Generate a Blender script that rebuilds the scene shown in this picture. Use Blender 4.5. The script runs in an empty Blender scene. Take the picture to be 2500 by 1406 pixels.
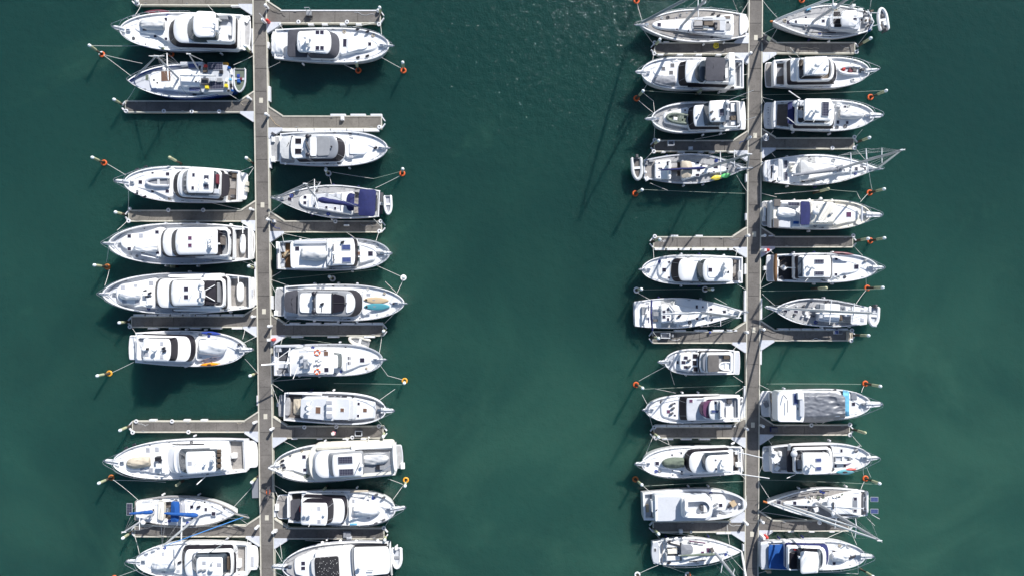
# A marina seen straight down: two walkways with finger pontoons, forty-one moored boats, piles, floats and lines.
SUN, SKY, EXPO = 4.6, .085, .6
WATER_COL = ((.0085, .0415, .036), (.0160, .067, .054), (.036, .106, .078))
import bpy, bmesh, math, random
from mathutils import Vector, Matrix, noise
from mathutils.bvhtree import BVHTree
random.seed(7)
sc = bpy.context.scene
COL = sc.collection
# The camera hangs straight above the marina.  A survey point read on the photograph (pixel, height above the
# water) becomes a place in the world: 20 photo pixels are one metre on the water.
H = 83.3333
S = 0.05
CROP = {}
for k, (ox, s, ys) in {'A': (200, 5.0208, (0, 360, 520, 640, 780, 1000, 1126)), 'B': (580, 5.0208, (0, 240, 400, 560, 760, 920, 1126)),
                       'C': (1500, 6.035, (0, 200, 340, 560, 700, 900, 1050, 1173)), 'D': (1820, 6.035, (0, 200, 340, 560, 700, 900, 1050, 1173))}.items():
    for i, oy in enumerate(ys):
        CROP[k + str(i + 1)] = (ox, oy, s)
CROP['P'] = (0, 0, 1.0)
def cp(c, x, y):
    ox, oy, s = CROP[c]
    return ox + x / s, oy + y / s
def W(px, py, z):
    k = S * (H - z) / H
    return Vector(((px - 1250) * k, -(py - 703) * k, z))
def P(c, x, y, z):
    return W(*cp(c, x, y), z)
def pix(v):
    k = H / (H - v.z) / S
    return 1250 + v.x * k, 703 - v.y * k

# ------------------------------------------------------------------ materials
M = {}
def mat(name, col, rough=.5, var=.08, scale=1.5, metal=0., bump=0., bscale=30., coat=0., dirt=0., dscale=5.):
    m = bpy.data.materials.new(name); m.use_nodes = True
    nt = m.node_tree; N = nt.nodes; L = nt.links
    b = N['Principled BSDF']
    b.inputs['Roughness'].default_value = rough
    b.inputs['Metallic'].default_value = metal
    if coat: b.inputs['Coat Weight'].default_value = coat
    g = N.new('ShaderNodeNewGeometry')
    n = N.new('ShaderNodeTexNoise'); n.inputs['Scale'].default_value = scale; n.inputs['Detail'].default_value = 6; n.inputs['Roughness'].default_value = .65
    L.new(g.outputs['Position'], n.inputs['Vector'])
    mr = N.new('ShaderNodeMapRange'); mr.inputs['From Min'].default_value = .3; mr.inputs['From Max'].default_value = .7
    mr.inputs['To Min'].default_value = 1 - var; mr.inputs['To Max'].default_value = 1 + var * .6
    L.new(n.outputs['Fac'], mr.inputs['Value'])
    mx = N.new('ShaderNodeVectorMath'); mx.operation = 'SCALE'
    mx.inputs[0].default_value = col[:3]
    L.new(mr.outputs['Result'], mx.inputs['Scale'])
    out = mx.outputs['Vector']
    if dirt:
        n2 = N.new('ShaderNodeTexNoise'); n2.inputs['Scale'].default_value = 5.; n2.inputs['Detail'].default_value = 8
        L.new(g.outputs['Position'], n2.inputs['Vector'])
        r2 = N.new('ShaderNodeMapRange'); r2.inputs['From Min'].default_value = .52; r2.inputs['From Max'].default_value = .75
        r2.inputs['To Max'].default_value = dirt
        L.new(n2.outputs['Fac'], r2.inputs['Value'])
        x2 = N.new('ShaderNodeMix'); x2.data_type = 'RGBA'
        L.new(r2.outputs['Result'], x2.inputs['Factor']); L.new(out, x2.inputs['A'])
        x2.inputs['B'].default_value = (col[0] * .45, col[1] * .43, col[2] * .38, 1)
        out = x2.outputs['Result']
    L.new(out, b.inputs['Base Color'])
    if bump:
        nb = N.new('ShaderNodeTexNoise'); nb.inputs['Scale'].default_value = bscale; nb.inputs['Detail'].default_value = 4
        L.new(g.outputs['Position'], nb.inputs['Vector'])
        bp = N.new('ShaderNodeBump'); bp.inputs['Strength'].default_value = bump; bp.inputs['Distance'].default_value = .05
        L.new(nb.outputs['Fac'], bp.inputs['Height']); L.new(bp.outputs['Normal'], b.inputs['Normal'])
    M[name] = m
    return m, nt, b, out
mat('white', (.81, .815, .82), .3, .05, .8, coat=.2, dirt=.06)
mat('white_b', (.74, .75, .77), .35, .07, 1.2, dirt=.14)
mat('ivory', (.76, .73, .65), .4, .07, 1.)
mat('nonskid', (.56, .58, .62), .7, .06, 2., dirt=.15, bump=.2, bscale=60)
mat('nonskid_white', (.77, .78, .79), .75, .05, 3., bump=.2, bscale=60)
mat('pale_grey', (.50, .52, .56), .6, .08, 2.)
mat('grey', (.26, .27, .29), .55, .12, 2.)
mat('silver', (.22, .235, .265), .32, .08, 1., coat=.3)
mat('dark_grey', (.09, .09, .10), .6, .15, 2.)
mat('black', (.018, .018, .022), .5, .2, 4.)
mat('rubber', (.02, .02, .03), .45, .2, 4.)
mat('navy', (.012, .018, .10), .8, .2, 2.5, bump=.3, bscale=6)
mat('blue_canvas', (.006, .075, .30), .8, .18, 2.5, bump=.4, bscale=3)
mat('sky_tarp', (.13, .40, .60), .7, .12, 3., bump=.5, bscale=3)
mat('charcoal', (.062, .063, .078), .85, .15, 2., bump=.3, bscale=5)
mat('grey_canvas', (.24, .25, .28), .8, .15, 2., bump=.3, bscale=5)
mat('pale_canvas', (.55, .56, .57), .8, .1, 3., bump=.35, bscale=4)
mat('beige', (.50, .44, .35), .8, .1, 3., bump=.3, bscale=5)
mat('brown_canvas', (.13, .12, .115), .85, .15, 3.)
mat('green_canvas', (.13, .16, .125), .85, .15, 3., bump=.5, bscale=4)
mat('camo', (.17, .20, .17), .85, .5, 5., bump=.5, bscale=4)
mat('brown', (.10, .075, .055), .6, .3, 3.)
mat('maroon', (.16, .035, .05), .4, .15, 3.)
mat('red', (.55, .04, .03), .4, .12, 3.)
mat('orange', (.68, .12, .025), .6, .25, 6., dirt=.5)
mat('rust_orange', (.45, .14, .03), .7, .3, 6., dirt=.6)
mat('amber', (.78, .36, .03), .5, .15, 6., dirt=.25)
mat('yellow', (.75, .60, .04), .4, .1, 3.)
mat('green', (.07, .48, .13), .4, .1, 3.)
mat('teal', (.07, .27, .33), .4, .1, 3.)
mat('tan', (.52, .40, .26), .45, .06, 3.)
mat('kayak_orange', (.85, .30, .01), .4, .06, 3.)
mat('kayak_blue', (.03, .06, .30), .4, .1, 3.)
mat('pink', (.75, .30, .38), .8, .1, 8.)
mat('skin', (.55, .34, .25), .55, .05, 8.)
mat('chrome', (.62, .64, .66), .25, .05, 4., metal=.9)
mat('alloy', (.44, .46, .49), .4, .06, 4., metal=.35)
mat('boot', (.02, .03, .05), .6, .2, 3.)
mat('hull_blue', (.012, .045, .22), .25, .1, 2., coat=.3)
mat('hull_navy', (.02, .03, .07), .25, .1, 2., coat=.3)
mat('rope', (.68, .69, .66), .9, .15, 9.)
mat('rope_green', (.34, .42, .36), .9, .15, 9.)
mat('rope_blue', (.05, .2, .5), .9, .15, 9.)
mat('cream', (.54, .52, .45), .8, .18, 2.5, dirt=.45)
mat('pad', (.66, .67, .70), .7, .12, 3., dirt=.15)
mat('gusset', (.54, .56, .61), .6, .1, 3., dirt=.1)
mat('pile_wood', (.07, .055, .04), .9, .3, 4.)
mat('pile_sleeve', (.42, .44, .28), .7, .25, 4., dirt=.5)
mat('cap', (.72, .78, .80), .4, .06, 4.)
mat('cover_plate', (.55, .52, .44), .8, .1, 4.)
def planks(name, col, gap, vert=True, scale=9.):
    m, nt, b, out = mat(name, col, .75, .22, 3., dirt=.15)
    N, L = nt.nodes, nt.links
    g = N.new('ShaderNodeNewGeometry'); w = N.new('ShaderNodeTexWave')
    w.wave_type = 'BANDS'; w.bands_direction = 'Y' if vert else 'X'
    w.inputs['Scale'].default_value = scale; w.inputs['Distortion'].default_value = .3
    L.new(g.outputs['Position'], w.inputs['Vector'])
    r = N.new('ShaderNodeMapRange'); r.inputs['From Min'].default_value = .0; r.inputs['From Max'].default_value = .25
    r.inputs['To Min'].default_value = gap; r.inputs['To Max'].default_value = 1
    L.new(w.outputs['Fac'], r.inputs['Value'])
    s = N.new('ShaderNodeVectorMath'); s.operation = 'SCALE'
    L.new(out, s.inputs[0]); L.new(r.outputs['Result'], s.inputs['Scale'])
    L.new(s.outputs['Vector'], b.inputs['Base Color'])
planks('teak', (.33, .31, .295), .55)
planks('teak_grey', (.40, .40, .41), .6)
planks('teak_dark', (.17, .145, .13), .6)
planks('teak_brown', (.22, .115, .05), .5)
def glassy(name, col, rough=.06):
    m, nt, b, out = mat(name, col, rough, .25, .7)
    b.inputs['Specular IOR Level'].default_value = .25 if rough > .3 else .6
glassy('glass', (.016, .014, .02), .45)
glassy('mesh_cover', (.03, .028, .036), .6)
glassy('glass_green', (.05, .07, .075), .15)
glassy('glass_blue', (.055, .07, .09), .15)
glassy('hatch_glass', (.035, .03, .05), .12)
glassy('hatch_plum', (.12, .05, .10), .12)
glassy('hatch_brown', (.17, .10, .07), .2)
glassy('hatch_grey', (.40, .41, .45), .3)
def solar(name, col, line, sz):
    m, nt, b, out = mat(name, col, .18, .1, 3.)
    N, L = nt.nodes, nt.links
    g = N.new('ShaderNodeNewGeometry'); mp = N.new('ShaderNodeVectorMath'); mp.operation = 'SCALE'; mp.inputs['Scale'].default_value = 1 / sz
    L.new(g.outputs['Position'], mp.inputs[0])
    fr = N.new('ShaderNodeVectorMath'); fr.operation = 'FRACTION'; L.new(mp.outputs['Vector'], fr.inputs[0])
    sx = N.new('ShaderNodeSeparateXYZ'); L.new(fr.outputs['Vector'], sx.inputs[0])
    a = N.new('ShaderNodeMath'); a.operation = 'MINIMUM'; L.new(sx.outputs['X'], a.inputs[0]); L.new(sx.outputs['Y'], a.inputs[1])
    t = N.new('ShaderNodeMath'); t.operation = 'LESS_THAN'; t.inputs[1].default_value = .14; L.new(a.outputs[0], t.inputs[0])
    x = N.new('ShaderNodeMix'); x.data_type = 'RGBA'; L.new(t.outputs[0], x.inputs['Factor'])
    L.new(out, x.inputs['A']); x.inputs['B'].default_value = (*line, 1)
    L.new(x.outputs['Result'], b.inputs['Base Color'])
solar('solar_dark', (.012, .014, .035), (.20, .20, .24), .19)
solar('solar_blue', (.03, .05, .17), (.16, .19, .32), .16)
# speckled black cover with bird droppings
m_, nt_, b_, out_ = mat('speckled', (.02, .019, .022), .7, .3, 2., bump=.3, bscale=5)
g_ = nt_.nodes.new('ShaderNodeNewGeometry'); v_ = nt_.nodes.new('ShaderNodeTexVoronoi'); v_.inputs['Scale'].default_value = 4.5
nt_.links.new(g_.outputs['Position'], v_.inputs['Vector'])
t_ = nt_.nodes.new('ShaderNodeMath'); t_.operation = 'LESS_THAN'; t_.inputs[1].default_value = .17; nt_.links.new(v_.outputs['Distance'], t_.inputs[0])
x_ = nt_.nodes.new('ShaderNodeMix'); x_.data_type = 'RGBA'; nt_.links.new(t_.outputs[0], x_.inputs['Factor']); nt_.links.new(out_, x_.inputs['A'])
x_.inputs['B'].default_value = (.6, .6, .58, 1); nt_.links.new(x_.outputs['Result'], b_.inputs['Base Color'])
# concrete: mottled, streaked, stained
def concrete(name, c):
    m, nt, b, out = mat(name, c, .9, .3, .55, bump=.25, bscale=25, dirt=.55)
    N, L = nt.nodes, nt.links
    g = N.new('ShaderNodeNewGeometry'); n = N.new('ShaderNodeTexNoise'); n.inputs['Scale'].default_value = 16; n.inputs['Detail'].default_value = 8; n.inputs['Roughness'].default_value = .8
    L.new(g.outputs['Position'], n.inputs['Vector'])
    r = N.new('ShaderNodeMapRange'); r.inputs['From Min'].default_value = .3; r.inputs['From Max'].default_value = .7; r.inputs['To Min'].default_value = .78; r.inputs['To Max'].default_value = 1.18
    L.new(n.outputs['Fac'], r.inputs['Value'])
    s = N.new('ShaderNodeVectorMath'); s.operation = 'SCALE'; L.new(out, s.inputs[0]); L.new(r.outputs['Result'], s.inputs['Scale'])
    L.new(s.outputs['Vector'], b.inputs['Base Color'])
concrete('concrete', (.160, .148, .138))
concrete('concrete_warm', (.190, .175, .155))
concrete('concrete_dark', (.13, .121, .115))

# ------------------------------------------------------------------ mesh helpers
BV = {}
class MB:
    def __init__(s): s.v = []; s.f = []; s.mi = []
    def add(s, vs, fs, mi=0):
        o = len(s.v); s.v += [Vector(v) for v in vs]; s.f += [tuple(i + o for i in f) for f in fs]; s.mi += [mi] * len(fs)
        return s
    def loft(s, rings, cap0=True, cap1=True, mi=0):
        n = len(rings[0]); vs = [v for r in rings for v in r]; fs = []
        for k in range(len(rings) - 1):
            for i in range(n):
                j = (i + 1) % n
                fs.append((k * n + i, k * n + j, (k + 1) * n + j, (k + 1) * n + i))
        if cap0: fs.append(tuple(range(n - 1, -1, -1)))
        if cap1: fs.append(tuple((len(rings) - 1) * n + i for i in range(n)))
        return s.add(vs, fs, mi)
    def prism(s, poly, z0, z1, soft=0.):
        r = [[Vector((p[0], p[1], z0)) for p in poly]]
        if soft:
            r.append([Vector((p[0], p[1], z1 - soft)) for p in poly])
            c = sum((Vector((p[0], p[1], 0)) for p in poly), Vector()) / len(poly)
            top = []
            for p in poly:
                d = Vector((p[0], p[1], 0)) - c; k = max(.3, 1 - soft / max(d.length, .01))
                q = c + d * k; top.append(Vector((q.x, q.y, z1)))
            r.append(top)
        else:
            r.append([Vector((p[0], p[1], z1)) for p in poly])
        return s.loft(r)
    def obox(s, c, ax, l, w, z0, z1, soft=0.):
        ax = Vector((ax[0], ax[1], 0)).normalized(); la = Vector((-ax.y, ax.x, 0)); c = Vector((c[0], c[1], 0))
        return s.prism([c + ax * (l / 2 * i) + la * (w / 2 * j) for i, j in ((-1, -1), (1, -1), (1, 1), (-1, 1))], z0, z1, soft)
    def tube(s, pts, r, n=8, cap=True):
        pts = [Vector(p) for p in pts]; rr = r if isinstance(r, (list, tuple)) else [r] * len(pts)
        rings = []; up = Vector((0, 0, 1))
        for i, p in enumerate(pts):
            d = (pts[min(i + 1, len(pts) - 1)] - pts[max(i - 1, 0)]).normalized()
            a = d.cross(up)
            if a.length < .05: a = d.cross(Vector((1, 0, 0)))
            a.normalize(); b = a.cross(d)
            rings.append([p + (a * math.cos(t) + b * math.sin(t)) * rr[i] for t in (2 * math.pi * k / n for k in range(n))])
        return s.loft(rings, cap, cap)
    def torus(s, c, R, r, n=20, m=8, nrm=None):
        c = Vector(c); q = (Vector((0, 0, 1)).rotation_difference(Vector(nrm).normalized()) if nrm else None); vs = []
        for i in range(n):
            a = 2 * math.pi * i / n
            for j in range(m):
                b = 2 * math.pi * j / m
                p = Vector(((R + r * math.cos(b)) * math.cos(a), (R + r * math.cos(b)) * math.sin(a), r * math.sin(b)))
                if q: p = q @ p
                vs.append(c + p)
        fs = [(i * m + j, ((i + 1) % n) * m + j, ((i + 1) % n) * m + (j + 1) % m, i * m + (j + 1) % m) for i in range(n) for j in range(m)]
        return s.add(vs, fs)
    def ball(s, c, rx, ry=None, rz=None, n=14, m=8, ang=0., half=False):
        ry = ry or rx; rz = rz or rx; c = Vector(c); rings = []
        ca, sa = math.cos(ang), math.sin(ang)
        for j in range(m + 1):
            ph = (0 if half else -math.pi / 2) + (math.pi / 2 if half else math.pi) * j / m
            k = max(math.cos(ph), .02); ring = []
            for i in range(n):
                t = 2 * math.pi * i / n; x = rx * k * math.cos(t); y = ry * k * math.sin(t)
                ring.append(c + Vector((x * ca - y * sa, x * sa + y * ca, rz * math.sin(ph))))
            rings.append(ring)
        return s.loft(rings)
    def build(s, name, m, parent=None, label=None, cat=None, group=None, kind=None, sharp=.6):
        root = parent
        while root is not None and root.parent is not None: root = root.parent
        if root is not None: off = root.location.copy()
        elif cat or kind == 'thing':
            xs = [v.x for v in s.v]; ys = [v.y for v in s.v]; zs = [v.z for v in s.v]
            off = Vector(((min(xs) + max(xs)) / 2, (min(ys) + max(ys)) / 2, min(zs)))
        else: off = Vector((0, 0, 0))
        me = bpy.data.meshes.new(name)
        me.from_pydata([v - off for v in s.v], [], s.f)
        ms = m if isinstance(m, (list, tuple)) else [m]
        for k in ms: me.materials.append(M[k])
        for p, i in zip(me.polygons, s.mi): p.material_index = i
        bm = bmesh.new(); bm.from_mesh(me); bmesh.ops.recalc_face_normals(bm, faces=bm.faces)
        for f in bm.faces: f.smooth = True
        for e in bm.edges:
            if len(e.link_faces) == 2 and e.calc_face_angle(0) > sharp: e.smooth = False
        bm.to_mesh(me); bm.free()
        o = bpy.data.objects.new(name, me); COL.objects.link(o)
        if parent is not None: o.parent = parent
        else: o.location = off
        if label: o['label'] = label
        if cat: o['category'] = cat
        if group: o['group'] = group
        if kind: o['kind'] = kind
        if root is not None and len(s.v) < 20000:
            BV.setdefault(root.name, []).append(BVHTree.FromPolygons(s.v, s.f))
        return o
def thing(name, label, cat, loc, group=None):
    o = bpy.data.objects.new(name, None); COL.objects.link(o); o.location = loc
    o.empty_display_size = .5
    o['label'] = label; o['category'] = cat
    if group: o['group'] = group
    return o
def lerp(a, b, t): return a + (b - a) * t

# ------------------------------------------------------------------ boats
BOATS = {}
class Boat:
    def __init__(s, key, c, bow, stern, beam, label, nick, ws=.88, tm=.45, p=2.2, q=.9, za=1.5, zf=2.3, hull='white', deck='white', cock=None,
                 rim=.13, bul=.19, cat='motor yacht', name='motor_yacht', rail=True, group='motor yachts moored at the pontoons', lip=None, rail_from=.42, flare=.87):
        if cat != 'sailing boat': p, q = p + .5, q * .62  # motor hulls carry their beam well forward
        s.c = c; s.key = key; s.nick = nick; BOATS[key] = s
        s.k = S / CROP[c][2]                              # metres per crop pixel on the water
        A = P(c, *stern, za); B = P(c, *bow, zf)
        s.A = Vector((A.x, A.y, 0)); d = Vector((B.x - A.x, B.y - A.y, 0)); s.L = d.length; s.ax = d.normalized(); s.la = Vector((-s.ax.y, s.ax.x, 0))
        s.bow = bow; s.stern = stern; v = Vector((bow[0] - stern[0], bow[1] - stern[1])).normalized(); s.cx = v; s.sg = 1 if v.x > 0 else -1
        s.za = za; s.zf = zf; s.bul = bul; s.rim = rim; s.beam = beam * s.k * (H - za) / H / 2
        s.ws = ws; s.tm = tm; s.p = p; s.q = q
        s.root = thing(name, label, cat, s.A + d * .5, group)
        N = 30; ts = sorted(set([1 - (1 - i / N) ** 1.45 for i in range(N + 1)]))
        tt = tc = None
        if cock:
            tc = s.tx(cock[0]); tt = (cock[4] if len(cock) > 4 else .35) / s.L
            ts = sorted([t for t in ts if abs(t - tt) > .01 and abs(t - tc) > .012] + [tt, tc])
            if ts[0] > 0: ts = [0.] + ts
        def ring(fw, fl, z, shift=0.):
            l = []; r = []
            for t in ts:
                w = max(s.hw(t) * fw - shift, .012); zz = z(t) if callable(z) else z
                u = t * fl
                if shift: u = min(max(u, shift / s.L), 1 - 1.6 * shift / s.L)
                l.append(s.pt(u, w, zz)); r.append(s.pt(u, -w, zz))
            return l + r[::-1]
        zg = s.zg
        mb = MB()
        mb.loft([ring(.62, .93, -.6), ring(flare - .03, .945, -.05), ring(flare, .95, .12)], True, False, 1)
        mb.loft([ring(flare, .95, .12), ring(.5 * flare + .515, .975, lambda t: zg(t) * .5), ring(1, 1, lambda t: zg(t) - .07), ring(1, 1, zg),
                 ring(1, 1, lambda t: zg(t) + .015, rim * .35), ring(1, 1, lambda t: zg(t) + .005, rim), ring(1, 1, lambda t: zg(t) - bul - .03, rim)], False, False)
        mb.build('hull', [hull, 'boot'], s.root)
        if lip:
            mb = MB(); mb.loft([ring(1.01, 1.003, lambda t: zg(t) - .03), ring(1.01, 1.003, lambda t: zg(t) + .03), ring(1, 1, lambda t: zg(t) + .03, rim * .9)], False, False)
            mb.build('cap_rail', lip, s.root)
        dz = lambda t: zg(t) - bul
        mb = MB()
        def strip(f, g, tl, z):
            vs = []; fs = []
            for i, t in enumerate(tl):
                vs += [s.pt(t, f(t), z(t)), s.pt(t, g(t), z(t))]
                if i: fs.append((2 * i - 2, 2 * i, 2 * i + 1, 2 * i - 1))
            mb.add(vs, fs)
        inn = lambda t: max(s.hw(t) - rim * .9, .01)
        if not cock:
            strip(inn, lambda t: -inn(t), [t for t in ts], dz)
        else:
            gw = cock[3]; zs = cock[1]
            cw = lambda t: max(s.hw(t) - rim - gw, .05)
            strip(inn, lambda t: -inn(t), [t for t in ts if t >= tc - 1e-6], dz)
            strip(inn, lambda t: -inn(t), [t for t in ts if t <= tt + 1e-6], dz)
            mid = [t for t in ts if tt - 1e-6 <= t <= tc + 1e-6]
            strip(inn, cw, mid, dz); strip(lambda t: -cw(t), lambda t: -inn(t), mid, dz)
            wl = [s.pt(t, cw(t), 0) for t in mid] + [s.pt(t, -cw(t), 0) for t in mid[::-1]]
            n = len(wl); tl = mid + mid[::-1]
            top = [Vector((v.x, v.y, dz(t))) for v, t in zip(wl, tl)]; bot = [Vector((v.x, v.y, zs - .02)) for v in wl]
            mb.loft([bot, top], False, False)
        mb.build('deck', deck, s.root)
        if cock:
            mb = MB(); strip(cw, lambda t: -cw(t), mid, lambda t: zs)
            mb.build('cockpit_floor', cock[2], s.root)
        for sg in (1, -1):                                 # rubbing strake and mooring cleats along each side
            mb = MB(); mb.tube([s.pt(t * .985, sg * (s.hw(t) * .985 + .02), zg(t) * .8) for t in [i / 16 for i in range(17)]], .035, 6); mb.build('rubbing_strake', 'grey' if hull in ('white', 'white_b', 'ivory') else 'white_b', s.root)
            for t in (.08, .5, .86):
                q = s.pt(t, sg * max(s.hw(t) - rim - .08, .1), zg(t) - bul + .05); mb = MB(); mb.tube([q - s.ax * .16, q + s.ax * .16], .035, 6); mb.obox(q, s.ax, .12, .06, q.z - .07, q.z); mb.build('cleat', 'grey', s.root)
        if rail:
            mb = MB(); tl = [lerp(rail_from, 1, i / 14) for i in range(15)]
            f = lambda t, sg, z: s.pt(t if t < .985 else .985, sg * max(s.hw(t) - .07, .05), zg(t) + z)
            pth = [f(t, 1, .62) for t in tl] + [f(t, -1, .62) for t in tl[::-1]]
            mb.tube(pth, .024, 6)
            for sg in (1, -1):
                for t in tl[::2]: mb.tube([f(t, sg, 0), f(t, sg, .62)], .016, 5)
            mb.build('bow_rail', 'chrome', s.root)
    def tx(s, x):                                          # crop x on the axis -> t
        return abs((x - s.stern[0]) / (s.bow[0] - s.stern[0]))
    def hw(s, t):
        if t <= s.tm: w = s.ws + (1 - s.ws) * math.sin(math.pi / 2 * t / s.tm)
        else: w = (1 - ((min(t, 1) - s.tm) / (1 - s.tm)) ** s.p) ** s.q
        return s.beam * w
    def zg(s, t): return s.za + (s.zf - s.za) * max(t, 0) ** 1.8
    def pt(s, t, w, z):
        v = s.A + s.ax * (t * s.L) + s.la * w
        return Vector((v.x, v.y, z))
    def at(s, x, y):                                       # the surface built so far at a surveyed point
        g = P(s.c, x, y, 0); o = Vector((0, 0, H)); d = (g - o).normalized(); best = None
        for b in BV.get(s.root.name, []):
            h = b.ray_cast(o, d)
            if h[0] is not None and (best is None or h[3] < best[1]): best = (h[0], h[3])
        return best[0] if best else P(s.c, x, y, s.za)
    def bullet(s, x0, x1, yc, w0, w1, nose, z, tail=0., e=2.4):
        L = abs(x1 - x0); cxm = Vector(((x0 + x1) / 2, yc)); ax = s.cx if (x1 - x0) * s.sg > 0 else -s.cx; la = Vector((-ax.y, ax.x))
        nose = max(nose, .06 * w1); pts = []
        r = min(.10 * w0, L * .2)
        for i in range(4): pts.append((r - r * math.cos(math.pi / 2 * i / 3), -w0 / 2 + r - r * math.sin(math.pi / 2 * i / 3)))
        xs = L - nose
        for i in range(1, 4):
            f = i / 4; pts.append((lerp(r, xs, f), -lerp(w0, w1, f) / 2))
        n = 16
        for i in range(n + 1):
            a = -math.pi / 2 + math.pi * i / n; cc, ss = math.cos(a), math.sin(a)
            pts.append((xs + nose * abs(cc) ** (2 / e), w1 / 2 * math.copysign(abs(ss) ** (2 / e), ss)))
        for i in range(3, 0, -1):
            f = i / 4; pts.append((lerp(r, xs, f), lerp(w0, w1, f) / 2))
        for i in range(3, -1, -1): pts.append((r - r * math.cos(math.pi / 2 * i / 3), w0 / 2 - r + r * math.sin(math.pi / 2 * i / 3)))
        for i in (1, 2, 3):
            b = lerp(w0 / 2 - r, -w0 / 2 + r, i / 4); pts.append((-tail * (1 - (2 * b / w0) ** 2), b))
        if tail:
            pts = [(a - (tail * (1 - (2 * b / w0) ** 2) if a <= r * 1.01 and i < len(pts) - 3 else 0), b) for i, (a, b) in enumerate(pts)]
        return [P(s.c, *(cxm + ax * (a - L / 2) + la * b), z) for a, b in pts]
    def down(s, ring, z, front=0., grow=0., aft=0.):
        c = sum(ring, Vector()) / len(ring); pr = [(v - c).dot(s.ax) for v in ring]; m0, m1 = min(pr), max(pr); out = []
        for v, a in zip(ring, pr):
            d = v - c; f = (a - m0) / (m1 - m0); k = front * max(0, f * 2 - 1) ** 1.2 - aft * max(0, 1 - f * 3)
            lat = d.dot(s.la); q = v + s.ax * k + s.la * (grow * lat / max(abs(lat), .3))
            out.append(Vector((q.x, q.y, z)))
        return out
    def inset(s, ring, e, z):
        c = sum(ring, Vector()) / len(ring); out = []
        for v in ring:
            d = v - c; a = d.dot(s.ax); b = d.dot(s.la)
            q = c + s.ax * (a - math.copysign(min(e, abs(a)), a)) + s.la * (b - math.copysign(min(e, abs(b)), b))
            out.append(Vector((q.x, q.y, z)))
        return out
    def slab(s, name, x0, x1, yc, w0, w1, nose, z0, z1, m, flare=0., tail=0., parent=None, front=0., soft=.05, label=None, crown=0.):
        r = s.bullet(x0, x1, yc, w0, w1, nose, z1, tail)
        if z0 is None: z0 = s.zg(s.tx((x0 + x1) / 2)) - s.bul - .15
        rings = [s.down(r, z0, front, flare), [v - Vector((0, 0, soft)) for v in r], s.inset(r, soft, z1)]
        if crown:
            rings.append(s.inset(r, .35 * min(s.beam, 1.6), z1 + crown * .7)); rings.append(s.inset(r, .7 * min(s.beam, 1.6), z1 + crown))
        mb = MB(); mb.loft(rings)
        return mb.build(name, m, parent or s.root, label)
    def trunk(s, x0, x1, yc, w0, w1, nose, h=.3, m='white', name='cabin_trunk'):
        z = s.zg(s.tx((x0 + x1) / 2)) - s.bul + h
        o = s.slab(name, x0, x1, yc, w0, w1, nose, z - h - .2, z, m, .08, soft=.1)
        k = 26; sg = 1 if x1 > x0 else -1
        s.slab('nonskid_panel', x0 + sg * k * .7, x1 - sg * k, yc, w0 - k * 1.7, w1 - k * 1.5, max(nose - k * .4, 0), z - .03, z + .008, 'nonskid_white', soft=.004, parent=o)
        return o
    def house(s, x0, x1, yc, w0, w1, nose, z1, fr, roof='white', glass='glass', th=.14, z0=None, zm=None, pre='', grow=.1, tail=0., roofname=None, body='white', crown=.05, over=.05):
        r = s.bullet(x0, x1, yc, w0, w1, nose, z1, tail)
        low = z0 is None
        if low: z0 = s.zg(s.tx((x0 + x1) / 2)) - s.bul - .15
        if zm is None: zm = lerp(z0 + .15, z1, .42) if low else z0
        a_ = Vector((x1, yc)); b_ = a_ + s.cx * fr                # foot of the glass, surveyed at its own height
        f = max((P(s.c, *b_, zm) - P(s.c, *a_, z1)).dot(s.ax), .06)
        if low:
            mb = MB(); mb.loft([s.down(r, z0, f * 1.02 + .05, grow + .06), s.down(r, zm + .02, f + .03, grow + .03)])
            mb.build(pre + 'cabin', body, s.root)
        mb = MB(); mb.loft([s.down(r, zm, f, grow), s.down(r, z1 + .01, 0, -over)])
        g = mb.build(pre + 'windscreen', glass, s.root)
        if f > .3 and glass.startswith('glass'):           # window pillars down the sloped front
            b0 = s.down(r, zm + .01, f + .012, grow + .012); b1 = s.down(r, z1, .012, -over + .012); n = len(r)
            for i in (12, 18): mb = MB(); mb.tube([b0[i], b1[i]], .02, 5); mb.build('window_pillar', 'grey', g)
        rings = [r, [v + Vector((0, 0, th * .6)) for v in r], s.inset(r, .07, z1 + th)]
        if crown:
            cc = sum(r, Vector()) / len(r)
            for q, u in ((.8, .6), (.45, 1.)): rings.append([Vector((cc.x + (v.x - cc.x) * q, cc.y + (v.y - cc.y) * q, z1 + th + crown * u)) for v in r])
        mb = MB(); mb.loft(rings)
        o = mb.build(roofname or ('hardtop' if pre else 'roof'), roof, s.root)
        if low:                                            # a grab rail along each roof edge
            for sg in (-1, 1):
                e_ = w0 / 2 - max(14, .07 * w0); la_ = Vector((-s.cx.y, s.cx.x)); m_ = Vector(((x0 + x1) / 2, yc)); h_ = abs(x1 - x0) * .33; mb = MB()
                mb.tube([P(s.c, *(m_ + s.cx * q + la_ * sg * e_), z1 + th + d_) for q, d_ in ((-h_, .0), (-h_, .09), (h_ * .6, .09), (h_ * .6, .0))], .022, 5); mb.build('grab_rail', 'chrome', o)
        return o
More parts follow.
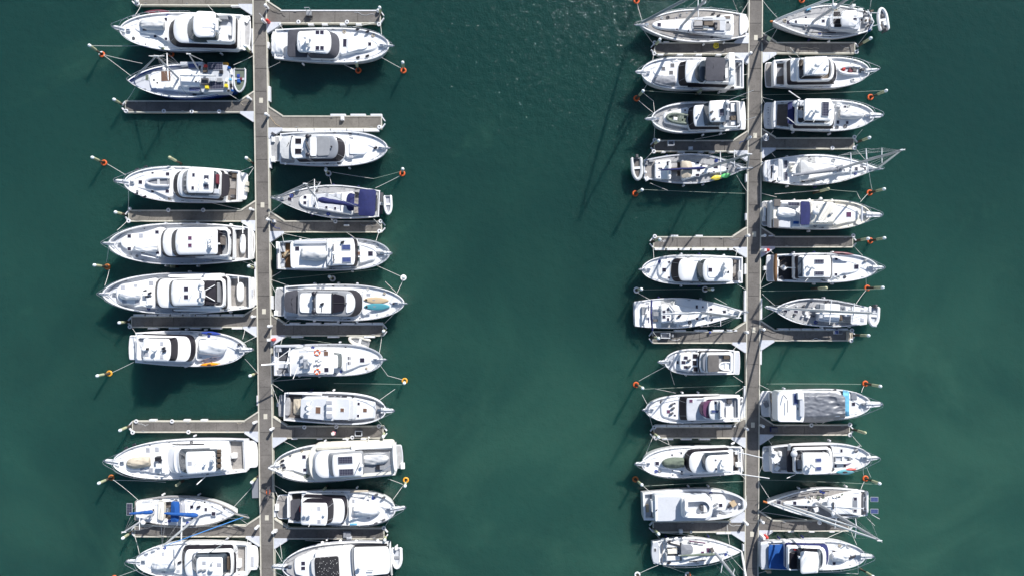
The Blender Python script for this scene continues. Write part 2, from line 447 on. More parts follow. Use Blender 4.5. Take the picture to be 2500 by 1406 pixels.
    def fly(s, x0, x1, yc, w0, w1, nose, z0, z1, th=.14, floor='pale_grey', m='white', tail=0.):
        r = s.bullet(x0, x1, yc, w0, w1, nose, z1, tail); i_ = s.inset(r, th, z1); zf = z0 + .12
        mb = MB(); mb.loft([s.down(r, z0, .12, .06), [v - Vector((0, 0, .04)) for v in r], s.inset(r, .04, z1), i_, [Vector((v.x, v.y, zf - .05)) for v in s.inset(r, th + .04, 0)]], False, False)
        mb.build('flybridge', m, s.root)
        mb = MB(); q = s.inset(r, th * .8, zf); mb.loft([[v - Vector((0, 0, .05)) for v in q], q]); mb.build('flybridge_floor', floor, s.root)
    def posts(s, x0, x1, yc, w, z0, z1, r=.035):
        for x in (x0, x1):
            for sg in (-1, 1):
                a = P(s.c, x, yc + sg * w / 2, z1); mb = MB(); mb.tube([(a.x, a.y, z0), a], r, 6); mb.build('hardtop_post', 'white', s.root)
    def box(s, name, x, y, w, h, z, m, up=True, soft=.04, parent=None, label=None, z0=None, tilt=0):
        if z0 is None:
            p = s.at(x, y); z0 = p.z; z1 = z0 + z
            c = P(s.c, x, y, z1)
        else: z1 = z; c = P(s.c, x, y, z1)
        k = s.k * (H - z1) / H; mb = MB(); ax = Matrix.Rotation(math.radians(tilt), 3, 'Z') @ s.ax
        mb.obox(c, ax, w * k, h * k, z0 - .02, z1, soft)
        return mb.build(name, m, parent or s.root, label)
    def hatch(s, x, y, w=40, h=None, m='hatch_glass', name='hatch'):
        h = h or w; p = s.at(x, y); k = s.k * (H - p.z) / H
        mb = MB(); mb.obox(p, s.ax, w * k + .07, h * k + .07, p.z - .06, p.z + .035, .02); f = mb.build(name, 'white_b' if m != 'hatch_grey' else 'pale_grey', s.root)
        mb = MB(); mb.obox(p, s.ax, w * k - .02, h * k - .02, p.z + .02, p.z + .05, .01); mb.build('pane', m, f)
    def hatches(s, l, m='hatch_glass'):
        for a in l: s.hatch(*a, m=m)
    def panel(s, name, x0, x1, yc, w0, w1, nose, m, th=.03, tail=0.):
        p = s.at((x0 + x1) / 2, yc)
        s.slab(name, x0, x1, yc, w0, w1, nose, p.z - .1, p.z + th, m, soft=.01, tail=tail)
    def solar(s, x, y, w, h, m='solar_dark', z=None, name='solar_panel', parent=None):
        p = s.at(x, y) if z is None else P(s.c, x, y, z); k = s.k * (H - p.z) / H; p = P(s.c, x, y, p.z + .08)
        mb = MB(); mb.obox(p, s.ax, w * k, h * k, p.z - .05, p.z, .005); f = mb.build(name, 'alloy', parent or s.root)
        mb = MB(); mb.obox(p, s.ax, w * k - .09, h * k - .09, p.z - .01, p.z + .006); mb.build('cells', m, f)
        if z is not None:
            mb = MB(); mb.tube([p, s.pt(.02, (p - s.A).dot(s.la) * .9, s.za)], .03, 6); mb.build('support_frame', 'chrome', f)
    def dome(s, x, y, r=.3, h=.35, m='white'):
        p = s.at(x, y); c = P(s.c, x, y, p.z + h); mb = MB(); mb.tube([(c.x, c.y, p.z - .03), c], r * .45, 10)
        mb.ball(c, r, r, r * .62); mb.build('radar_dome', m, s.root)
    def fender(s, x, y, m='rubber'):
        p = s.at(x, y); c = P(s.c, x, y, p.z + .16); mb = MB(); a = s.ax * .17 + s.la * .08
        mb.tube([c - a * 1.3, c - a, c, c + a, c + a * 1.3], [.05, .12, .13, .12, .05], 10); mb.build('fender', m, s.root)
    def fenders(s, l, m='rubber'):
        for a in l: s.fender(*a, m=m)
    def pulpit(s, x, y, w=.42):
        z = s.zf + .03; a = s.pt(.95, 0, z); b = P(s.c, x, y, z); mb = MB(); d = (b - a); la = s.la * w / 2; e = d.normalized() * .12
        mb.prism([a + la * 1.5, b + la, b + e + la * .5, b + e - la * .5, b - la, a - la * 1.5], z - .1, z, .02)
        f = mb.build('bow_platform', 'white_b', s.root)
        mb = MB(); mb.tube([a + Vector((0, 0, .08)), b + e * 1.5 + Vector((0, 0, .05))], .045, 6)
        q = b + e * 2 + Vector((0, 0, .02)); mb.prism([q + la * .9 - e, q + e * .6, q - la * .9 - e], z - .12, z + .06); mb.build('anchor', 'chrome', f)
        mb = MB(); mb.obox(s.pt(.93, 0, 0), s.ax, .45, .3, s.zg(.93) - s.bul - .02, s.zg(.93) - s.bul + .28, .05); mb.build('windlass', 'chrome', s.root)
        mb = MB(); up = Vector((0, 0, .6)); mb.tube([s.pt(.9, max(s.hw(.9) - .07, .1), s.zg(.9) + .62), b + la + up * .95, b + e + up * .95, b - la + up * .95, s.pt(.9, -max(s.hw(.9) - .07, .1), s.zg(.9) + .62)], .024, 6)
        mb.build('pulpit_rail', 'chrome', s.root)
    def platform(s, x, w, m='teak', z=.5, rim='white', tail=12, yc=None):
        yc = yc or s.stern[1]
        sx = s.stern[0]
        s_ = s.slab('swim_platform', x, sx + s.sg * 10, yc, w, w, 0, z - .18, z, rim, tail=tail)
        s.slab('platform_decking', x + s.sg * 8, sx - s.sg * 4, yc, w - 26, w - 26, 0, z - .05, z + .015, m, tail=tail, soft=.005, parent=s_)
    def arch(s, x, yc, w, z, thick=.7, m='white', z0=None):
        a = P(s.c, x, yc - w / 2, z); b = P(s.c, x, yc + w / 2, z); z0 = s.at(x, yc - w / 2).z if z0 is None else z0
        mb = MB(); n = s.ax * thick / 2; rings = []
        for q in (Vector((a.x, a.y, z0)) , a - Vector((0, 0, .12)), lerp(a, b, .08) + Vector((0, 0, .06)), lerp(a, b, .92) + Vector((0, 0, .06)), b - Vector((0, 0, .12)), Vector((b.x, b.y, z0))):
            rings.append([q - n, q + n, q + n * .9 + Vector((0, 0, -.13)) if 0 else q + n + Vector((0, 0, -.14)), q - n + Vector((0, 0, -.14))])
        mb.loft(rings); mb.build('radar_arch', m, s.root)
    def pole(s, name, x1, y1, z1, x2, y2, z2, r=.04, m='alloy', parent=None):
        mb = MB(); mb.tube([P(s.c, x1, y1, z1), P(s.c, x2, y2, z2)], r, 8); return mb.build(name, m, parent or s.root)
    def aerials(s, l):
        for x, y, x2, y2, h in l:
            z = s.at(x, y).z; s.pole('aerial', x, y, z, x2, y2, z + h, .022, 'white')
    def seat(s, x, y, w, h, m='white', z=.4): return s.box('seat', x, y, w, h, z, m, soft=.08)
    def canvas(s, name, x0, x1, yc, w0, w1, nose, z, m, tail=0., drop=.5, crown=.12, legs=True):
        r = s.bullet(x0, x1, yc, w0, w1, nose, z, tail); mb = MB()
        mb.loft([s.down(r, z - .12, .02, .02), r, s.inset(r, .35, z + crown * .6), s.inset(r, .8, z + crown)], False); o = mb.build(name, m, s.root)
        if legs:
            mb = MB()
            for i in (1, 7, len(r) - 6, len(r) // 2 + 8):
                v = r[i % len(r)]; mb.tube([v, (v.x, v.y, z - 1.6)], .022, 5)
            mb.build('canvas_frame', 'chrome', o)
        return o
    # sails and spars
    def mast(s, bx, by, tx, ty, r=.11, h=None, zb=None, name='mast'):
        b = s.at(bx, by)
        if zb: b = P(s.c, bx, by, zb)
        best = None
        for i in range(200):
            z = 6 + i * .1; t = P(s.c, tx, ty, z); e = (Vector((t.x, t.y)) - Vector((b.x, b.y))).length
            if best is None or e < best[0]: best = (e, z)
        z = h or min(best[1], 19.); t = P(s.c, tx, ty, z)
        s.mb_, s.mt_ = b, t
        mb = MB(); mb.tube([b, lerp(b, t, .5), t], [r, r * .95, r * .7], 10); o = mb.build(name, 'alloy', s.root)
        mb = MB(); mb.obox(t, s.ax, .5, .08, t.z - .02, t.z + .06); mb.tube([t, t + Vector((0, 0, .5))], .015, 5); mb.build('masthead_gear', 'white', o)
        s.m_ = o
        return o
    def onmast(s, x, y):
        px = cp(s.c, x, y); best = None
        for i in range(101):
            v = lerp(s.mb_, s.mt_, i / 100); q = pix(v); e = (q[0] - px[0]) ** 2 + (q[1] - px[1]) ** 2
            if best is None or e < best[0]: best = (e, v)
        return best[1]
    def spreader(s, x1, y1, x2, y2, r=.05):
        v = s.onmast((x1 + x2) / 2, (y1 + y2) / 2); a = P(s.c, x1, y1, v.z); b = P(s.c, x2, y2, v.z)
        mb = MB(); mb.tube([a, v, b], [r * .7, r * 1.2, r * .7], 6); mb.build('spreader', 'white', s.m_)
        for q, sg in ((a, 1), (b, -1)):
            mb = MB(); w = lerp(s.mb_, s.mt_, .97); ch = s.mb_ + s.la * s.beam * .9 * (1 if (q - v).dot(s.la) > 0 else -1); ch.z = s.za
            mb.tube([ch, q, w], .013, 4); mb.build('shroud', 'chrome', s.m_)
    def stay(s, x, y, z=None, f=.99, r=.02, m='chrome', name='forestay', top=None):
        a = s.at(x, y) if z is None else P(s.c, x, y, z); b = lerp(s.mb_, s.mt_, f) if top is None else P(s.c, *top)
        mb = MB(); mb.tube([a, lerp(a, b, .1), lerp(a, b, .5), lerp(a, b, .9), b], [r * .6, r, r, r * .7, r * .4], 8); return mb.build(name, m, s.root)
    def boom(s, x1, y1, x2, y2, z=2.9, m=None, r=.13, name='boom'):
        a = P(s.c, x1, y1, z); b = P(s.c, x2, y2, z + .1); mb = MB(); mb.tube([a, b], .07, 8); o = mb.build(name, 'alloy', s.root)
        if m:
            mb = MB(); up = Vector((0, 0, .14)); pts = []; rr = []
            for i in range(13):
                f = i / 12; pts.append(lerp(a, b, .01 + .96 * f) + up + s.la * random.uniform(-.02, .02)); rr.append(r * (1.9 - 1.0 * f) * random.uniform(.92, 1.08) * (1 if 0 < i < 12 else .5))
            mb.tube(pts, rr, 10); mb.build('sail_cover', m, o)
        return o
# ------------------------------------------------------------------ things carried on the boats
def tender_cover(b, x0, x1, yc, w, label, m='pale_canvas', h=.55, tilt=0., cat='covered tender', group='covered tenders on foredecks', nose=.45):
    p = b.at((x0 + x1) / 2, yc); z0 = p.z - .02
    th = math.radians(tilt); L = abs(x1 - x0); sg = 1 if x1 > x0 else -1
    ax = Vector((b.cx.x * sg * b.sg, b.cx.y * sg * b.sg)); ax = Vector((ax.x * math.cos(th) - ax.y * math.sin(th), ax.x * math.sin(th) + ax.y * math.cos(th))); la = Vector((-ax.y, ax.x))
    rings = []; n = 16; R = 18; seed = random.uniform(0, 99)
    for j in range(R + 1):
        f = j / R
        if f > 1 - nose: g = math.sqrt(max(0, 1 - ((f - 1 + nose) / nose) ** 2.2))
        else: g = 1 - .12 * (1 - f / (1 - nose))
        g = max(g, .06); ring = []
        if j == 0: g *= .8
        for i in range(n):
            a = math.pi * i / (n - 1); lat = math.cos(a) * w / 2 * g; hh = math.sin(a) ** .75 * h * (.55 + .45 * g) * (1 if 0 < j < R else .5)
            q = Vector(((x0 + x1) / 2, yc)) + ax * ((f - .5) * L) + la * lat
            v = P(b.c, q.x, q.y, z0 + hh * .8); v.z = z0 + hh
            k = -abs(noise.noise(Vector((f * 9 + seed, i * .55, seed)))) * .16 + noise.noise(Vector((f * 3 + seed, i * .3, 5))) * .16 - .05 * abs(math.sin(f * 7 + i * .9 + seed))
            if 0 < i < n - 1: v.z += k
            ring.append(v)
        rings.append(ring)
    mb = MB(); mb.loft(rings)
    return mb.build('covered_tender', m, None, label, cat, group, sharp=1.2)
def rib(b, sx, sy, bx, by, w, label, z=None, m='pale_canvas', motor=True, load=None, cat='dinghy', group='inflatable dinghies', floor='pale_grey', seat='white', name='inflatable_dinghy', mx=None, tr=.14):
    z = (b.at((sx + bx) / 2, (sy + by) / 2).z + .22) if z is None else z
    A = P(b.c, sx, sy, z); B = P(b.c, bx, by, z); d = B - A; L = d.length; ax = d.normalized(); la = Vector((-ax.y, ax.x, 0)); k = b.k * (H - z) / H
    r = w * k * tr; hw = w * k / 2 - r
    t = thing(name, label, cat, lerp(A, B, .5) - Vector((0, 0, r)), group)
    pts = []; rr = []
    side = [(-.02, .8, .55), (.03, 1, .9), (.3, 1, 1), (.55, 1, 1), (.72, .88, 1), (.86, .62, .98), (.95, .3, .95), (.975, 0, .95)]
    for u, l, q in side: pts.append(A + ax * (u * (L - r)) + la * hw * l + Vector((0, 0, .1 * max(0, u - .5)))); rr.append(r * q)
    for u, l, q in side[-2::-1]: pts.append(A + ax * (u * (L - r)) - la * hw * l + Vector((0, 0, .1 * max(0, u - .5)))); rr.append(r * q)
    mb = MB(); mb.tube(pts, rr, 10); mb.build('tube', m, t)
    mb = MB(); mb.prism([A + ax * (u * (L - r)) + la * hw * l for u, l, q in side] + [A + ax * (u * (L - r)) - la * hw * l for u, l, q in side[-2::-1]], z - r * .9, z - r * .35); mb.build('floor', floor, t)
    mb = MB(); mb.obox(A + ax * L * .42, ax, .28, hw * 1.9, z - r * .2, z + r * .5, .03); mb.build('seat', seat, t)
    mb = MB(); mb.obox(A + ax * L * .03, ax, .07, hw * 1.9, z - r, z + r * .7, .02); mb.build('transom', 'grey', t)
    if motor:
        mb = MB(); c = A - ax * .12; mb.obox(c, ax, .42, .3, z + r * .3, z + r + .35, .08); mb.obox(c - ax * .05, ax, .14, .12, z - .6, z + r * .4); mb.build('outboard_motor', mx or 'dark_grey', t)
    if load:
        for u, l, s_, mm in load:
            mb = MB(); c = A + ax * (u * L) + la * hw * l; mb.obox(c, ax, s_, s_ * .8, z - r * .35, z + .18, .08); mb.build('cushion', mm, t)
    return t
def paddle(b, x0, y0, x1, y1, w, m, label, cat='kayak', name='kayak', flat=False, z=None, group=None, hole=True):
    z = b.at((x0 + x1) / 2, (y0 + y1) / 2).z if z is None else z
    A = P(b.c, x0, y0, z + .2); B = P(b.c, x1, y1, z + .2); d = (B - A).normalized(); la = Vector((-d.y, d.x, 0)); L = (B - A).length; ww = w * b.k * (H - z) / H / 2
    hh = .12 if flat else .32; R = 16; n = 12; rings = []
    for j in range(R + 1):
        f = j / R; g = max(.05, (math.sin(math.pi * min(max(f, .004), .996))) ** (.55 if flat else .7)); ring = []
        for i in range(n):
            a = 2 * math.pi * i / n; c, s_ = math.cos(a), math.sin(a)
            v = A + d * (f * L) + la * (ww * g * c); v.z = z + hh / 2 + hh / 2 * s_ * (1 if flat else (.45 + .55 * g)) + (0 if flat else .1 * abs(f - .5))
            ring.append(v)
        rings.append(ring)
    mb = MB(); mb.loft(rings)
    if flat:
        t = thing(name, label, cat, lerp(A, B, .5) - Vector((0, 0, .2)), group); mb.build('board', m, t)
        q = lerp(A, B, .1); mb = MB(); mb.ball((q.x, q.y, z + hh + .01), .14, .14, .04); mb.build('leash', 'black', t)
        q = lerp(A, B, .4); mb = MB(); mb.obox(q, d, .3, .1, z + hh - .02, z + hh + .012); mb.build('carry_handle', 'grey', t)
        return t
    t = thing(name, label, cat, lerp(A, B, .5) - Vector((0, 0, .2)), group); mb.build('shell', m, t)
    if hole:
        q = lerp(A, B, .46); mb = MB(); mb.ball((q.x, q.y, z + hh + .0), .30, ww * .42, .05, ang=math.atan2(d.y, d.x)); mb.build('cockpit_opening', 'black', t)
    return t
# ================================================================== west row, bows to the west
b = Boat('a1', 'A1', (455, 368), (1960, 395), 470, 'white motor yacht with black windscreen band, maroon kayak on its rail and grey tender cover', 'the maroon-kayak motor yacht',
         zf=2.5, cock=(1865, .9, 'black', .25), ws=.9)
b.platform(2055, 400, 'teak_grey')
b.box('platform_wing', 1995, 235, 110, 60, .75, 'white', z0=.4, tilt=-32); b.box('platform_wing', 2000, 590, 110, 50, .75, 'white', z0=.4)
b.trunk(1090, 640, 345, 330, 150, 250)
b.house(1860, 1125, 362, 370, 350, 130, 3.4, 62, 'white_b', 'glass', roofname='deckhouse_roof')
b.pole('side_window', 1270, 545, 2.7, 1620, 545, 2.7, .14, 'glass')
b.fly(1860, 1500, 345, 340, 320, 40, 3.5, 4.1, floor='pale_grey')
b.house(1640, 1365, 305, 310, 320, 80, 4.9, 80, 'white', 'glass_green', z0=3.5, pre='fly_', th=.16)
b.panel('roof_hatch_panel', 1600, 1475, 290, 110, 110, 0, 'white_b')
b.seat(1750, 380, 150, 110); b.seat(1720, 215, 130, 50, 'grey'); b.seat(1720, 460, 130, 70)
b.dome(1625, 290, .22, .5); b.arch(1655, 305, 170, 5.6, .3); b.dome(1600, 385, .16, .7); b.aerials([(1650, 180, 1560, 190, .5), (1660, 440, 1700, 330, 1.)])
b.hatches([(1030, 242, 34, 40), (900, 445, 36, 42), (1032, 482, 34), (770, 372, 50, 24)]); b.pulpit(400, 335)
tender_cover(b, 1020, 705, 300, 150, 'crumpled grey tender cover on foredeck of maroon-kayak motor yacht', h=.8)
paddle(b, 1070, 145, 770, 155, 55, 'maroon', 'maroon kayak lashed along the rail of a white motor yacht')
b.fenders([(640, 205), (690, 200)], 'grey'); b.pole('davit', 830, 455, 2.9, 610, 438, 3., .05, 'white')

b = Boat('a2', 'A1', (560, 992), (1850, 985), 400, 'blue-hulled ketch with four solar panels, cluttered white deck and a small boat on stern davits', 'the blue-hulled ketch',
         ws=.66, tm=.45, p=2.6, q=.95, hull='hull_blue', deck='pale_grey', lip='white', cat='sailing boat', name='ketch', group='sailing boats moored at the pontoons', za=1.6, zf=2.5, bul=.35, flare=.99)
b.trunk(1445, 825, 985, 300, 210, 60, .55); b.slab('aft_cabin', 1800, 1450, 965, 330, 340, 10, None, 2.35, 'pale_grey', .05)
b.slab('side_locker', 1440, 1270, 885, 85, 85, 0, 1.6, 2.4, 'grey'); b.slab('wheel_shelter', 1445, 1210, 960, 210, 210, 30, 1.6, 2.5, 'white', .05); b.slab('shelter_deck', 1480, 1200, 785, 50, 50, 0, 1.5, 2.3, 'pale_grey')
b.hatch(1030, 938, 115, 125, 'hatch_brown'); b.hatch(800, 955, 40, 70, 'green_canvas'); b.box('deck_locker', 880, 1055, 60, 55, .3, 'white'); b.box('life_raft', 1045, 1045, 75, 65, .45, 'white')
b.solar(1635, 817, 185, 95); b.solar(1645, 1050, 185, 100); b.solar(1365, 812, 130, 60, 'solar_blue'); b.solar(1380, 1095, 135, 58, 'solar_blue')
b.box('deck_box', 1755, 797, 55, 60, .4, 'amber'); b.box('jerry_can', 1525, 1070, 40, 35, .4, 'yellow'); b.box('jerry_can', 1760, 1050, 34, 38, .4, 'yellow'); b.box('locker_lid', 1505, 855, 50, 70, .2, 'brown'); b.box('cushion', 1510, 810, 40, 36, .25, 'red')
b.hatches([(885, 985, 22), (925, 1020, 22), (1400, 1005, 22)], 'black'); b.dome(1005, 850, .22, .25); b.box('winch', 1500, 1000, 80, 80, .35, 'dark_grey'); b.box('winch', 1680, 985, 60, 50, .3, 'grey'); b.box('cockpit_table', 1600, 975, 60, 50, .3, 'pale_grey'); b.box('winch', 1700, 880, 40, 36, .3, 'black')
for q in ((1770, 985, 40, 60, 'white'), (1820, 1050, 40, 60, 'black'), (1800, 830, 50, 40, 'blue_canvas'), (1830, 900, 30, 60, 'white_b'), (1815, 975, 36, 36, 'sky_tarp'), (1840, 1110, 40, 34, 'blue_canvas'), (1790, 1110, 34, 30, 'black')):
    b.box('stowed_gear', q[0], q[1], q[2] * .75, q[3] * .7, .25, q[4], tilt=random.uniform(-30, 30))
b.mast(1185, 965, 912, 690, .13); b.stay(640, 960, f=.99, r=.10, m='alloy', name='furled_jib'); b.spreader(820, 690, 1010, 690); b.spreader(1042, 655, 1060, 990, .07); b.boom(1205, 930, 1640, 935, 3.0, 'white', .09)
b.stay(1180, 790); b.stay(1300, 1180)
b.mast(1430, 860, 1308, 665, .09, name='mizzen_mast'); b.pole('mizzen_boom', 1480, 745, 4, 1312, 668, 8.2, .05)
rib(b, 1935, 845, 1930, 1150, 160, 'small grey hard dinghy on the stern davits of the blue-hulled ketch, filled with blue gear', z=1.5, m='pale_grey', floor='green_canvas', name='dinghy', group=None, seat='pale_grey',
    load=[(.3, -.2, .4, 'kayak_blue'), (.42, .3, .35, 'maroon'), (.5, -.1, .5, 'blue_canvas')], motor=False, tr=.07)

b = Boat('a3', 'A2', (510, 428), (1925, 478), 440, 'white motor yacht with grey open inflatable on foredeck, stepped windscreen bands and black aft shade', 'the open-inflatable motor yacht', zf=2.5, ws=.86, cock=(1760, .9, 'teak_dark', .12))
b.platform(2018, 330, 'white_b')
b.box('platform_locker', 2018, 445, 36, 50, .35, 'cream'); b.box('platform_locker', 2015, 520, 36, 55, .35, 'cream')
b.trunk(1120, 600, 425, 370, 200, 260, .25)
b.house(1700, 1190, 447, 355, 330, 95, 3.3, 72, 'white_b', 'glass', roofname='deckhouse_roof'); b.slab('brow', 1500, 1165, 447, 340, 330, 95, 3.0, 3.25, 'white'); b.pole('side_window', 1270, 622, 2.7, 1520, 630, 2.6, .1, 'glass')
b.house(1615, 1285, 418, 285, 300, 45, 4.9, 62, 'white', 'glass_blue', z0=3.4, pre='fly_', th=.16)
b.fly(1690, 1500, 440, 300, 290, 20, 3.4, 3.9, floor='grey'); b.seat(1655, 390, 30, 120, 'maroon'); b.seat(1640, 540, 70, 60, 'pale_grey')
b.canvas('aft_shade', 1785, 1685, 462, 270, 290, 8, 3.3, 'mesh_cover', tail=26, crown=.03)
b.box('cockpit_seat', 1870, 350, 60, 50, .4, 'brown'); b.box('game_chair', 1840, 600, 40, 40, .6, 'dark_grey'); b.box('cockpit_hatch', 1840, 450, 90, 120, .06, 'teak')
b.hatches([(1370, 340, 32, 42), (1360, 500, 32, 42)]); b.solar(1525, 370, 62, 56); b.solar(1525, 480, 62, 56); b.dome(1522, 415, .28, .3); b.aerials([(1460, 330, 1400, 520, 1.6), (1450, 445, 1410, 535, .8)])
b.hatches([(718, 428, 46), (868, 325, 30, 40), (868, 535, 34, 40), (1052, 328, 44, 40), (1048, 540, 44, 40)]); b.fenders([(675, 272), (780, 240), (668, 570), (768, 607)]); b.pulpit(430, 412)
rib(b, 1065, 425, 768, 425, 135, 'grey open inflatable dinghy lying on the foredeck of a white motor yacht', m='pale_grey', floor='grey', seat='pale_canvas', motor=False)

b = Boat('a4', 'A3', (318, 380), (2050, 375), 510, 'long white motor yacht with two plum hatches on its hardtop and grey side decks', 'the plum-hatch motor yacht', za=1.9, zf=2.9, ws=.78, bul=.55, deck='nonskid', cock=(1790, 1.0, 'teak', .14), p=2.3, q=.95)
b.platform(2098, 390, 'teak', z=.6, tail=22)
b.trunk(985, 470, 360, 370, 220, 240, .75)
b.house(1795, 995, 360, 370, 345, 110, 3.7, 40, 'white', 'glass', roofname='deckhouse_roof'); b.slab('side_wing', 1790, 1380, 545, 70, 20, 200, 2.4, 3.6, 'white')
b.house(1665, 1150, 357, 310, 320, 60, 5.2, 58, 'white', 'glass', z0=3.8, pre='fly_', th=.18, crown=.1)
b.fly(1795, 1480, 365, 330, 330, 20, 3.8, 4.35, floor='grey', tail=14); b.box('fly_table', 1715, 340, 60, 110, .4, 'teak_dark'); b.pole('fly_rail', 1670, 240, 4.8, 1760, 260, 4.8, .03, 'dark_grey')
b.hatches([(1325, 310, 46), (1325, 400, 46)], 'hatch_plum'); b.hatches([(582, 285, 44), (582, 442, 44), (922, 236, 44, 40), (750, 490, 46, 18), (930, 490, 40, 30)]); b.hatch(725, 278, 46, 46, 'hatch_grey')
b.arch(1565, 355, 150, 5.9, .25); b.dome(1570, 320, .16, .5); b.dome(1560, 395, .16, .5); b.aerials([(1545, 270, 1520, 330, .6), (1590, 270, 1560, 420, 1.1), (1190, 360, 1170, 390, .3)]); b.dome(1680, 380, .12, .3)
tender_cover(b, 940, 632, 425, 125, 'white tender cover on foredeck of the motor yacht with plum hatches', 'white', h=.75); b.pole('davit', 730, 520, 2.9, 900, 555, 3.3, .07, 'white'); b.box('davit_base', 925, 540, 40, 50, .5, 'white')
b.fender(1820, 275);
b.pulpit(275, 372, .3); b.pole('stern_davit', 1970, 160, 1.9, 1972, 255, 2.4, .05, 'white'); b.box('stern_locker', 1880, 195, 220, 24, .3, 'white'); b.box('stern_locker', 1880, 565, 210, 22, .3, 'white')

b = Boat('a5', 'A4', (245, 390), (2058, 372), 505, 'long white motor yacht with black fly canopy and two large white domes', 'the twin-dome motor yacht', za=1.9, zf=2.9, ws=.76, bul=.55, deck='nonskid', cock=(1735, 1.0, 'teak', .14), p=2.2, q=.98)
b.platform(2106, 370, 'teak', z=.6, tail=22)
b.trunk(900, 415, 385, 370, 260, 160, .75)
b.house(1730, 925, 378, 390, 350, 80, 3.7, 36, 'white', 'glass', roofname='deckhouse_roof', crown=.02); b.slab('side_wing', 1700, 1050, 170, 60, 40, 60, 2.4, 3.6, 'white'); b.slab('side_wing', 1690, 1120, 580, 60, 20, 30, 2.4, 3.6, 'white')
b.house(1500, 1100, 380, 300, 310, 45, 5.2, 36, 'white', 'glass', z0=3.8, pre='fly_', th=.22, crown=.12)
b.fly(1735, 1440, 380, 340, 330, 20, 3.8, 4.35, floor='dark_grey', tail=10)
b.canvas('fly_canopy', 1640, 1510, 370, 285, 290, 5, 4.9, 'mesh_cover', crown=.03); b.pole('canopy_strut', 1515, 345, 5.3, 1630, 280, 5.0, .05, 'white'); b.pole('canopy_strut', 1515, 410, 5.3, 1630, 475, 5.0, .05, 'white'); b.seat(1670, 370, 30, 240, 'grey')
b.hatches([(1278, 330, 54), (1278, 425, 54)]); b.dome(1465, 268, .34, .35); b.dome(1465, 470, .34, .35); b.arch(1470, 370, 230, 5.8, .35); b.dome(1455, 335, .2, .6); b.box('radar_array', 1475, 388, 24, 100, .5, 'white'); b.aerials([(1225, 378, 1200, 420, .5), (1360, 378, 1320, 410, .5)])
for q in ((505, 310, 50, 44), (660, 285, 40, 30), (850, 255, 50, 46), (520, 482, 50, 40), (685, 488, 56, 40)): b.hatch(*q, m='hatch_grey')
tender_cover(b, 718, 445, 398, 130, 'pale two-hump tender cover on foredeck of the twin-dome motor yacht', 'white', h=.8)
b.box('tender_console', 790, 385, 90, 50, .5, 'white'); b.fenders([(770, 355), (830, 380), (800, 415)]); b.pole('davit', 650, 545, 2.9, 800, 520, 3.4, .08, 'white'); b.box('davit_base', 820, 480, 60, 90, .4, 'white')
b.pulpit(225, 388, .3); b.box('stern_locker', 1880, 190, 200, 26, .3, 'white'); b.box('stern_locker', 1860, 553, 240, 26, .3, 'white'); b.pole('stern_davit', 1915, 170, 1.9, 1918, 250, 2.4, .05, 'white'); b.hatch(2080, 370, 30, 80, 'hatch_grey')

b = Boat('a6', 'A4', (2000, 1075), (655, 1045), 435, 'white flybridge motor yacht with orange kayak and blue kayak on opposite side decks', 'the orange-kayak motor yacht', ws=.84, p=2.4, q=.85, deck='white_b', zf=2.5, cock=(700, 1.0, 'teak', .12))
b.platform(582, 300, 'white_b', rim='white')
b.trunk(1390, 1760, 1065, 300, 200, 160, .3)
b.house(665, 1335, 1056, 320, 310, 90, 3.4, 46, 'white', 'glass', roofname='deckhouse_roof')
b.pole('bulwark_gate', 660, 868, 1.9, 830, 880, 2.2, .09, 'white')
b.fly(668, 1130, 1060, 290, 280, 40, 3.5, 4.0, floor='nonskid')
b.house(755, 1092, 1070, 270, 272, 40, 4.9, 92, 'white', 'glass', z0=3.5, pre='fly_', th=.16)
b.hatches([(980, 996, 34, 44), (980, 1155, 34, 44), (793, 1125, 50, 46)], 'hatch_grey'); b.dome(755, 1062, .26, .5); b.dome(880, 1072, .26, .6); b.fenders([(1000, 1052), (1010, 1086)]); b.box('winch', 790, 1062, 30, 24, .3, 'black')
b.arch(740, 1110, 130, 5.6, .15, 'chrome'); b.aerials([(700, 985, 760, 1000, .5), (960, 1080, 980, 1085, .4), (880, 1180, 900, 1200, .7)])
b.pulpit(2075, 1070); b.fender(1930, 1000); b.hatches([(1625, 958, 24), (1455, 1168, 30, 26), (1580, 1168, 24), (1635, 1168, 32)], 'hatch_grey')
tender_cover(b, 1425, 1775, 1040, 200, 'wide white peaked tender cover on foredeck of the orange-kayak motor yacht', 'white', h=1.0)
paddle(b, 1455, 862, 1705, 880, 48, 'kayak_blue', 'dark blue kayak on the side deck of a white flybridge motor yacht'); paddle(b, 1445, 1257, 1705, 1245, 42, 'kayak_orange', 'bright orange kayak on the side deck of a white flybridge motor yacht')

b = Boat('a7', 'A6', (372, 652), (2005, 558), 480, 'white motor yacht with beige tender cover, louvred grey brow and brown fly seats', 'the beige-cover motor yacht', ws=.84, p=2.3, q=.88, za=1.7, zf=2.6, cock=(1795, 1., 'teak', .2))
b.platform(2142, 330, 'white_b', yc=545); b.box('outboard_bracket', 2020, 695, 36, 90, .7, 'white', z0=.4)
b.trunk(1060, 480, 625, 380, 240, 240, .3)
b.house(1705, 1180, 615, 330, 320, 60, 3.4, 130, 'white', 'white_b', roofname='deckhouse_roof'); b.slab('brow', 1500, 1120, 615, 310, 300, 50, 2.9, 3.2, 'white_b')
b.pole('side_window', 1110, 418, 2.6, 1500, 418, 2.6, .07, 'glass'); b.pole('side_window', 1240, 488, 3.3, 1500, 485, 3.3, .09, 'glass')
b.house(1640, 1275, 640, 255, 275, 30, 4.9, 88, 'white', 'glass_blue', z0=3.5, pre='fly_', th=.16); b.fly(1715, 1560, 610, 270, 280, 10, 3.5, 4., floor='brown')
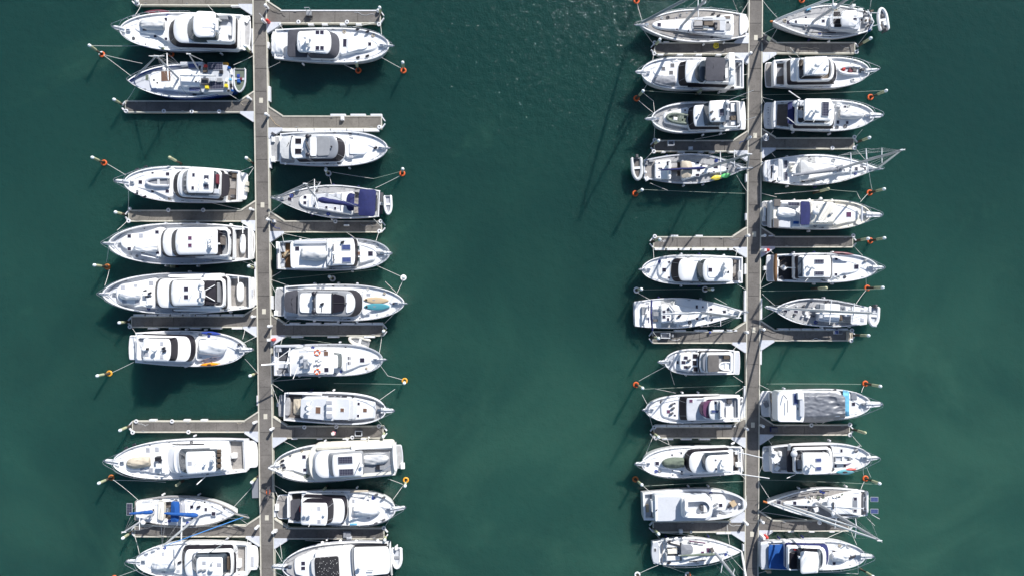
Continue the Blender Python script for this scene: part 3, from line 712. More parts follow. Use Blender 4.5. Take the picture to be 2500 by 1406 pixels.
for y in (510, 560, 625, 690): b.seat(1672, y, 40, 40, 'brown')
b.slab('aft_overhang', 1805, 1710, 590, 310, 300, 10, 3.3, 3.45, 'white')
b.box('cockpit_hatch', 1860, 563, 60, 62, .5, 'white'); b.box('cockpit_mat', 1832, 640, 40, 70, .05, 'dark_grey')
for q in ((810, 492, 44, 50), (922, 483, 44, 50), (742, 730, 50, 40), (845, 730, 50, 40), (1325, 652, 46, 44)): b.hatch(*q, m='hatch_grey')
b.fenders([(640, 425), (540, 466), (555, 796), (655, 826)]); b.arch(1590, 630, 120, 5.6, .2); b.dome(1600, 600, .2, .6); b.dome(1500, 660, .16, .5); b.aerials([(1400, 650, 1380, 660, .4), (1440, 600, 1400, 770, 1.4)])
tender_cover(b, 840, 540, 645, 140, 'beige tender cover on foredeck of the motor yacht with brown fly seats', 'beige', h=.8, tilt=-3)
b.box('outboard_motor', 925, 605, 70, 50, .7, 'black'); b.fender(960, 620); b.box('davit_base', 930, 690, 50, 60, .8, 'white'); b.box('deck_locker', 985, 650, 18, 250, .35, 'white'); b.pole('davit', 740, 795, 2.8, 1000, 815, 3., .06, 'white')
b.pulpit(300, 628, .5); b.pole('outrigger', 1520, 810, 3.5, 1408, 912, 5., .06, 'white')

b = Boat('a8', 'A7', (1905, 632), (648, 600), 365, 'white ketch with blue sail covers, blue dodger and furled blue jib', 'the blue-sailed ketch', ws=.62, tm=.42, p=2.6, q=1., cat='sailing boat', name='ketch', group='sailing boats moored at the pontoons', deck='white_b', bul=.08, za=1.3, zf=1.8, lip='teak', cock=(1090, .8, 'teak_dark', .5, 3.2), rail_from=.1)
b.trunk(1240, 1730, 590, 250, 110, 200, .4); b.slab('aft_cabin_roof', 660, 850, 590, 200, 240, 5, None, 1.75, 'white'); b.slab('cockpit_coaming', 930, 1000, 600, 230, 250, 5, None, 1.7, 'ivory')
b.canvas('dodger', 1090, 1192, 615, 250, 245, 20, 2.9, 'blue_canvas', crown=.2); b.slab('dodger_window', 1195, 1238, 610, 235, 200, 30, 1.8, 2.5, 'hatch_grey')
b.hatches([(1348, 553, 40), (1520, 585, 32, 42), (1615, 637, 48), (1345, 690, 38, 30), (870, 590, 42, 26)]); b.hatches([(1600, 548, 22, 10), (1505, 498, 26, 30)], 'black'); b.fender(1430, 555)
b.mast(1435, 662, 978, 1048, .14); b.boom(1430, 655, 1005, 628, 3.0, 'blue_canvas', .15); b.spreader(1225, 680, 1218, 1002, .08); b.stay(1975, 680, 2.4, r=.055, m='rope_blue', name='furled_jib'); b.stay(1020, 740); b.stay(965, 560)
b.box('helm_wheel', 1045, 600, 24, 60, .7, 'chrome')
b.mast(885, 628, 515, 862, .11, name='mizzen_mast'); b.boom(880, 613, 582, 632, 2.9, 'blue_canvas', .13, 'mizzen_boom'); b.spreader(714, 660, 706, 838, .05)
v = b.onmast(748, 750); mb = MB(); mb.ball(P('A7', 748, 748, v.z + .2), .28, .28, .2); mb.build('radar_dome', 'white', b.root); b.stay(640, 690); b.stay(610, 640)
b.solar(582, 585, 70, 150, 'solar_dark', z=2.2)
mb = MB(); mb.tube([b.pt(.98, 0, 2.), P('A7', 2050, 690, 2.3)], .1, 8); mb.build('bowsprit', 'teak', b.root); mb = MB(); mb.tube([b.pt(.93, .35, 2.5), P('A7', 2030, 655, 2.7), P('A7', 2055, 690, 2.7), P('A7', 2000, 705, 2.7), b.pt(.93, -.35, 2.5)], .03, 6); mb.build('bowsprit_rail', 'chrome', b.root)

b = Boat('a9', 'A7', (650, 1228), (2030, 1205), 445, 'white flybridge motor yacht beneath the blue-sailed ketch with square teak cockpit and peaked tender', 'the square-cockpit motor yacht', ws=.86, p=2.3, q=.88, za=1.6, zf=2.5, cock=(1885, 1., 'teak', .25))
b.platform(2148, 300, 'white_b', yc=1180); b.hatch(2085, 1225, 40, 130, 'hatch_grey')
b.trunk(1240, 750, 1225, 340, 200, 220, .3)
b.house(1815, 1262, 1235, 330, 330, 60, 3.4, 36, 'white', 'glass', roofname='deckhouse_roof'); b.fly(1830, 1365, 1250, 310, 300, 40, 3.5, 4.1, floor='dark_grey', tail=12)
b.house(1728, 1405, 1290, 235, 240, 40, 4.9, 60, 'white', 'glass_blue', z0=3.6, pre='fly_', th=.16); b.seat(1790, 1250, 24, 160, 'brown'); b.canvas('aft_shade', 1880, 1812, 1240, 250, 270, 5, 3.35, 'mesh_cover', tail=10, crown=.02)
for q in ((995, 1132, 32, 44), (1000, 1340, 40, 34), (1180, 1340, 36, 30), (1498, 1240, 40), (1682, 1263, 50, 44), (1500, 1390, 36, 30)): b.hatch(*q, m='hatch_grey')
b.dome(1580, 1320, .3, .4); b.fenders([(1450, 1330), (1500, 1330)], 'grey'); b.arch(1585, 1262, 40, 5.5, .12, 'chrome'); b.pole('outrigger', 1520, 1140, 3.8, 1735, 1005, 5.4, .05, 'chrome'); b.fender(1195, 1235)
b.box('cockpit_locker', 1915, 1255, 55, 100, .5, 'white'); b.fenders([(945, 1045), (870, 1090), (790, 1120)], 'pale_grey'); b.pulpit(565, 1222)
tender_cover(b, 1150, 850, 1260, 170, 'white peaked tender cover on foredeck of the square-cockpit motor yacht', 'white', h=.9)

# ================================================================== the row east of the same walkway
b = Boat('b1', 'B1', (1862, 560), (455, 540), 425, 'white sports cruiser with dark grey screen covers and white tarp over its swim platform', 'the white-tarp cruiser', ws=.84, tm=.5, p=2.3, q=.86, zf=2.2, deck='white_b')
b.platform(425, 300, 'white_b'); tender_cover(b, 412, 572, 545, 280, 'crumpled white tarp over the swim platform of a sports cruiser', 'white', h=.6, cat='tarp', group=None, nose=.1)
b.canvas('cockpit_cover', 612, 860, 537, 325, 330, 5, 2.6, 'charcoal', legs=False)
b.trunk(1250, 1720, 548, 260, 180, 260, .3); b.house(845, 1130, 520, 300, 305, 60, 3.1, 125, 'charcoal', 'charcoal', th=.05, zm=2.0, roofname='screen_cover', crown=0)
b.slab('hardtop', 738, 1140, 512, 250, 290, 70, 2.9, 3.3, 'white', tail=16, soft=.12, crown=.06)
for q in ((980, 402, 46, 48), (1035, 402, 46, 48), (980, 594, 46, 50), (1036, 594, 46, 50)): b.hatch(*q, m='hatch_glass')
b.arch(855, 490, 110, 4.2, .3); b.dome(830, 462, .2, .7); b.dome(880, 472, .22, .5); b.hatch(1315, 530, 42, 96); b.hatch(1617, 545, 44, 42); b.panel('sun_pad', 1345, 1600, 545, 200, 130, 120, 'white', .12)
b.fenders([(1470, 365), (1592, 392), (1475, 708), (1590, 690)]); b.pulpit(1895, 563, .25); b.aerials([(745, 495, 800, 520, .6), (720, 560, 770, 500, .9)])

b = Boat('b2', 'B2', (1842, 612), (520, 618), 430, 'sports yacht with silver-grey roof panels, black radar domes and white foredeck sun pad', 'the silver-roof cruiser', ws=.86, tm=.45, p=2.3, q=.9, zf=2.3, deck='white', hull='white_b')
b.platform(415, 310, 'teak_grey', yc=620); b.box('stern_locker', 432, 500, 36, 76, .8, 'white', z0=.4); b.box('stern_locker', 430, 750, 44, 66, .8, 'white', z0=.4); b.panel('side_deck_teak', 540, 700, 770, 60, 50, 20, 'teak_grey')
b.trunk(1320, 1600, 610, 250, 180, 120, .25); b.house(700, 1235, 605, 290, 280, 100, 3.3, 85, 'silver', 'glass', roofname='roof', zm=2.0, crown=.12)
b.canvas('aft_canvas', 550, 700, 605, 270, 300, 5, 3.0, 'pale_canvas', tail=30, legs=False); b.slab('hardtop', 668, 880, 605, 270, 250, 30, 3.3, 3.6, 'white', tail=20); b.slab('hardtop_rim', 660, 700, 605, 290, 270, 0, 3.2, 3.5, 'dark_grey', tail=20)
b.hatches([(745, 530, 76, 68), (743, 655, 78, 68)], 'glass'); b.arch(857, 590, 300, 4.3, .45, 'silver'); b.dome(856, 470, .26, .3, 'rubber'); b.dome(858, 695, .26, .3, 'rubber'); b.pole('radar_array', 835, 525, 4.6, 880, 635, 4.6, .07, 'black')
b.panel('sunroof', 890, 970, 592, 238, 238, 0, 'white', .06); b.panel('roof_panel', 972, 1130, 590, 240, 230, 30, 'grey', .05); b.dome(1150, 595, .12, .25, 'rubber'); b.dome(800, 635, .14, .3)
b.panel('sun_pad', 1370, 1560, 612, 150, 150, 12, 'white_b', .14); b.hatches([(1395, 500, 44, 36), (1390, 715, 42, 36)], 'hatch_grey'); b.fender(1690, 610); b.pulpit(1850, 612, .2); b.dome(585, 805, .15, .1)

b = Boat('b3', 'B3', (452, 427), (1740, 490), 405, 'sloop with navy bimini, navy dodger, navy boom cover and teak side decks', 'the navy-canvas sloop', ws=.78, tm=.4, p=1.9, q=1., cat='sailing boat', name='sloop', group='sailing boats moored at the pontoons', deck='teak_grey', hull='hull_navy', lip='white', bul=.08, za=1.25, zf=1.7, rail_from=.1, cock=(1420, .7, 'teak', .5))
b.trunk(1420, 750, 470, 280, 170, 160, .42); b.panel('coachroof_panel', 1260, 900, 455, 190, 150, 40, 'nonskid')
b.canvas('dodger', 1430, 1330, 470, 210, 220, 60, 2.5, 'navy', crown=.1); b.canvas('bimini', 1690, 1480, 478, 330, 320, 8, 3.1, 'navy', crown=.15)
b.hatches([(828, 412, 38), (826, 480, 38), (945, 522, 22), (1090, 536, 30), (1197, 548, 28, 32)]); b.hatches([(1097, 383, 30, 34), (1205, 383, 28, 34)], 'hatch_grey'); b.hatch(640, 437, 50, 46); b.box('mainsheet_track', 1268, 465, 8, 210, .1, 'grey')
b.box('stern_seat', 1760, 410, 40, 110, .3, 'dark_grey'); b.box('stern_seat', 1757, 560, 44, 110, .3, 'dark_grey'); b.box('stern_seat', 1755, 490, 40, 40, .35, 'pale_grey'); b.box('helm_wheel', 1705, 500, 20, 150, .5, 'chrome')
b.mast(980, 445, 830, 245, .13, zb=1.8); b.boom(990, 442, 1525, 525, 2.7, 'navy', .2); b.stay(455, 425, r=.1, m='alloy', name='furled_genoa'); b.stay(500, 410, f=.9, r=.07, m='alloy', name='furled_staysail'); b.spreader(942, 190, 990, 560, .06); b.spreader(1015, 225, 925, 450, .06); b.stay(1700, 340); b.stay(1720, 640)
b.pulpit(428, 420, .2)
rib(b, 1840, 395, 1850, 640, 110, 'white inflatable dinghy on davits behind the navy-canvas sloop', z=1.4, m='white_b', floor='hatch_grey', motor=False)

b = Boat('b4', 'B3', (1865, 1097), (480, 1125), 392, 'pale trawler with brown cockpit, two solar panels and grey tarped dinghy on its roof', 'the brown-cockpit trawler', ws=.84, tm=.5, p=2.5, q=.85, zf=2.4, za=1.6, deck='white_b', hull='ivory', bul=.3, cock=(655, .9, 'teak_brown', .08), cat='trawler yacht', lip='pale_grey')
b.slab('boat_deck', 650, 1100, 1115, 335, 350, 6, None, 3.0, 'white', .0, tail=6); b.slab('side_coaming', 690, 1080, 965, 40, 40, 4, 2.9, 3.25, 'pale_grey'); b.pole('boat_deck_rail', 700, 1275, 3.5, 1100, 1275, 3.5, .03, 'chrome')
b.house(1095, 1440, 1085, 330, 320, 30, 3.2, 40, 'white', 'glass', zm=2.2, roofname='wheelhouse_roof'); b.trunk(1470, 1700, 1095, 250, 190, 60, .35); b.hatches([(1475, 1028, 44, 46), (1487, 1098, 38, 54), (1478, 1172, 44, 50)], 'glass_green'); b.hatch(1487, 1100, 34, 44, 'hatch_brown')
b.solar(1330, 1025, 110, 66, 'solar_blue'); b.solar(1336, 1178, 110, 64, 'solar_blue'); b.hatches([(732, 1042, 52), (1630, 1103, 58)]); b.pole('mast_boom', 1172, 985, 3.6, 1178, 1220, 4.2, .07, 'dark_grey'); b.dome(1175, 1100, .2, 1.2); b.arch(1120, 1090, 120, 4.6, .15, 'chrome'); b.fenders([(1085, 1095), (1285, 965)])
b.seat(545, 1020, 60, 130, 'pale_grey'); b.box('deck_box', 590, 1110, 80, 50, .35, 'tan', tilt=35); b.box('stern_locker', 550, 1215, 40, 110, .5, 'pale_grey'); b.pole('stern_rail', 515, 960, 2.4, 520, 1285, 2.4, .04, 'white'); b.box('stern_winch', 485, 1000, 30, 90, .6, 'white')
b.pulpit(1870, 1097, .4); b.box('windlass_board', 1740, 1100, 90, 50, .12, 'grey'); b.box('deck_bench', 1330, 1260, 100, 30, .2, 'white')
tender_cover(b, 775, 1105, 1110, 170, 'grey tarp over a dinghy on the cabin roof of the brown-cockpit trawler', 'pale_canvas', h=1.0, tilt=4)

b = Boat('b5', 'B4', (2048, 905), (575, 890), 450, 'big grey sports yacht with tan and teal paddleboards on its bow', 'the two-paddleboard yacht', ws=.86, tm=.42, p=2.2, q=.92, zf=2.5, za=1.6, deck='white_b', bul=.2)
b.platform(468, 350, 'teak_grey', yc=888); b.box('stern_locker', 465, 1025, 40, 60, .8, 'white', z0=.45); b.panel('side_deck_teak', 600, 720, 1085, 40, 40, 0, 'teak_grey'); b.panel('side_deck_teak', 620, 740, 712, 40, 40, 0, 'teak_grey')
b.trunk(1520, 1860, 905, 300, 160, 200, .25)
b.house(740, 1440, 905, 325, 310, 120, 3.5, 92, 'grey', 'mesh_cover', roofname='roof', zm=2.1, crown=.05); b.canvas('aft_canvas', 585, 740, 885, 245, 290, 5, 3.1, 'charcoal', tail=14, legs=False)
b.panel('roof_front', 1330, 1438, 905, 240, 230, 90, 'white_b', .12); b.panel('hardtop_panel', 770, 920, 900, 235, 240, 15, 'white', .16, tail=12); b.panel('sliding_roof', 962, 1158, 905, 238, 238, 0, 'white', .16); b.panel('glass_sunroof', 1168, 1310, 905, 236, 190, 26, 'glass', .2); b.panel('sunroof_frame', 1150, 1172, 905, 250, 250, 0, 'black', .23)
b.arch(935, 900, 290, 4.5, .4, 'grey'); b.dome(935, 787, .28, .3, 'rubber'); b.dome(935, 1010, .28, .3, 'rubber'); b.pole('radar_array', 935, 845, 4.9, 940, 960, 4.9, .09, 'black'); b.fenders([(1035, 912)]); b.pole('roof_pole', 1035, 915, 4., 1030, 1010, 4., .03, 'black'); b.pole('roof_rail', 1175, 905, 3.9, 1310, 905, 3.9, .05, 'black')
b.hatches([(1605, 797, 44, 30), (1600, 1022, 42, 30)], 'hatch_grey'); b.pulpit(2060, 908, .2); b.fender(1920, 905); b.dome(1330, 905, .1, .2, 'rubber'); b.pole('wiper', 1435, 830, 2.7, 1500, 780, 2.5, .02, 'black'); b.pole('wiper', 1435, 970, 2.7, 1500, 1040, 2.5, .02, 'black')
paddle(b, 1545, 862, 1852, 872, 82, 'tan', 'tan paddleboard on the bow of the big grey sports yacht', 'paddleboard', 'paddleboard', True, group='paddleboards on the grey yacht'); paddle(b, 1548, 947, 1865, 945, 84, 'teal', 'teal paddleboard on the bow of the big grey sports yacht', 'paddleboard', 'paddleboard', True, group='paddleboards on the grey yacht')

b = Boat('b6', 'B5', (1780, 592), (445, 600), 392, 'white workboat with two orange lifebuoys on its roof and a stern gantry', 'the lifebuoy workboat', ws=.93, tm=.5, p=2.4, q=.82, zf=2.4, za=1.5, cock=(650, .8, 'grey', .12), deck='white', cat='workboat', name='workboat', lip='pale_grey')
b.slab('gunwale_rail', 460, 800, 425, 30, 30, 0, 1.4, 1.9, 'pale_grey')
b.trunk(1275, 1640, 600, 270, 120, 120, .3)
b.house(655, 1232, 615, 310, 160, 14, 3.3, 48, 'white', 'glass_green', zm=2.1, roofname='wheelhouse_roof', crown=0); b.slab('roof_side', 690, 1215, 470, 10, 10, 0, 2.8, 3.3, 'white'); 
b.slab('roof_plate', 850, 1180, 615, 310, 310, 4, 3.3, 3.46, 'white')
b.hatches([(1085, 514, 54, 56), (1075, 474, 36, 20)], 'hatch_brown'); b.hatches([(1090, 713, 54), (1085, 762, 40, 12)]); b.hatches([(1369, 570, 34, 36), (1369, 632, 34, 36), (1528, 595, 56, 54)]); b.pole('hatch_bar', 1369, 552, 2.8, 1369, 650, 2.8, .03, 'white')
b.dome(890, 612, .3, .8); b.box('roof_rack', 790, 585, 50, 100, .4, 'pale_grey'); b.box('roof_rack', 830, 640, 44, 120, .5, 'alloy'); b.pole('aerial', 880, 560, 4.2, 840, 470, 5.2, .025, 'white'); b.pole('aerial', 740, 680, 4, 680, 825, 5, .03, 'white'); b.fenders([(780, 550), (790, 680)], 'grey')
for q in ((980, 580), (1000, 640), (960, 640), (1010, 600)): b.fender(*q, m='white')
b.pole('gantry_leg', 640, 445, 1.5, 610, 640, 4.2, .07, 'white'); b.pole('gantry_leg', 645, 785, 1.5, 610, 640, 4.2, .07, 'white'); b.pole('gantry_beam', 640, 445, 3.6, 650, 785, 3.6, .07, 'white'); b.pole('cargo_boom', 640, 630, 3.6, 290, 655, 5.2, .09, 'white'); b.pole('gantry_stay', 640, 470, 3.6, 420, 630, 4.6, .03, 'white'); b.pole('gantry_stay', 500, 500, 2, 505, 640, 2.2, .03, 'white')
b.box('winch', 510, 745, 60, 60, .6, 'grey'); b.box('fish_bin', 485, 470, 40, 60, .5, 'grey'); b.box('fish_bin', 520, 460, 24, 70, .4, 'pale_grey'); b.slab('engine_hatch', 450, 620, 560, 70, 70, 0, .8, 1.05, 'dark_grey'); b.slab('engine_hatch', 450, 620, 650, 90, 90, 0, .8, 1.02, 'pale_grey'); b.pulpit(1805, 590, .25)
for y, w in ((500, 'aft'), (735, 'forward')):
    p = b.at(980, y); k = b.k; mb = MB(); mb.torus((p.x, p.y, p.z + .07), .3, .085); o = thing('lifebuoy', 'orange lifebuoy on the workboat roof beside the ' + ('brown' if y == 500 else 'dark') + ' hatch', 'lifebuoy', (p.x, p.y, p.z), 'lifebuoys on the workboat roof'); mb.build('ring', 'orange', o)
    for a in range(4):
        mb = MB(); c = (p.x + .3 * math.cos(a * 1.57 + .6), p.y + .3 * math.sin(a * 1.57 + .6)); mb.obox(c, (math.cos(a * 1.57 + .6), math.sin(a * 1.57 + .6)), .19, .09, p.z + .0, p.z + .165, .02); mb.build('band', 'white_b', o)
rib(b, 1610, 400, 1350, 320, 140, 'white inflatable dinghy floating between the lifebuoy workboat and the pontoon', z=.35, m='ivory', floor='grey', motor=False)

b = Boat('b7', 'B5', (1820, 1213), (570, 1163), 382, 'pale grey trawler with three brown square hatches along its roofs', 'the brown-hatch trawler', ws=.88, tm=.5, p=2.5, q=.82, zf=2.4, za=1.5, deck='teak_grey', bul=.35, cock=(775, .9, 'teak_dark', .15), cat='trawler yacht', hull='pale_grey', lip='white')
b.platform(508, 270, 'teak_grey', rim='grey', yc=1155); b.slab('aft_bench', 575, 640, 1165, 220, 220, 0, .9, 1.5, 'teak_grey'); b.slab('side_seat', 600, 1030, 1010, 20, 20, 0, 1.4, 1.8, 'white')
tender_cover(b, 680, 815, 1155, 235, 'beige canvas cover over the cockpit end of the brown-hatch trawler', 'beige', h=.6, cat='canvas cover', group=None, nose=.3)
b.trunk(1390, 1690, 1205, 270, 200, 10, .5, 'nonskid'); b.slab('sloped_front', 1345, 1430, 1205, 270, 240, 10, 1.9, 2.75, 'pale_grey', front=.45); b.slab('saloon_roof', 1170, 1375, 1195, 270, 260, 12, None, 2.95, 'nonskid', .05)
b.slab('window_visor', 1345, 1425, 1200, 250, 230, 8, 2.5, 2.85, 'pale_canvas')
b.slab('boat_deck', 770, 1185, 1193, 240, 280, 6, None, 3.15, 'nonskid', .05); b.slab('fly_coaming', 1085, 1165, 1195, 230, 225, 6, 3.1, 3.75, 'white'); b.hatches([(1122, 1115, 70, 44), (1125, 1190, 72, 40), (1122, 1270, 70, 44)], 'hatch_grey')
for x0, x1, y in ((905, 1005, 1073), (1015, 1100, 1074), (1115, 1190, 1040), (1200, 1262, 1040), (1272, 1340, 1042)): b.pole('side_window', x0, y, 2.5, x1, y + 2, 2.5, .07, 'glass')
b.hatches([(988, 1208, 62, 82), (1283, 1205, 46), (1562, 1208, 48)], 'hatch_brown'); b.hatches([(1485, 1128, 30, 36), (1478, 1275, 28, 36)]); b.dome(865, 1195, .28, .7); b.dome(862, 1140, .24, .4); b.dome(860, 1250, .22, .5); b.aerials([(905, 1105, 910, 1085, .5)]); b.pulpit(1900, 1215, .45); b.box('stern_ladder', 495, 1140, 24, 50, .4, 'chrome', z0=.5)

b = Boat('b8', 'B6', (445, 1090), (1925, 1000), 455, 'trawler yacht with beige side decks, twin solar panels and grey-covered tender on the boat deck', 'the twin-solar trawler', ws=.86, tm=.5, p=2.3, q=.88, zf=2.8, za=1.8, deck='ivory', bul=.4, cat='trawler yacht', lip='white')
b.platform(2015, 290, 'teak_grey', rim='pale_grey', yc=975); b.box('outboard_motor', 2022, 1092, 46, 70, .9, 'white', z0=.5)
b.trunk(850, 520, 1070, 260, 150, 150, .25); b.slab('upper_deck', 1905, 870, 1030, 390, 430, 110, None, 3.3, 'ivory', .05); b.slab('side_roof', 1890, 1390, 850, 70, 60, 4, 3.2, 3.75, 'white'); b.slab('side_roof', 1395, 960, 868, 24, 40, 20, 3.2, 3.5, 'cream')
b.house(1480, 950, 1065, 300, 320, 130, 4.0, 30, 'white', 'pale_grey', z0=3.3, pre='pilot_', roofname='pilothouse_roof'); b.house(1530, 1165, 1078, 280, 270, 30, 5.0, 60, 'white', 'grey', z0=4.1, pre='upper_', roofname='hardtop', th=.16)
b.slab('bulwark', 1940, 1900, 990, 330, 330, 0, 3.2, 3.9, 'white', tail=8); b.panel('boat_deck_panel', 1875, 1540, 1040, 250, 250, 0, 'grey', .02); b.pole('boat_deck_rail', 1880, 900, 4.1, 1440, 900, 4.1, .07, 'black')
b.solar(1320, 1015, 178, 90); b.solar(1334, 1165, 178, 86); b.pole('aerial', 1500, 1040, 5.1, 1465, 1130, 6., .05, 'dark_grey'); b.dome(1520, 1090, .2, .4); b.hatches([(815, 975, 46), (825, 1135, 40)]); b.fenders([(840, 1205), (860, 1215)], 'green_canvas'); b.fenders([(550, 1025), (545, 1075), (570, 1110)]); b.box('locker', 1720, 1110, 46, 46, .3, 'black'); b.box('locker', 1770, 1110, 60, 50, .25, 'grey'); b.pole('davit', 1880, 1080, 4, 1700, 1200, 4.6, .05, 'chrome'); b.pole('staff', 1610, 735, 3, 1590, 800, 2, .07, 'white')
b.pole('bow_roller', 380, 1110, 2.9, 560, 1180, 2.9, .12, 'white'); b.pulpit(405, 1098, .25)
tender_cover(b, 1530, 1858, 1000, 150, 'long grey covered tender on the boat deck beside twin solar panels', 'pale_canvas', h=.7, group='covered tenders on foredecks')

b = Boat('b9', 'B7', (1940, 590), (620, 562), 425, 'white flybridge cruiser with black cockpit and rounded teak platform', 'the black-cockpit flybridge cruiser', ws=.86, tm=.5, p=2.3, q=.86, zf=2.5, za=1.5, cock=(780, .9, 'black', .1), deck='white')
b.platform(498, 300, 'teak', yc=555, tail=30); b.box('outboard_motor', 478, 565, 46, 80, .8, 'white', z0=.5); b.box('transom_seat', 620, 560, 24, 260, .5, 'white', z0=None)
b.canvas('cockpit_mat', 645, 768, 590, 240, 260, 5, 1.5, 'charcoal', legs=False, crown=.02)
b.trunk(1360, 1720, 580, 290, 210, 170, .3)
b.house(778, 1312, 600, 310, 300, 60, 3.3, 38, 'white', 'glass', roofname='deckhouse_roof'); b.fly(778, 1120, 615, 290, 290, 20, 3.4, 3.9, floor='dark_grey'); b.house(782, 1105, 640, 270, 275, 30, 4.8, 80, 'white', 'glass', z0=3.4, pre='fly_', th=.16); b.seat(765, 590, 18, 60, 'red')
for q in ((998, 573, 34, 44), (1000, 730, 34, 40), (1422, 482, 24, 40), (1600, 480, 26, 42), (1425, 687, 36, 24), (1603, 685, 34, 30), (820, 712, 34, 24)): b.hatch(*q, m='hatch_grey')
b.dome(825, 655, .22, .4); b.dome(880, 650, .22, .5); b.dome(1055, 660, .16, .2, 'pale_grey'); b.aerials([(905, 720, 870, 800, .9), (910, 560, 920, 600, .4)]); b.pulpit(2040, 565)
b.fenders([(1700, 405), (1790, 440), (1695, 755), (1790, 715)], 'dark_grey'); b.box('davit_base', 1370, 640, 14, 180, .3, 'white'); b.box('paddle', 1420, 770, 90, 18, .1, 'sky_tarp'); b.pole('stowed_board', 1385, 368, 2.6, 1600, 362, 2.8, .12, 'beige')
tender_cover(b, 1410, 1755, 600, 135, 'white pleated tender cover on foredeck of the black-cockpit flybridge cruiser', 'white', h=.85)

b = Boat('b10', 'B7', (545, 1292), (1855, 1215), 500, 'boat at the lower picture edge with black speckled cover and broad flat white roof', 'the speckled-cover boat', ws=.9, tm=.42, p=2.2, q=.9, zf=2.6, za=1.7, deck='teak_grey', bul=.3, hull='hull_navy', lip='white')
b.trunk(960, 690, 1285, 340, 200, 30, .5); b.slab('deckhouse', 1400, 950, 1260, 370, 350, 20, None, 3.0, 'white'); b.canvas('speckled_cover', 1242, 948, 1300, 260, 250, 10, 3.2, 'speckled', legs=False, crown=.1); b.slab('cover_skirt', 950, 900, 1300, 230, 160, 10, 2.3, 3.1, 'pale_canvas', front=.3)
b.slab('wide_roof', 1850, 1425, 1225, 330, 360, 8, 3.2, 3.5, 'white', tail=10); b.slab('roof_gutter', 1425, 1395, 1230, 360, 360, 0, 2.9, 3.3, 'grey'); b.slab('cockpit_well', 1865, 1425, 1225, 390, 410, 0, 1.5, 1.75, 'black'); b.slab('stern_rail', 1880, 1858, 1200, 400, 400, 0, 1.5, 2.1, 'white')
b.hatches([(805, 1245, 48), (805, 1305, 50, 44)]); b.dome(1495, 1295, .26, .6); b.pole('roof_rack', 1590, 1335, 3.8, 1665, 1335, 3.8, .05, 'grey'); b.pole('roof_rack', 1590, 1395, 3.8, 1665, 1395, 3.8, .05, 'grey'); b.pulpit(445, 1285, .5); b.fender(600, 1290)
rib(b, 1950, 1060, 1955, 1325, 145, 'white inflatable with small motor on the stern of the speckled-cover boat', z=1.2, m='white_b', floor='pale_grey', seat='grey', mx='white')

def capsule(b, x, y, w, l, h, label):
    p = b.at(x, y); k = b.k * (H - p.z - h) / H; c = P(b.c, x, y, p.z + h); mb = MB(); ring = []
    for i in range(28):
        a = 2 * math.pi * i / 28; u, v = math.cos(a), math.sin(a)
        q = c + b.ax * (w * k / 2 * math.copysign(abs(u) ** .6, u)) + b.la * (l * k / 2 * math.copysign(abs(v) ** .75, v)); ring.append(q)
    mb.loft([b.inset(ring, .1, p.z + .03), [Vector((v.x, v.y, p.z + h * .5)) for v in ring], b.inset(ring, .1, p.z + h * .9), b.inset(ring, .25, p.z + h)])
    return mb.build('covered_tender', 'white', None, label, 'covered tender', 'white tenders across the aft decks')
capsule(BOATS['a4'], 1960, 380, 74, 238, .6, 'smooth white tender across the aft deck of the plum-hatch motor yacht')
capsule(BOATS['a5'], 1930, 365, 92, 240, .6, 'smooth white tender across the aft deck of the twin-dome motor yacht')
# ================================================================== the eastern walkway, boats on its west side
SAIL = dict(cat='sailing boat', name='sloop', group='sailing boats moored at the pontoons')
b = Boat('c1', 'C1', (365, 368), (1945, 378), 480, 'sloop with teak decks, white coachroof and bare silver mast above the yellow hose coil', 'the teak-decked sloop', ws=.66, tm=.42, p=2.3, q=.95, deck='teak', bul=.08, za=1.25, zf=1.8, rail_from=.1, lip='white', **SAIL)
b.trunk(1760, 560, 370, 330, 150, 330, .42); b.slab('cockpit_coaming', 1640, 1140, 375, 250, 230, 60, 1.5, 1.85, 'pale_grey'); b.slab('cockpit_well', 1560, 1160, 380, 160, 170, 30, 1.5, 1.87, 'teak'); b.slab('reverse_transom', 1950, 1845, 360, 250, 330, 0, .4, 1.35, 'white', tail=30)
b.box('cockpit_table', 1390, 350, 140, 60, .3, 'brown'); b.box('cockpit_seat', 1235, 350, 130, 70, .12, 'teak_grey'); b.box('cockpit_seat', 1240, 430, 140, 40, .12, 'teak'); b.box('cockpit_locker', 1380, 290, 140, 44, .2, 'silver'); b.box('cockpit_locker', 1350, 410, 80, 60, .2, 'ivory'); b.box('helm_wheel', 1500, 370, 40, 90, .5, 'dark_grey'); b.box('cockpit_seat', 1420, 430, 90, 40, .2, 'white')
b.panel('aft_seat', 1715, 1615, 400, 100, 100, 0, 'teak_grey', .05); b.hatch(1670, 345, 44, 50, 'rubber'); b.panel('aft_seat', 1710, 1620, 260, 40, 40, 0, 'teak_dark', .05)
b.hatches([(660, 370, 52)]); b.hatches([(916, 274, 34, 22), (920, 440, 38, 22), (1090, 460, 22, 36)]); b.fenders([(1455, 208), (1535, 235)])
b.mast(1000, 372, 1626, -311, .17, h=17.5); b.boom(1085, 296, 1722, 297, 2.6, None); b.stay(395, 345, r=.17, m='alloy', name='furled_genoa'); b.stay(1850, 250); v = b.onmast(1255, 28); mb = MB(); mb.ball(v + Vector((.2, .2, 0)), .28, .28, .2); mb.build('radar_dome', 'white', b.root)
b.spreader(1235, -10, 1240, 260, .06); b.pole('side_window', 1090, 515, 1.8, 1300, 528, 1.8, .06, 'glass'); b.pole('side_window', 700, 450, 1.8, 920, 495, 1.8, .05, 'glass'); b.pulpit(325, 370, .2)

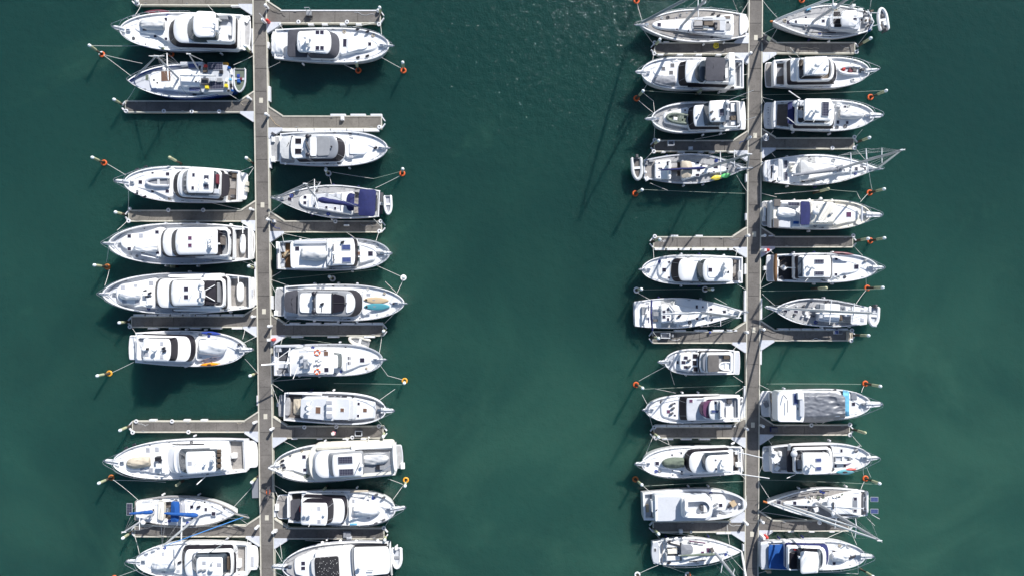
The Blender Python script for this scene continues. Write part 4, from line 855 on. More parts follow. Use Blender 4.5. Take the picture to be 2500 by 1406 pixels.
b = Boat('c2', 'C1', (392, 1068), (1905, 1090), 475, 'motor yacht with big charcoal bimini, white cross arch and grey-black tender cover', 'the charcoal-bimini cruiser', ws=.9, tm=.5, p=2.3, q=.86, zf=2.5, za=1.6, deck='white_b', hull='white_b', cock=(1790, 1., 'teak_grey', .2))
b.trunk(950, 560, 1055, 360, 180, 220, .22, 'white_b')
b.house(1760, 1040, 1062, 370, 330, 40, 3.2, 105, 'white_b', 'glass', roofname='deckhouse_roof', crown=.03); b.fly(1770, 1240, 1045, 350, 330, 60, 3.3, 3.9, floor='grey')
b.slab('fly_windscreen', 1340, 1245, 1045, 300, 300, 70, 3.6, 4.3, 'glass_blue', front=.25); b.canvas('bimini', 1635, 1345, 1022, 340, 350, 6, 5.1, 'charcoal', crown=.08)
b.arch(1730, 1010, 470, 5.3, .65, 'white', z0=2.); b.dome(1735, 1010, .3, .4); b.box('fly_console', 1650, 1080, 40, 150, .5, 'white'); b.box('fly_seat', 1650, 930, 44, 130, .4, 'grey'); b.fenders([(1820, 1000), (1850, 960)], 'grey'); b.dome(1735, 1110, .2, .4)
for q in ((720, 1017, 56, 56), (855, 968, 58, 56), (835, 1075, 58, 56)): b.hatch(*q, m='dark_grey')
b.pole('side_window', 1080, 1275, 2.3, 1540, 1275, 2.3, .12, 'glass'); b.pole('side_window', 1640, 1295, 1.9, 1760, 1295, 1.9, .15, 'glass'); b.pole('porthole', 1078, 1310, 1.3, 1115, 1310, 1.3, .14, 'glass'); b.pulpit(340, 1064)
tender_cover(b, 905, 560, 1195, 160, 'grey-black ribbed tender cover beside the hatches of the charcoal-bimini cruiser', 'grey_canvas', h=.7, tilt=-4)

b = Boat('c3', 'C2', (548, 545), (1860, 498), 445, 'cruiser with camouflage-coloured open tender on foredeck and one solar panel on its hardtop', 'the camouflage-tender cruiser', ws=.92, tm=.5, p=2.1, q=.9, zf=2.5, za=1.6, deck='teak_grey', bul=.3, lip='white')
b.platform(1925, 420, 'white', yc=500); b.trunk(1100, 720, 525, 290, 170, 60, .35, 'white_b')
b.house(1700, 1160, 500, 340, 310, 40, 3.3, 80, 'white_b', 'glass', roofname='deckhouse_roof', crown=.02); b.house(1650, 1390, 440, 320, 310, 26, 4.8, 86, 'white', 'glass_blue', z0=3.4, pre='fly_', th=.16); b.fly(1850, 1560, 480, 390, 380, 10, 3.3, 3.9, floor='pale_grey')
b.solar(1582, 455, 72, 108); b.box('fly_seat', 1755, 380, 80, 130, .4, 'white'); b.box('fly_seat', 1755, 600, 80, 80, .35, 'white'); b.box('fly_seat', 1755, 536, 74, 68, .5, 'brown'); b.box('fly_locker', 1825, 460, 40, 320, .3, 'grey'); b.dome(1248, 478, .14, .3); b.arch(1665, 430, 330, 5.3, .35, 'silver'); b.dome(1670, 310, .26, .3); b.dome(1675, 420, .2, .3); b.fenders([(1432, 450), (1462, 555)], 'dark_grey')
b.hatch(1040, 425, 28, 26); b.pole('side_window', 1380, 618, 3.6, 1640, 612, 3.6, .1, 'glass'); b.pole('side_window', 1150, 672, 2.3, 1620, 668, 2.3, .09, 'glass'); b.pole('cockpit_side', 1730, 670, 1.9, 1850, 672, 1.9, .16, 'dark_grey'); b.pole('deck_board', 890, 622, 2.3, 990, 645, 2.3, .08, 'white'); b.pulpit(480, 548, .3)
rib(b, 1080, 560, 745, 520, 170, 'camouflage-coloured open inflatable tender on the foredeck of a white cruiser', m='camo', floor='green_canvas', seat='camo', motor=False, load=[(.55, .2, .5, 'white'), (.3, -.3, .6, 'camo'), (.35, .4, .5, 'green_canvas')])
b.pole('fishing_rod', 1690, 270, 4.4, 2050, 128, 6., .02, 'white'); b.pole('fishing_rod', 1810, 600, 4., 2085, 520, 6., .02, 'white')

b = Boat('c4', 'C3', (1930, 432), (435, 442), 435, 'sloop with beige dodger, navy boom and green and yellow kayaks on its bow', 'the two-kayak sloop', ws=.62, tm=.45, p=2., q=1., deck='teak_grey', bul=.08, za=1.25, zf=1.7, rail_from=.05, lip='pale_grey', cock=(990, .7, 'teak_dark', .75, 4.), **SAIL)
b.trunk(990, 1690, 450, 290, 110, 330, .4); b.slab('aft_deck_house', 600, 840, 450, 270, 285, 10, None, 1.72, 'white'); b.panel('aft_teak', 455, 600, 450, 230, 260, 0, 'teak', .02)
b.canvas('dodger', 990, 1150, 445, 255, 235, 45, 2.6, 'beige', crown=.25); b.box('cockpit_table', 910, 440, 130, 40, .9, 'brown'); b.box('cockpit_locker', 815, 450, 30, 220, 1., 'white')
b.hatches([(675, 433, 58, 22), (792, 360, 44, 62), (1225, 350, 46, 34), (1490, 407, 64, 60), (1466, 487, 28), (1662, 437, 30), (1225, 533, 54, 38), (1240, 462, 50, 26), (660, 352, 24, 20), (660, 552, 24, 20)])
for q in ((1290, 385), (1320, 375), (1405, 385), (1310, 500), (1400, 500)): b.box('winch', *q, 26, 20, .15, 'dark_grey', tilt=30)
b.mast(1370, 422, 1990, 222, .16); b.boom(1345, 427, 635, 460, 2.8, 'navy', .10); b.spreader(1560, 185, 1566, 530, .06); b.spreader(1766, 160, 1770, 412, .05); b.stay(1960, 430, r=.1, m='alloy', name='furled_genoa'); b.stay(460, 380); b.pulpit(2005, 425, .2); b.box('stern_locker', 545, 320, 70, 40, .3, 'grey'); b.box('stern_locker', 470, 360, 50, 40, .25, 'grey'); b.dome(460, 490, .16, .4); b.box('stowed_bag', 480, 585, 60, 60, .3, 'white', tilt=30)
paddle(b, 1420, 585, 1590, 555, 75, 'yellow', 'yellow kayak on the bow of a teak-decked sloop beside a green one', hole=False, group='kayaks on the sloop bow'); paddle(b, 1560, 560, 1715, 518, 70, 'green', 'green kayak on the bow of a teak-decked sloop beside a yellow one', hole=False, group='kayaks on the sloop bow')
rib(b, 325, 280, 345, 630, 185, 'grey-white inflatable tender on the stern of the sloop carrying two kayaks', z=1.2, m='pale_canvas', floor='brown_canvas', motor=True)

b = Boat('c5', 'C4', (400, 590), (1890, 600), 440, 'white motor yacht with dark crescent windscreen, green fly screen and white tender at its stern', 'the green-screen cruiser', ws=.86, tm=.5, p=2.2, q=.88, zf=2.3, za=1.5, deck='white_b', cock=(1745, .9, 'teak', .2))
b.trunk(880, 635, 605, 330, 270, 130, .3, 'white_b')
b.house(1735, 940, 600, 330, 325, 80, 3.2, 112, 'white_b', 'glass', roofname='deckhouse_roof', crown=.06); b.fly(1742, 1250, 603, 340, 330, 50, 3.3, 3.8, floor='white_b')
b.house(1732, 1300, 606, 330, 330, 80, 4.6, 98, 'white', 'glass_green', z0=3.3, pre='fly_', th=.16, crown=.08); b.panel('hardtop_panel', 1560, 1370, 600, 230, 220, 40, 'white_b', .03)
b.hatches([(806, 484, 32), (732, 597, 58), (803, 711, 32), (1412, 597, 58)]); b.hatch(1672, 628, 40, 36, 'rubber'); b.arch(1645, 560, 150, 5.3, .3); b.dome(1640, 560, .22, .5); b.dome(1615, 600, .2, .6); b.aerials([(1640, 530, 1600, 720, 1.2), (1430, 420, 1440, 470, .5)]); b.pulpit(388, 590, .25)
capsule(b, 1868, 680, 60, 150, .9, 'white tender slung upright at the stern of the green-screen cruiser')
for q in ((1780, 470), (1770, 680)): b.box('cockpit_seat', *q, 40, 60, .4, 'teak_dark')

b = Boat('c6', 'C5', (1922, 368), (300, 400), 450, 'white sloop with a navy band across its cockpit and grey open transom', 'the navy-band sloop', ws=.8, tm=.35, p=1.9, q=1., deck='white', bul=.08, za=1.25, zf=1.8, rail_from=.12, cock=(690, .7, 'pale_grey', .35, 5.), **SAIL)
b.trunk(870, 1750, 395, 270, 80, 360, .4); b.slab('transom_platform', 300, 400, 395, 330, 380, 0, .9, 1.15, 'pale_grey', tail=20); b.slab('companionway_roof', 690, 880, 395, 280, 230, 30, None, 1.95, 'white'); b.pole('roof_window', 815, 270, 2.2, 880, 350, 2.2, .09, 'hatch_grey'); b.pole('roof_window', 880, 350, 2.2, 880, 430, 2.2, .09, 'hatch_grey'); b.pole('roof_window', 880, 430, 2.2, 830, 520, 2.2, .09, 'hatch_grey')
b.pole('traveller_band', 548, 195, 1.9, 540, 400, 2.7, .11, 'navy'); b.pole('traveller_band', 540, 400, 2.7, 560, 640, 1.9, .11, 'navy')
b.hatches([(730, 365, 46, 36), (730, 440, 48, 50), (787, 335, 34, 48), (790, 475, 34, 44), (793, 376, 46, 12), (795, 425, 46, 12), (1213, 294, 34, 50), (1301, 296, 26), (1422, 334, 44, 46), (1620, 365, 46, 46), (1215, 465, 38, 46), (1305, 461, 28), (1420, 418, 40, 34)])
b.box('cockpit_seat', 600, 310, 80, 50, .3, 'white'); b.box('cockpit_seat', 605, 495, 70, 34, .2, 'brown_canvas'); b.pole('helm_wheel', 500, 270, 1.9, 500, 350, 1.9, .06, 'navy'); b.pole('helm_wheel', 505, 450, 1.9, 505, 530, 1.9, .06, 'navy'); b.box('helm_seat', 435, 470, 50, 110, .4, 'white'); b.box('helm_seat', 430, 350, 50, 120, .3, 'grey'); b.box('cockpit_table', 610, 400, 80, 60, .4, 'grey'); b.box('bow_locker', 1735, 368, 90, 50, .06, 'white_b'); b.box('helm_seat', 500, 420, 50, 60, .3, 'white')
b.mast(1290, 381, 1828, 455, .15); b.boom(1265, 378, 690, 402, 2.7, 'alloy', .09); b.spreader(1372, 225, 1378, 582, .05); b.spreader(1560, 290, 1566, 575, .05); b.stay(1868, 358, r=.1, m='white', name='furled_genoa'); b.stay(345, 300)
b.pulpit(1940, 370, .2); b.fender(960, 425)

b = Boat('c7', 'C5', (742, 1105), (1770, 1110), 380, 'small motor cruiser with brown canvas, six dark cabin panes and boat-shaped white tender on top', 'the small brown-canvas cruiser', ws=.92, tm=.55, p=2.1, q=.85, zf=2.1, za=1.4, deck='pale_grey', hull='white_b', lip='white', bul=.2)
b.platform(1842, 350, 'pale_grey', yc=1118); b.trunk(1130, 870, 1108, 290, 240, 40, .3, 'white_b'); b.slab('lower_roof', 1260, 965, 1108, 270, 220, 20, None, 2.45, 'white')
b.house(1740, 1250, 1110, 300, 290, 40, 2.9, 12, 'white_b', 'glass', roofname='deckhouse_roof', crown=.02); b.hatches([(1190, 1020, 74, 70), (1182, 1118, 62, 76), (1195, 1212, 68, 72)], 'glass'); b.slab('fly_front', 1360, 1300, 1112, 270, 260, 30, 3.0, 3.35, 'silver', front=.2)
b.fly(1730, 1355, 1125, 285, 285, 30, 3.0, 3.5, floor='teak_grey'); b.canvas('fly_cover', 1540, 1378, 1130, 240, 250, 6, 3.7, 'brown_canvas', legs=False, crown=.04); b.box('fly_seat', 1655, 1035, 90, 60, .3, 'brown')
b.hatches([(1052, 1043, 58, 50), (1018, 1110, 60, 50), (1050, 1180, 58, 44)]); b.hatch(930, 1110, 30, 46, 'rubber'); b.fenders([(1100, 1080), (1100, 1175)], 'dark_grey'); b.pulpit(668, 1105, .35); b.aerials([(1265, 1050, 1350, 960, 1.2)])
t_ = rib(b, 1725, 1170, 1520, 1165, 135, 'boat-shaped white tender on top of the small brown-canvas cruiser', m='white', floor='white_b', motor=False, name='dinghy', group=None, tr=.09)

b = Boat('c8', 'C6', (452, 605), (1850, 580), 418, 'white cruiser with purple-tinted fly screen, black windscreen panel and pale grey roof', 'the purple-screen cruiser', ws=.92, tm=.5, p=2.2, q=.86, zf=2.3, za=1.5, deck='white_b')
b.platform(1900, 330, 'white_b'); b.trunk(960, 680, 590, 340, 250, 60, .3, 'white_b')
b.house(1620, 1058, 590, 335, 330, 16, 3.0, 108, 'nonskid', 'glass', roofname='deckhouse_roof', crown=.0); b.fly(1840, 1300, 580, 340, 310, 80, 3.0, 3.6, floor='pale_grey'); b.slab('fly_windscreen', 1500, 1300, 600, 270, 250, 90, 3.3, 4.0, 'hatch_plum', front=.2)
b.slab('hardtop', 1600, 1395, 610, 280, 280, 70, 4.1, 4.4, 'white', crown=.05); b.posts(1590, 1440, 610, 220, 3.1, 4.2); b.solar(1492, 625, 126, 46, 'solar_blue'); b.hatch(1490, 495, 40, 46); b.arch(1575, 600, 250, 5.0, .25, 'white'); b.box('roof_rack', 1535, 545, 46, 130, .3, 'alloy'); b.box('roof_rack', 1550, 680, 30, 110, .3, 'alloy')
b.box('aft_bench', 1700, 650, 110, 180, .25, 'white'); b.box('aft_seat', 1700, 480, 70, 66, .3, 'dark_grey'); b.box('aft_locker', 1800, 570, 60, 330, .2, 'silver'); b.hatch(1127, 470, 52, 50, 'hatch_plum')
b.hatches([(795, 627, 50, 52)], 'hatch_plum'); b.hatches([(888, 504, 28), (890, 682, 30)]); b.fenders([(848, 522), (865, 578), (845, 655)], 'dark_grey'); b.pulpit(440, 605, .3); b.fenders([(1860, 450), (1870, 500)], 'grey')

b = Boat('c9', 'C7', (392, 497), (1880, 440), 455, 'white motor yacht with olive-green covered tender and two long white outriggers over the walkway', 'the green-tender cruiser', ws=.86, tm=.5, p=2.3, q=.88, zf=2.5, za=1.6, cock=(1760, 1., 'teak_dark', .2), deck='white')
b.platform(1905, 330, 'teak', yc=440); b.trunk(1040, 580, 470, 340, 180, 190, .25)
b.house(1735, 1098, 465, 330, 320, 130, 3.3, 70, 'white', 'glass', roofname='deckhouse_roof', crown=.1); b.house(1732, 1338, 490, 265, 255, 90, 4.5, 62, 'white', 'glass_blue', z0=3.4, pre='fly_', th=.16, crown=.06)
b.hatches([(850, 360, 26), (985, 332, 26), (858, 588, 28), (992, 606, 26), (1492, 435, 26), (1498, 566, 30)]); b.hatch(630, 484, 56, 54, 'hatch_glass'); b.arch(1610, 510, 140, 5.3, .25); b.dome(1600, 510, .26, .5); b.dome(1625, 575, .2, .4); b.pole('davit', 865, 590, 2.8, 975, 608, 3., .05, 'white')
tender_cover(b, 1032, 698, 476, 165, 'olive-green covered tender on the foredeck of a white motor yacht', 'green_canvas', h=.8, nose=.55)
b.pole('outrigger', 1680, 285, 4.4, 2190, 405, 6.5, .055, 'white'); b.pole('outrigger', 1690, 620, 4.4, 2285, 706, 6.5, .055, 'white'); b.pulpit(330, 493, .4); b.box('stern_locker', 1840, 510, 80, 60, .5, 'white'); b.box('stern_locker', 1810, 300, 60, 110, .3, 'white'); b.fender(1745, 190, 'white')

b = Boat('c10', 'C7', (1948, 1090), (425, 1118), 455, 'workboat with thick white gunwale and long pale grey roof carrying a white open coaming', 'the grey-roofed workboat', ws=.88, tm=.5, p=2.2, q=.84, zf=2.5, za=1.6, deck='nonskid', bul=.5, rim=.25, cock=(620, .9, 'grey', .1, 1.0), cat='workboat', name='workboat', rail=False, lip='white_b')
b.slab('long_roof', 600, 1450, 1150, 380, 370, 110, None, 3.2, 'nonskid', .0, soft=.1); b.slab('roof_edge', 598, 640, 1150, 380, 380, 0, 3.1, 3.27, 'white')
b.fly(1000, 1445, 1150, 270, 290, 130, 3.2, 4.0, floor='nonskid', th=.3); b.arch(1060, 1150, 270, 4.3, .35); b.dome(1070, 1180, .3, .4); b.box('helm_seat', 1345, 1155, 60, 100, .4, 'white'); b.box('helm_console', 1295, 1150, 40, 70, .6, 'dark_grey'); b.box('roof_bracket', 625, 1175, 30, 14, .1, 'black', tilt=40)
b.slab('fore_cabin', 1440, 1645, 1080, 190, 200, 20, None, 2.95, 'white', .05); b.hatch(1565, 1100, 52); b.box('winch', 1755, 1085, 80, 80, .3, 'tan', tilt=30); b.dome(1838, 1090, .16, .4); b.fender(1690, 1120); b.box('deck_ladder', 1640, 1215, 110, 32, .08, 'alloy'); b.fenders([(1500, 1085), (1500, 1140)], 'grey')
b.box('fish_bin', 490, 1150, 40, 110, .3, 'tan'); b.box('deck_locker', 575, 1120, 50, 170, .7, 'white'); b.pole('deck_hose', 520, 1020, 1., 500, 1260, 1., .05, 'black')

b = Boat('c11', 'C8', (1882, 1035), (570, 1058), 420, 'white sloop with grey dodger, olive boom cover and black-striped cockpit, at the lower picture edge', 'the olive-boom sloop', ws=.76, tm=.36, p=2.2, q=1., deck='white', bul=.08, za=1.2, zf=1.7, rail_from=.1, cock=(1000, .7, 'pale_grey', .45, 2.6), **SAIL)
b.trunk(1000, 1700, 1045, 240, 90, 330, .4); b.canvas('dodger', 985, 1160, 1012, 150, 140, 60, 2.2, 'grey_canvas', crown=.12, legs=False); b.slab('transom_platform', 572, 660, 1060, 300, 330, 0, .8, 1.3, 'pale_grey', tail=26); b.hatch(600, 1015, 32, 50, 'dark_grey')
b.box('cockpit_seat', 870, 950, 190, 50, .3, 'white'); b.box('cockpit_seat', 870, 1140, 190, 60, .3, 'white'); b.box('cockpit_table', 860, 1045, 150, 60, .5, 'ivory'); b.pole('cockpit_stripe', 790, 910, 1.5, 970, 960, 1.5, .1, 'black'); b.pole('cockpit_stripe', 770, 1000, 1.3, 950, 1020, 1.3, .1, 'black'); b.pole('cockpit_stripe', 770, 1080, 1.3, 950, 1070, 1.3, .1, 'black'); b.pole('backrest_band', 705, 920, 1.6, 700, 1200, 1.6, .06, 'brown_canvas'); b.box('helm_wheel', 770, 935, 20, 120, .6, 'alloy'); b.box('helm_wheel', 770, 1130, 20, 110, .6, 'alloy'); b.fenders([(805, 895), (805, 1208)])
b.hatches([(1380, 1020, 46, 70), (1298, 1052, 46, 34)], 'hatch_plum'); b.pole('side_window', 1100, 885, 1.6, 1340, 918, 1.6, .08, 'hatch_plum'); b.box('halyard_bag', 1445, 1025, 50, 60, .3, 'brown_canvas', tilt=20); b.pole('side_window', 1100, 1192, 1.5, 1350, 1165, 1.5, .06, 'glass')
b.mast(1492, 1062, 1985, 1690, .17, h=15.5, zb=1.7); b.boom(1480, 1072, 940, 1098, 2.6, 'green_canvas', .1); b.stay(1876, 1045, r=.13, m='white', name='furled_genoa'); b.spreader(1570, 1075, 1570, 1350, .06); b.spreader(1770, 1290, 1750, 1450, .05); b.stay(690, 1230)
for q in ((705, 815), (775, 812), (905, 800), (1020, 795)): b.fender(q[0], q[1] + 45, 'white')

# ================================================================== the eastern walkway, boats on its east side
b = Boat('d1', 'D1', (405, 322), (1860, 320), 490, 'sloop with white hard dodger roof, radar dome on the mast and inflatable on its stern', 'the hard-dodger sloop', ws=.52, tm=.42, p=1.75, q=.98, deck='teak_grey', bul=.08, za=1.3, zf=1.8, rail_from=.1, lip='white', **SAIL)
b.trunk(1700, 640, 325, 300, 110, 400, .42); b.slab('dodger_base', 1680, 1240, 310, 260, 230, 60, 1.5, 2.2, 'pale_grey', .1); b.hatches([(1345, 215, 110, 80), (1345, 320, 110, 80), (1360, 385, 110, 50)], 'glass'); b.slab('hard_dodger', 1650, 1410, 275, 240, 230, 50, 2.8, 3.0, 'white', crown=.12, soft=.08); b.posts(1640, 1450, 275, 180, 2., 2.9); b.hatches([(1612, 285, 54, 34), (1612, 242, 54, 10)])
b.box('life_raft', 1690, 225, 80, 70, .5, 'white'); b.box('deck_box', 1790, 295, 46, 80, .5, 'white'); b.hatch(1697, 302, 50, 46, 'rubber'); b.box('deck_box', 1695, 145, 70, 36, .4, 'white'); b.box('deck_box', 1600, 78, 50, 30, .5, 'white')
b.hatches([(635, 335, 58, 56), (742, 328, 34, 44), (888, 268, 36, 44), (890, 380, 34, 44), (1145, 315, 46, 44)]); b.box('sail_bag', 935, 135, 70, 26, .2, 'sky_tarp', tilt=15)
for i in range(12): b.box('deck_gear', random.uniform(1740, 1880), random.uniform(150, 440), random.uniform(16, 34), random.uniform(16, 34), random.uniform(.2, .6), random.choice(['dark_grey', 'white', 'grey', 'white_b', 'brown', 'blue_canvas']), tilt=random.uniform(-40, 40))
b.mast(1005, 318, 1904, -272, .17, h=16.5); b.boom(1130, 265, 1690, 262, 2.9, None); b.stay(440, 300, r=.14, m='white', name='furled_genoa'); b.stay(1830, 160, r=.03); b.stay(1200, 100, r=.03); b.stay(1100, 520, r=.02); b.stay(900, 420, f=.7, r=.02)
v = b.onmast(1315, 70); mb = MB(); mb.ball(v + Vector((-.15, 0, .1)), .34, .34, .26); mb.build('radar_dome', 'white', b.root); b.spreader(1290, -40, 1285, 300, .06); b.pole('davit', 1830, 190, 1.9, 1975, 200, 2.5, .05, 'white'); b.pole('davit', 1840, 400, 1.9, 1990, 360, 2.5, .05, 'white'); b.pole('stern_arch', 1800, 150, 2.6, 1890, 330, 2.8, .06, 'white'); b.pole('stern_arch', 1890, 330, 2.8, 1830, 440, 2.6, .06, 'white'); b.pole('bow_fitting', 400, 322, 1.9, 365, 320, 1.9, .12, 'rust_orange'); b.pole('side_window', 900, 480, 1.7, 1330, 488, 1.7, .06, 'glass')
rib(b, 2045, 445, 1990, 105, 170, 'white inflatable with clutter on the stern of the hard-dodger sloop', z=1.4, m='white', floor='grey', load=[(.1, .3, .4, 'dark_grey'), (.25, -.2, .5, 'white'), (.6, 0, .4, 'dark_grey'), (.2, .8, .3, 'brown')])

b = Boat('d2', 'D1', (1835, 1050), (425, 1082), 455, 'sportfisher with brown cockpit, dark fly seats and open tender with red seats on the bow', 'the red-seat sportfisher', ws=.84, tm=.48, p=2.3, q=.85, zf=2.6, za=1.5, cock=(660, .9, 'teak_dark', .2), deck='white', cat='motor yacht', name='sportfisher')
b.platform(298, 370, 'teak', yc=1108); b.slab('transom', 440, 410, 1075, 380, 380, 0, 1.2, 1.9, 'white')
b.house(660, 1300, 1030, 340, 350, 110, 3.3, 44, 'white', 'glass', roofname='deckhouse_roof'); b.fly(770, 1290, 1020, 330, 330, 70, 3.4, 3.9, floor='brown'); b.slab('hardtop', 868, 1230, 970, 260, 265, 30, 4.6, 4.85, 'white', crown=.06); b.posts(880, 1180, 985, 250, 3.4, 4.7); b.slab('console', 870, 1180, 1000, 200, 210, 20, 3.5, 4.2, 'white_b')
b.box('fly_seat', 825, 930, 60, 90, .4, 'brown'); b.box('fly_seat', 820, 1080, 60, 100, .35, 'dark_grey'); b.panel('cockpit_sun_mat', 460, 570, 1060, 150, 120, 20, 'teak_grey', .03)
b.dome(1055, 960, .3, .7); b.dome(1000, 1015, .24, .6); b.dome(1208, 975, .14, .3, 'pale_grey'); b.aerials([(1020, 890, 1000, 960, .7), (720, 890, 640, 830, 1.5)])
b.pole('davit', 1545, 950, 2.9, 1580, 860, 3.3, .05, 'white'); b.pole('side_window', 900, 1235, 2.3, 1300, 1230, 2.3, .12, 'glass'); b.pulpit(1935, 1030, .35)
rib(b, 1690, 1045, 1335, 1035, 155, 'open white tender with red seats and outboard on the foredeck of a sportfisher', m='white', floor='pale_grey', seat='maroon', load=[(.42, .3, .45, 'maroon'), (.7, -.2, .4, 'red'), (.25, 0, .5, 'dark_grey'), (.35, -.4, .35, 'black')], name='dinghy')

b = Boat('d3', 'D2', (1905, 500), (430, 480), 455, 'sportfisher with navy cockpit shade, large solar panel on hardtop and white pleated tender cover', 'the navy-shade sportfisher', ws=.84, tm=.48, p=2.3, q=.85, zf=2.6, za=1.5, cock=(680, .9, 'teak_dark', .16), deck='white', name='sportfisher')
b.platform(286, 390, 'white_b', yc=500, tail=20); b.hatches([(335, y, 24, 10) for y in (385, 420, 460, 545, 585, 630)], 'grey'); b.slab('transom', 445, 408, 480, 390, 390, 0, 1.2, 1.9, 'white')
b.house(750, 1300, 470, 370, 360, 60, 3.3, 16, 'white', 'glass', roofname='deckhouse_roof'); b.canvas('cockpit_shade', 625, 755, 460, 320, 340, 3, 3.2, 'navy', crown=.04); b.fly(755, 1295, 455, 340, 340, 80, 3.4, 4.0, floor='dark_grey'); b.slab('hardtop', 872, 1275, 410, 315, 320, 30, 4.6, 4.9, 'white', crown=.06); b.posts(890, 1240, 425, 290, 3.4, 4.7); b.slab('console', 900, 1240, 430, 220, 230, 20, 3.5, 4.3, 'white_b')
b.solar(1178, 405, 106, 216); b.dome(1060, 430, .3, .7); b.dome(985, 425, .2, .5); b.aerials([(1045, 290, 1010, 400, 1.), (1035, 530, 1000, 600, 1.), (935, 390, 900, 440, .5)]); b.box('fly_seat', 830, 320, 60, 70, .4, 'pale_grey'); b.box('fly_seat', 815, 475, 70, 110, .4, 'pale_grey'); b.dome(1255, 410, .12, .3, 'pale_grey')
b.dome(740, 330, .4, .3, 'pale_grey'); b.dome(785, 285, .18, .6); b.pole('outrigger', 810, 255, 2.8, 640, 138, 5., .06, 'white'); b.pole('outrigger', 755, 640, 3.2, 615, 530, 5., .05, 'white')
b.hatches([(1465, 370, 34, 34), (1360, 600, 42, 52), (1497, 605, 38, 46)]); b.box('deck_locker', 1385, 340, 70, 60, .4, 'white'); b.pole('davit', 1560, 350, 2.9, 1585, 300, 3.4, .06, 'white'); b.pole('side_window', 880, 680, 2.4, 1290, 680, 2.4, .1, 'glass'); b.pulpit(1990, 495, .5)
tender_cover(b, 1375, 1750, 475, 175, 'white pleated tender cover on the bow of the navy-shade sportfisher', 'pale_canvas', h=.8)

b = Boat('d4', 'D3', (1960, 432), (295, 470), 450, 'white sloop with grey sail cover, two solar strips astern and three pairs of spreaders', 'the three-spreader sloop', ws=.66, tm=.42, p=1.9, q=1., deck='white', bul=.08, za=1.25, zf=1.8, rail_from=.1, cock=(810, .7, 'teak_dark', .55, 6.), **SAIL)
b.trunk(810, 1760, 460, 280, 90, 380, .4); b.canvas('dodger', 812, 1015, 425, 240, 170, 80, 2.4, 'pale_canvas', crown=.15, legs=False); b.slab('stern_deck', 292, 430, 470, 280, 330, 0, .9, 1.25, 'pale_grey', tail=30); b.pole('stern_slot', 385, 395, 1.3, 385, 575, 1.3, .05, 'glass'); b.pole('stern_slot', 325, 430, 1.3, 325, 550, 1.3, .02, 'grey')
b.canvas('bimini', 490, 560, 460, 330, 320, 0, 2.9, 'pale_canvas', crown=.05); b.solar(595, 368, 52, 112, 'solar_dark'); b.solar(598, 545, 52, 120, 'solar_dark')
b.box('cockpit_seat', 690, 340, 100, 36, .3, 'white'); b.box('cockpit_table', 690, 405, 60, 24, .5, 'ivory'); b.box('cockpit_table', 690, 465, 50, 22, .5, 'ivory'); b.box('stern_seat', 440, 420, 50, 90, .3, 'white'); b.box('stern_seat', 500, 590, 40, 50, .3, 'white')
b.hatches([(1547, 422, 34, 20), (1545, 460, 32, 22), (1632, 440, 42, 50), (1750, 440, 46, 48), (1455, 460, 20, 20)]); b.box('halyard_bag', 1405, 425, 90, 80, .5, 'grey_canvas', tilt=20)
b.mast(1410, 432, 2312, 160, .16); b.boom(1345, 445, 680, 540, 2.7, 'grey_canvas', .16); b.spreader(1550, 195, 1552, 552, .07); b.spreader(1776, 140, 1806, 500, .07); b.spreader(2010, 132, 2012, 355, .06); b.stay(1955, 430, r=.11, m='white', name='furled_genoa'); b.stay(1700, 310); b.stay(1400, 240); b.stay(1300, 580)
for i in range(6): b.pole('side_window', 820 + i * 78, 622 - i * 3, 1.75, 850 + i * 78, 621 - i * 3, 1.75, .04, 'glass')
b.pulpit(2000, 440, .2); b.box('outboard_motor', 430, 620, 50, 24, .4, 'black', tilt=20)

b = Boat('d5', 'D3', (1850, 1112), (400, 1110), 435, 'cream motor cruiser with navy canvas strip, white dinghy aft and plum foredeck hatch', 'the navy-strip cruiser', ws=.88, tm=.48, p=2.3, q=.85, zf=2.4, za=1.6, deck='ivory', hull='ivory', bul=.2)
b.platform(245, 370, 'teak_grey', yc=1098); b.box('platform_box', 285, 1070, 30, 130, .5, 'white'); b.box('platform_box', 275, 1175, 40, 70, .4, 'white'); b.slab('transom_deck', 350, 410, 1100, 380, 400, 0, 1., 1.7, 'pale_grey')
b.slab('aft_deck', 400, 960, 1100, 390, 400, 4, None, 2.6, 'white', .02); b.trunk(1300, 1690, 1110, 320, 250, 190, .3, 'ivory'); b.house(950, 1310, 1080, 320, 300, 40, 3.2, 20, 'ivory', 'ivory', roofname='cabin_roof', crown=.03)
b.canvas('navy_strip', 812, 955, 1090, 350, 340, 2, 3.7, 'navy', crown=.05); b.slab('side_screen', 530, 830, 940, 30, 40, 10, 2.5, 3.0, 'white'); b.solar(715, 958, 175, 60, 'solar_dark'); b.box('cushion_locker', 470, 938, 98, 104, .4, 'brown_canvas'); b.box('cushion_locker', 448, 1245, 90, 125, .4, 'brown_canvas'); b.box('aft_locker', 440, 1110, 60, 130, .3, 'ivory'); b.box('bucket', 755, 1228, 70, 40, .3, 'blue_canvas'); b.panel('deck_panel', 500, 700, 1230, 130, 150, 40, 'nonskid', .02)
b.dome(1035, 1070, .4, .4); b.fenders([(1258, 1103)], 'grey'); b.pole('stern_rail', 410, 890, 3., 410, 1300, 3., .03, 'chrome'); b.hatch(1520, 1112, 72, 74, 'hatch_plum'); b.pole('bow_beam', 1715, 985, 2.7, 1712, 1215, 2.7, .12, 'pale_grey'); b.pulpit(1980, 1115, .5); b.dome(1110, 880, .2, .5)
tender_cover(b, 460, 780, 1085, 150, 'white-covered dinghy on the aft deck of the navy-strip cruiser', 'white', h=.7, tilt=6, nose=.6)

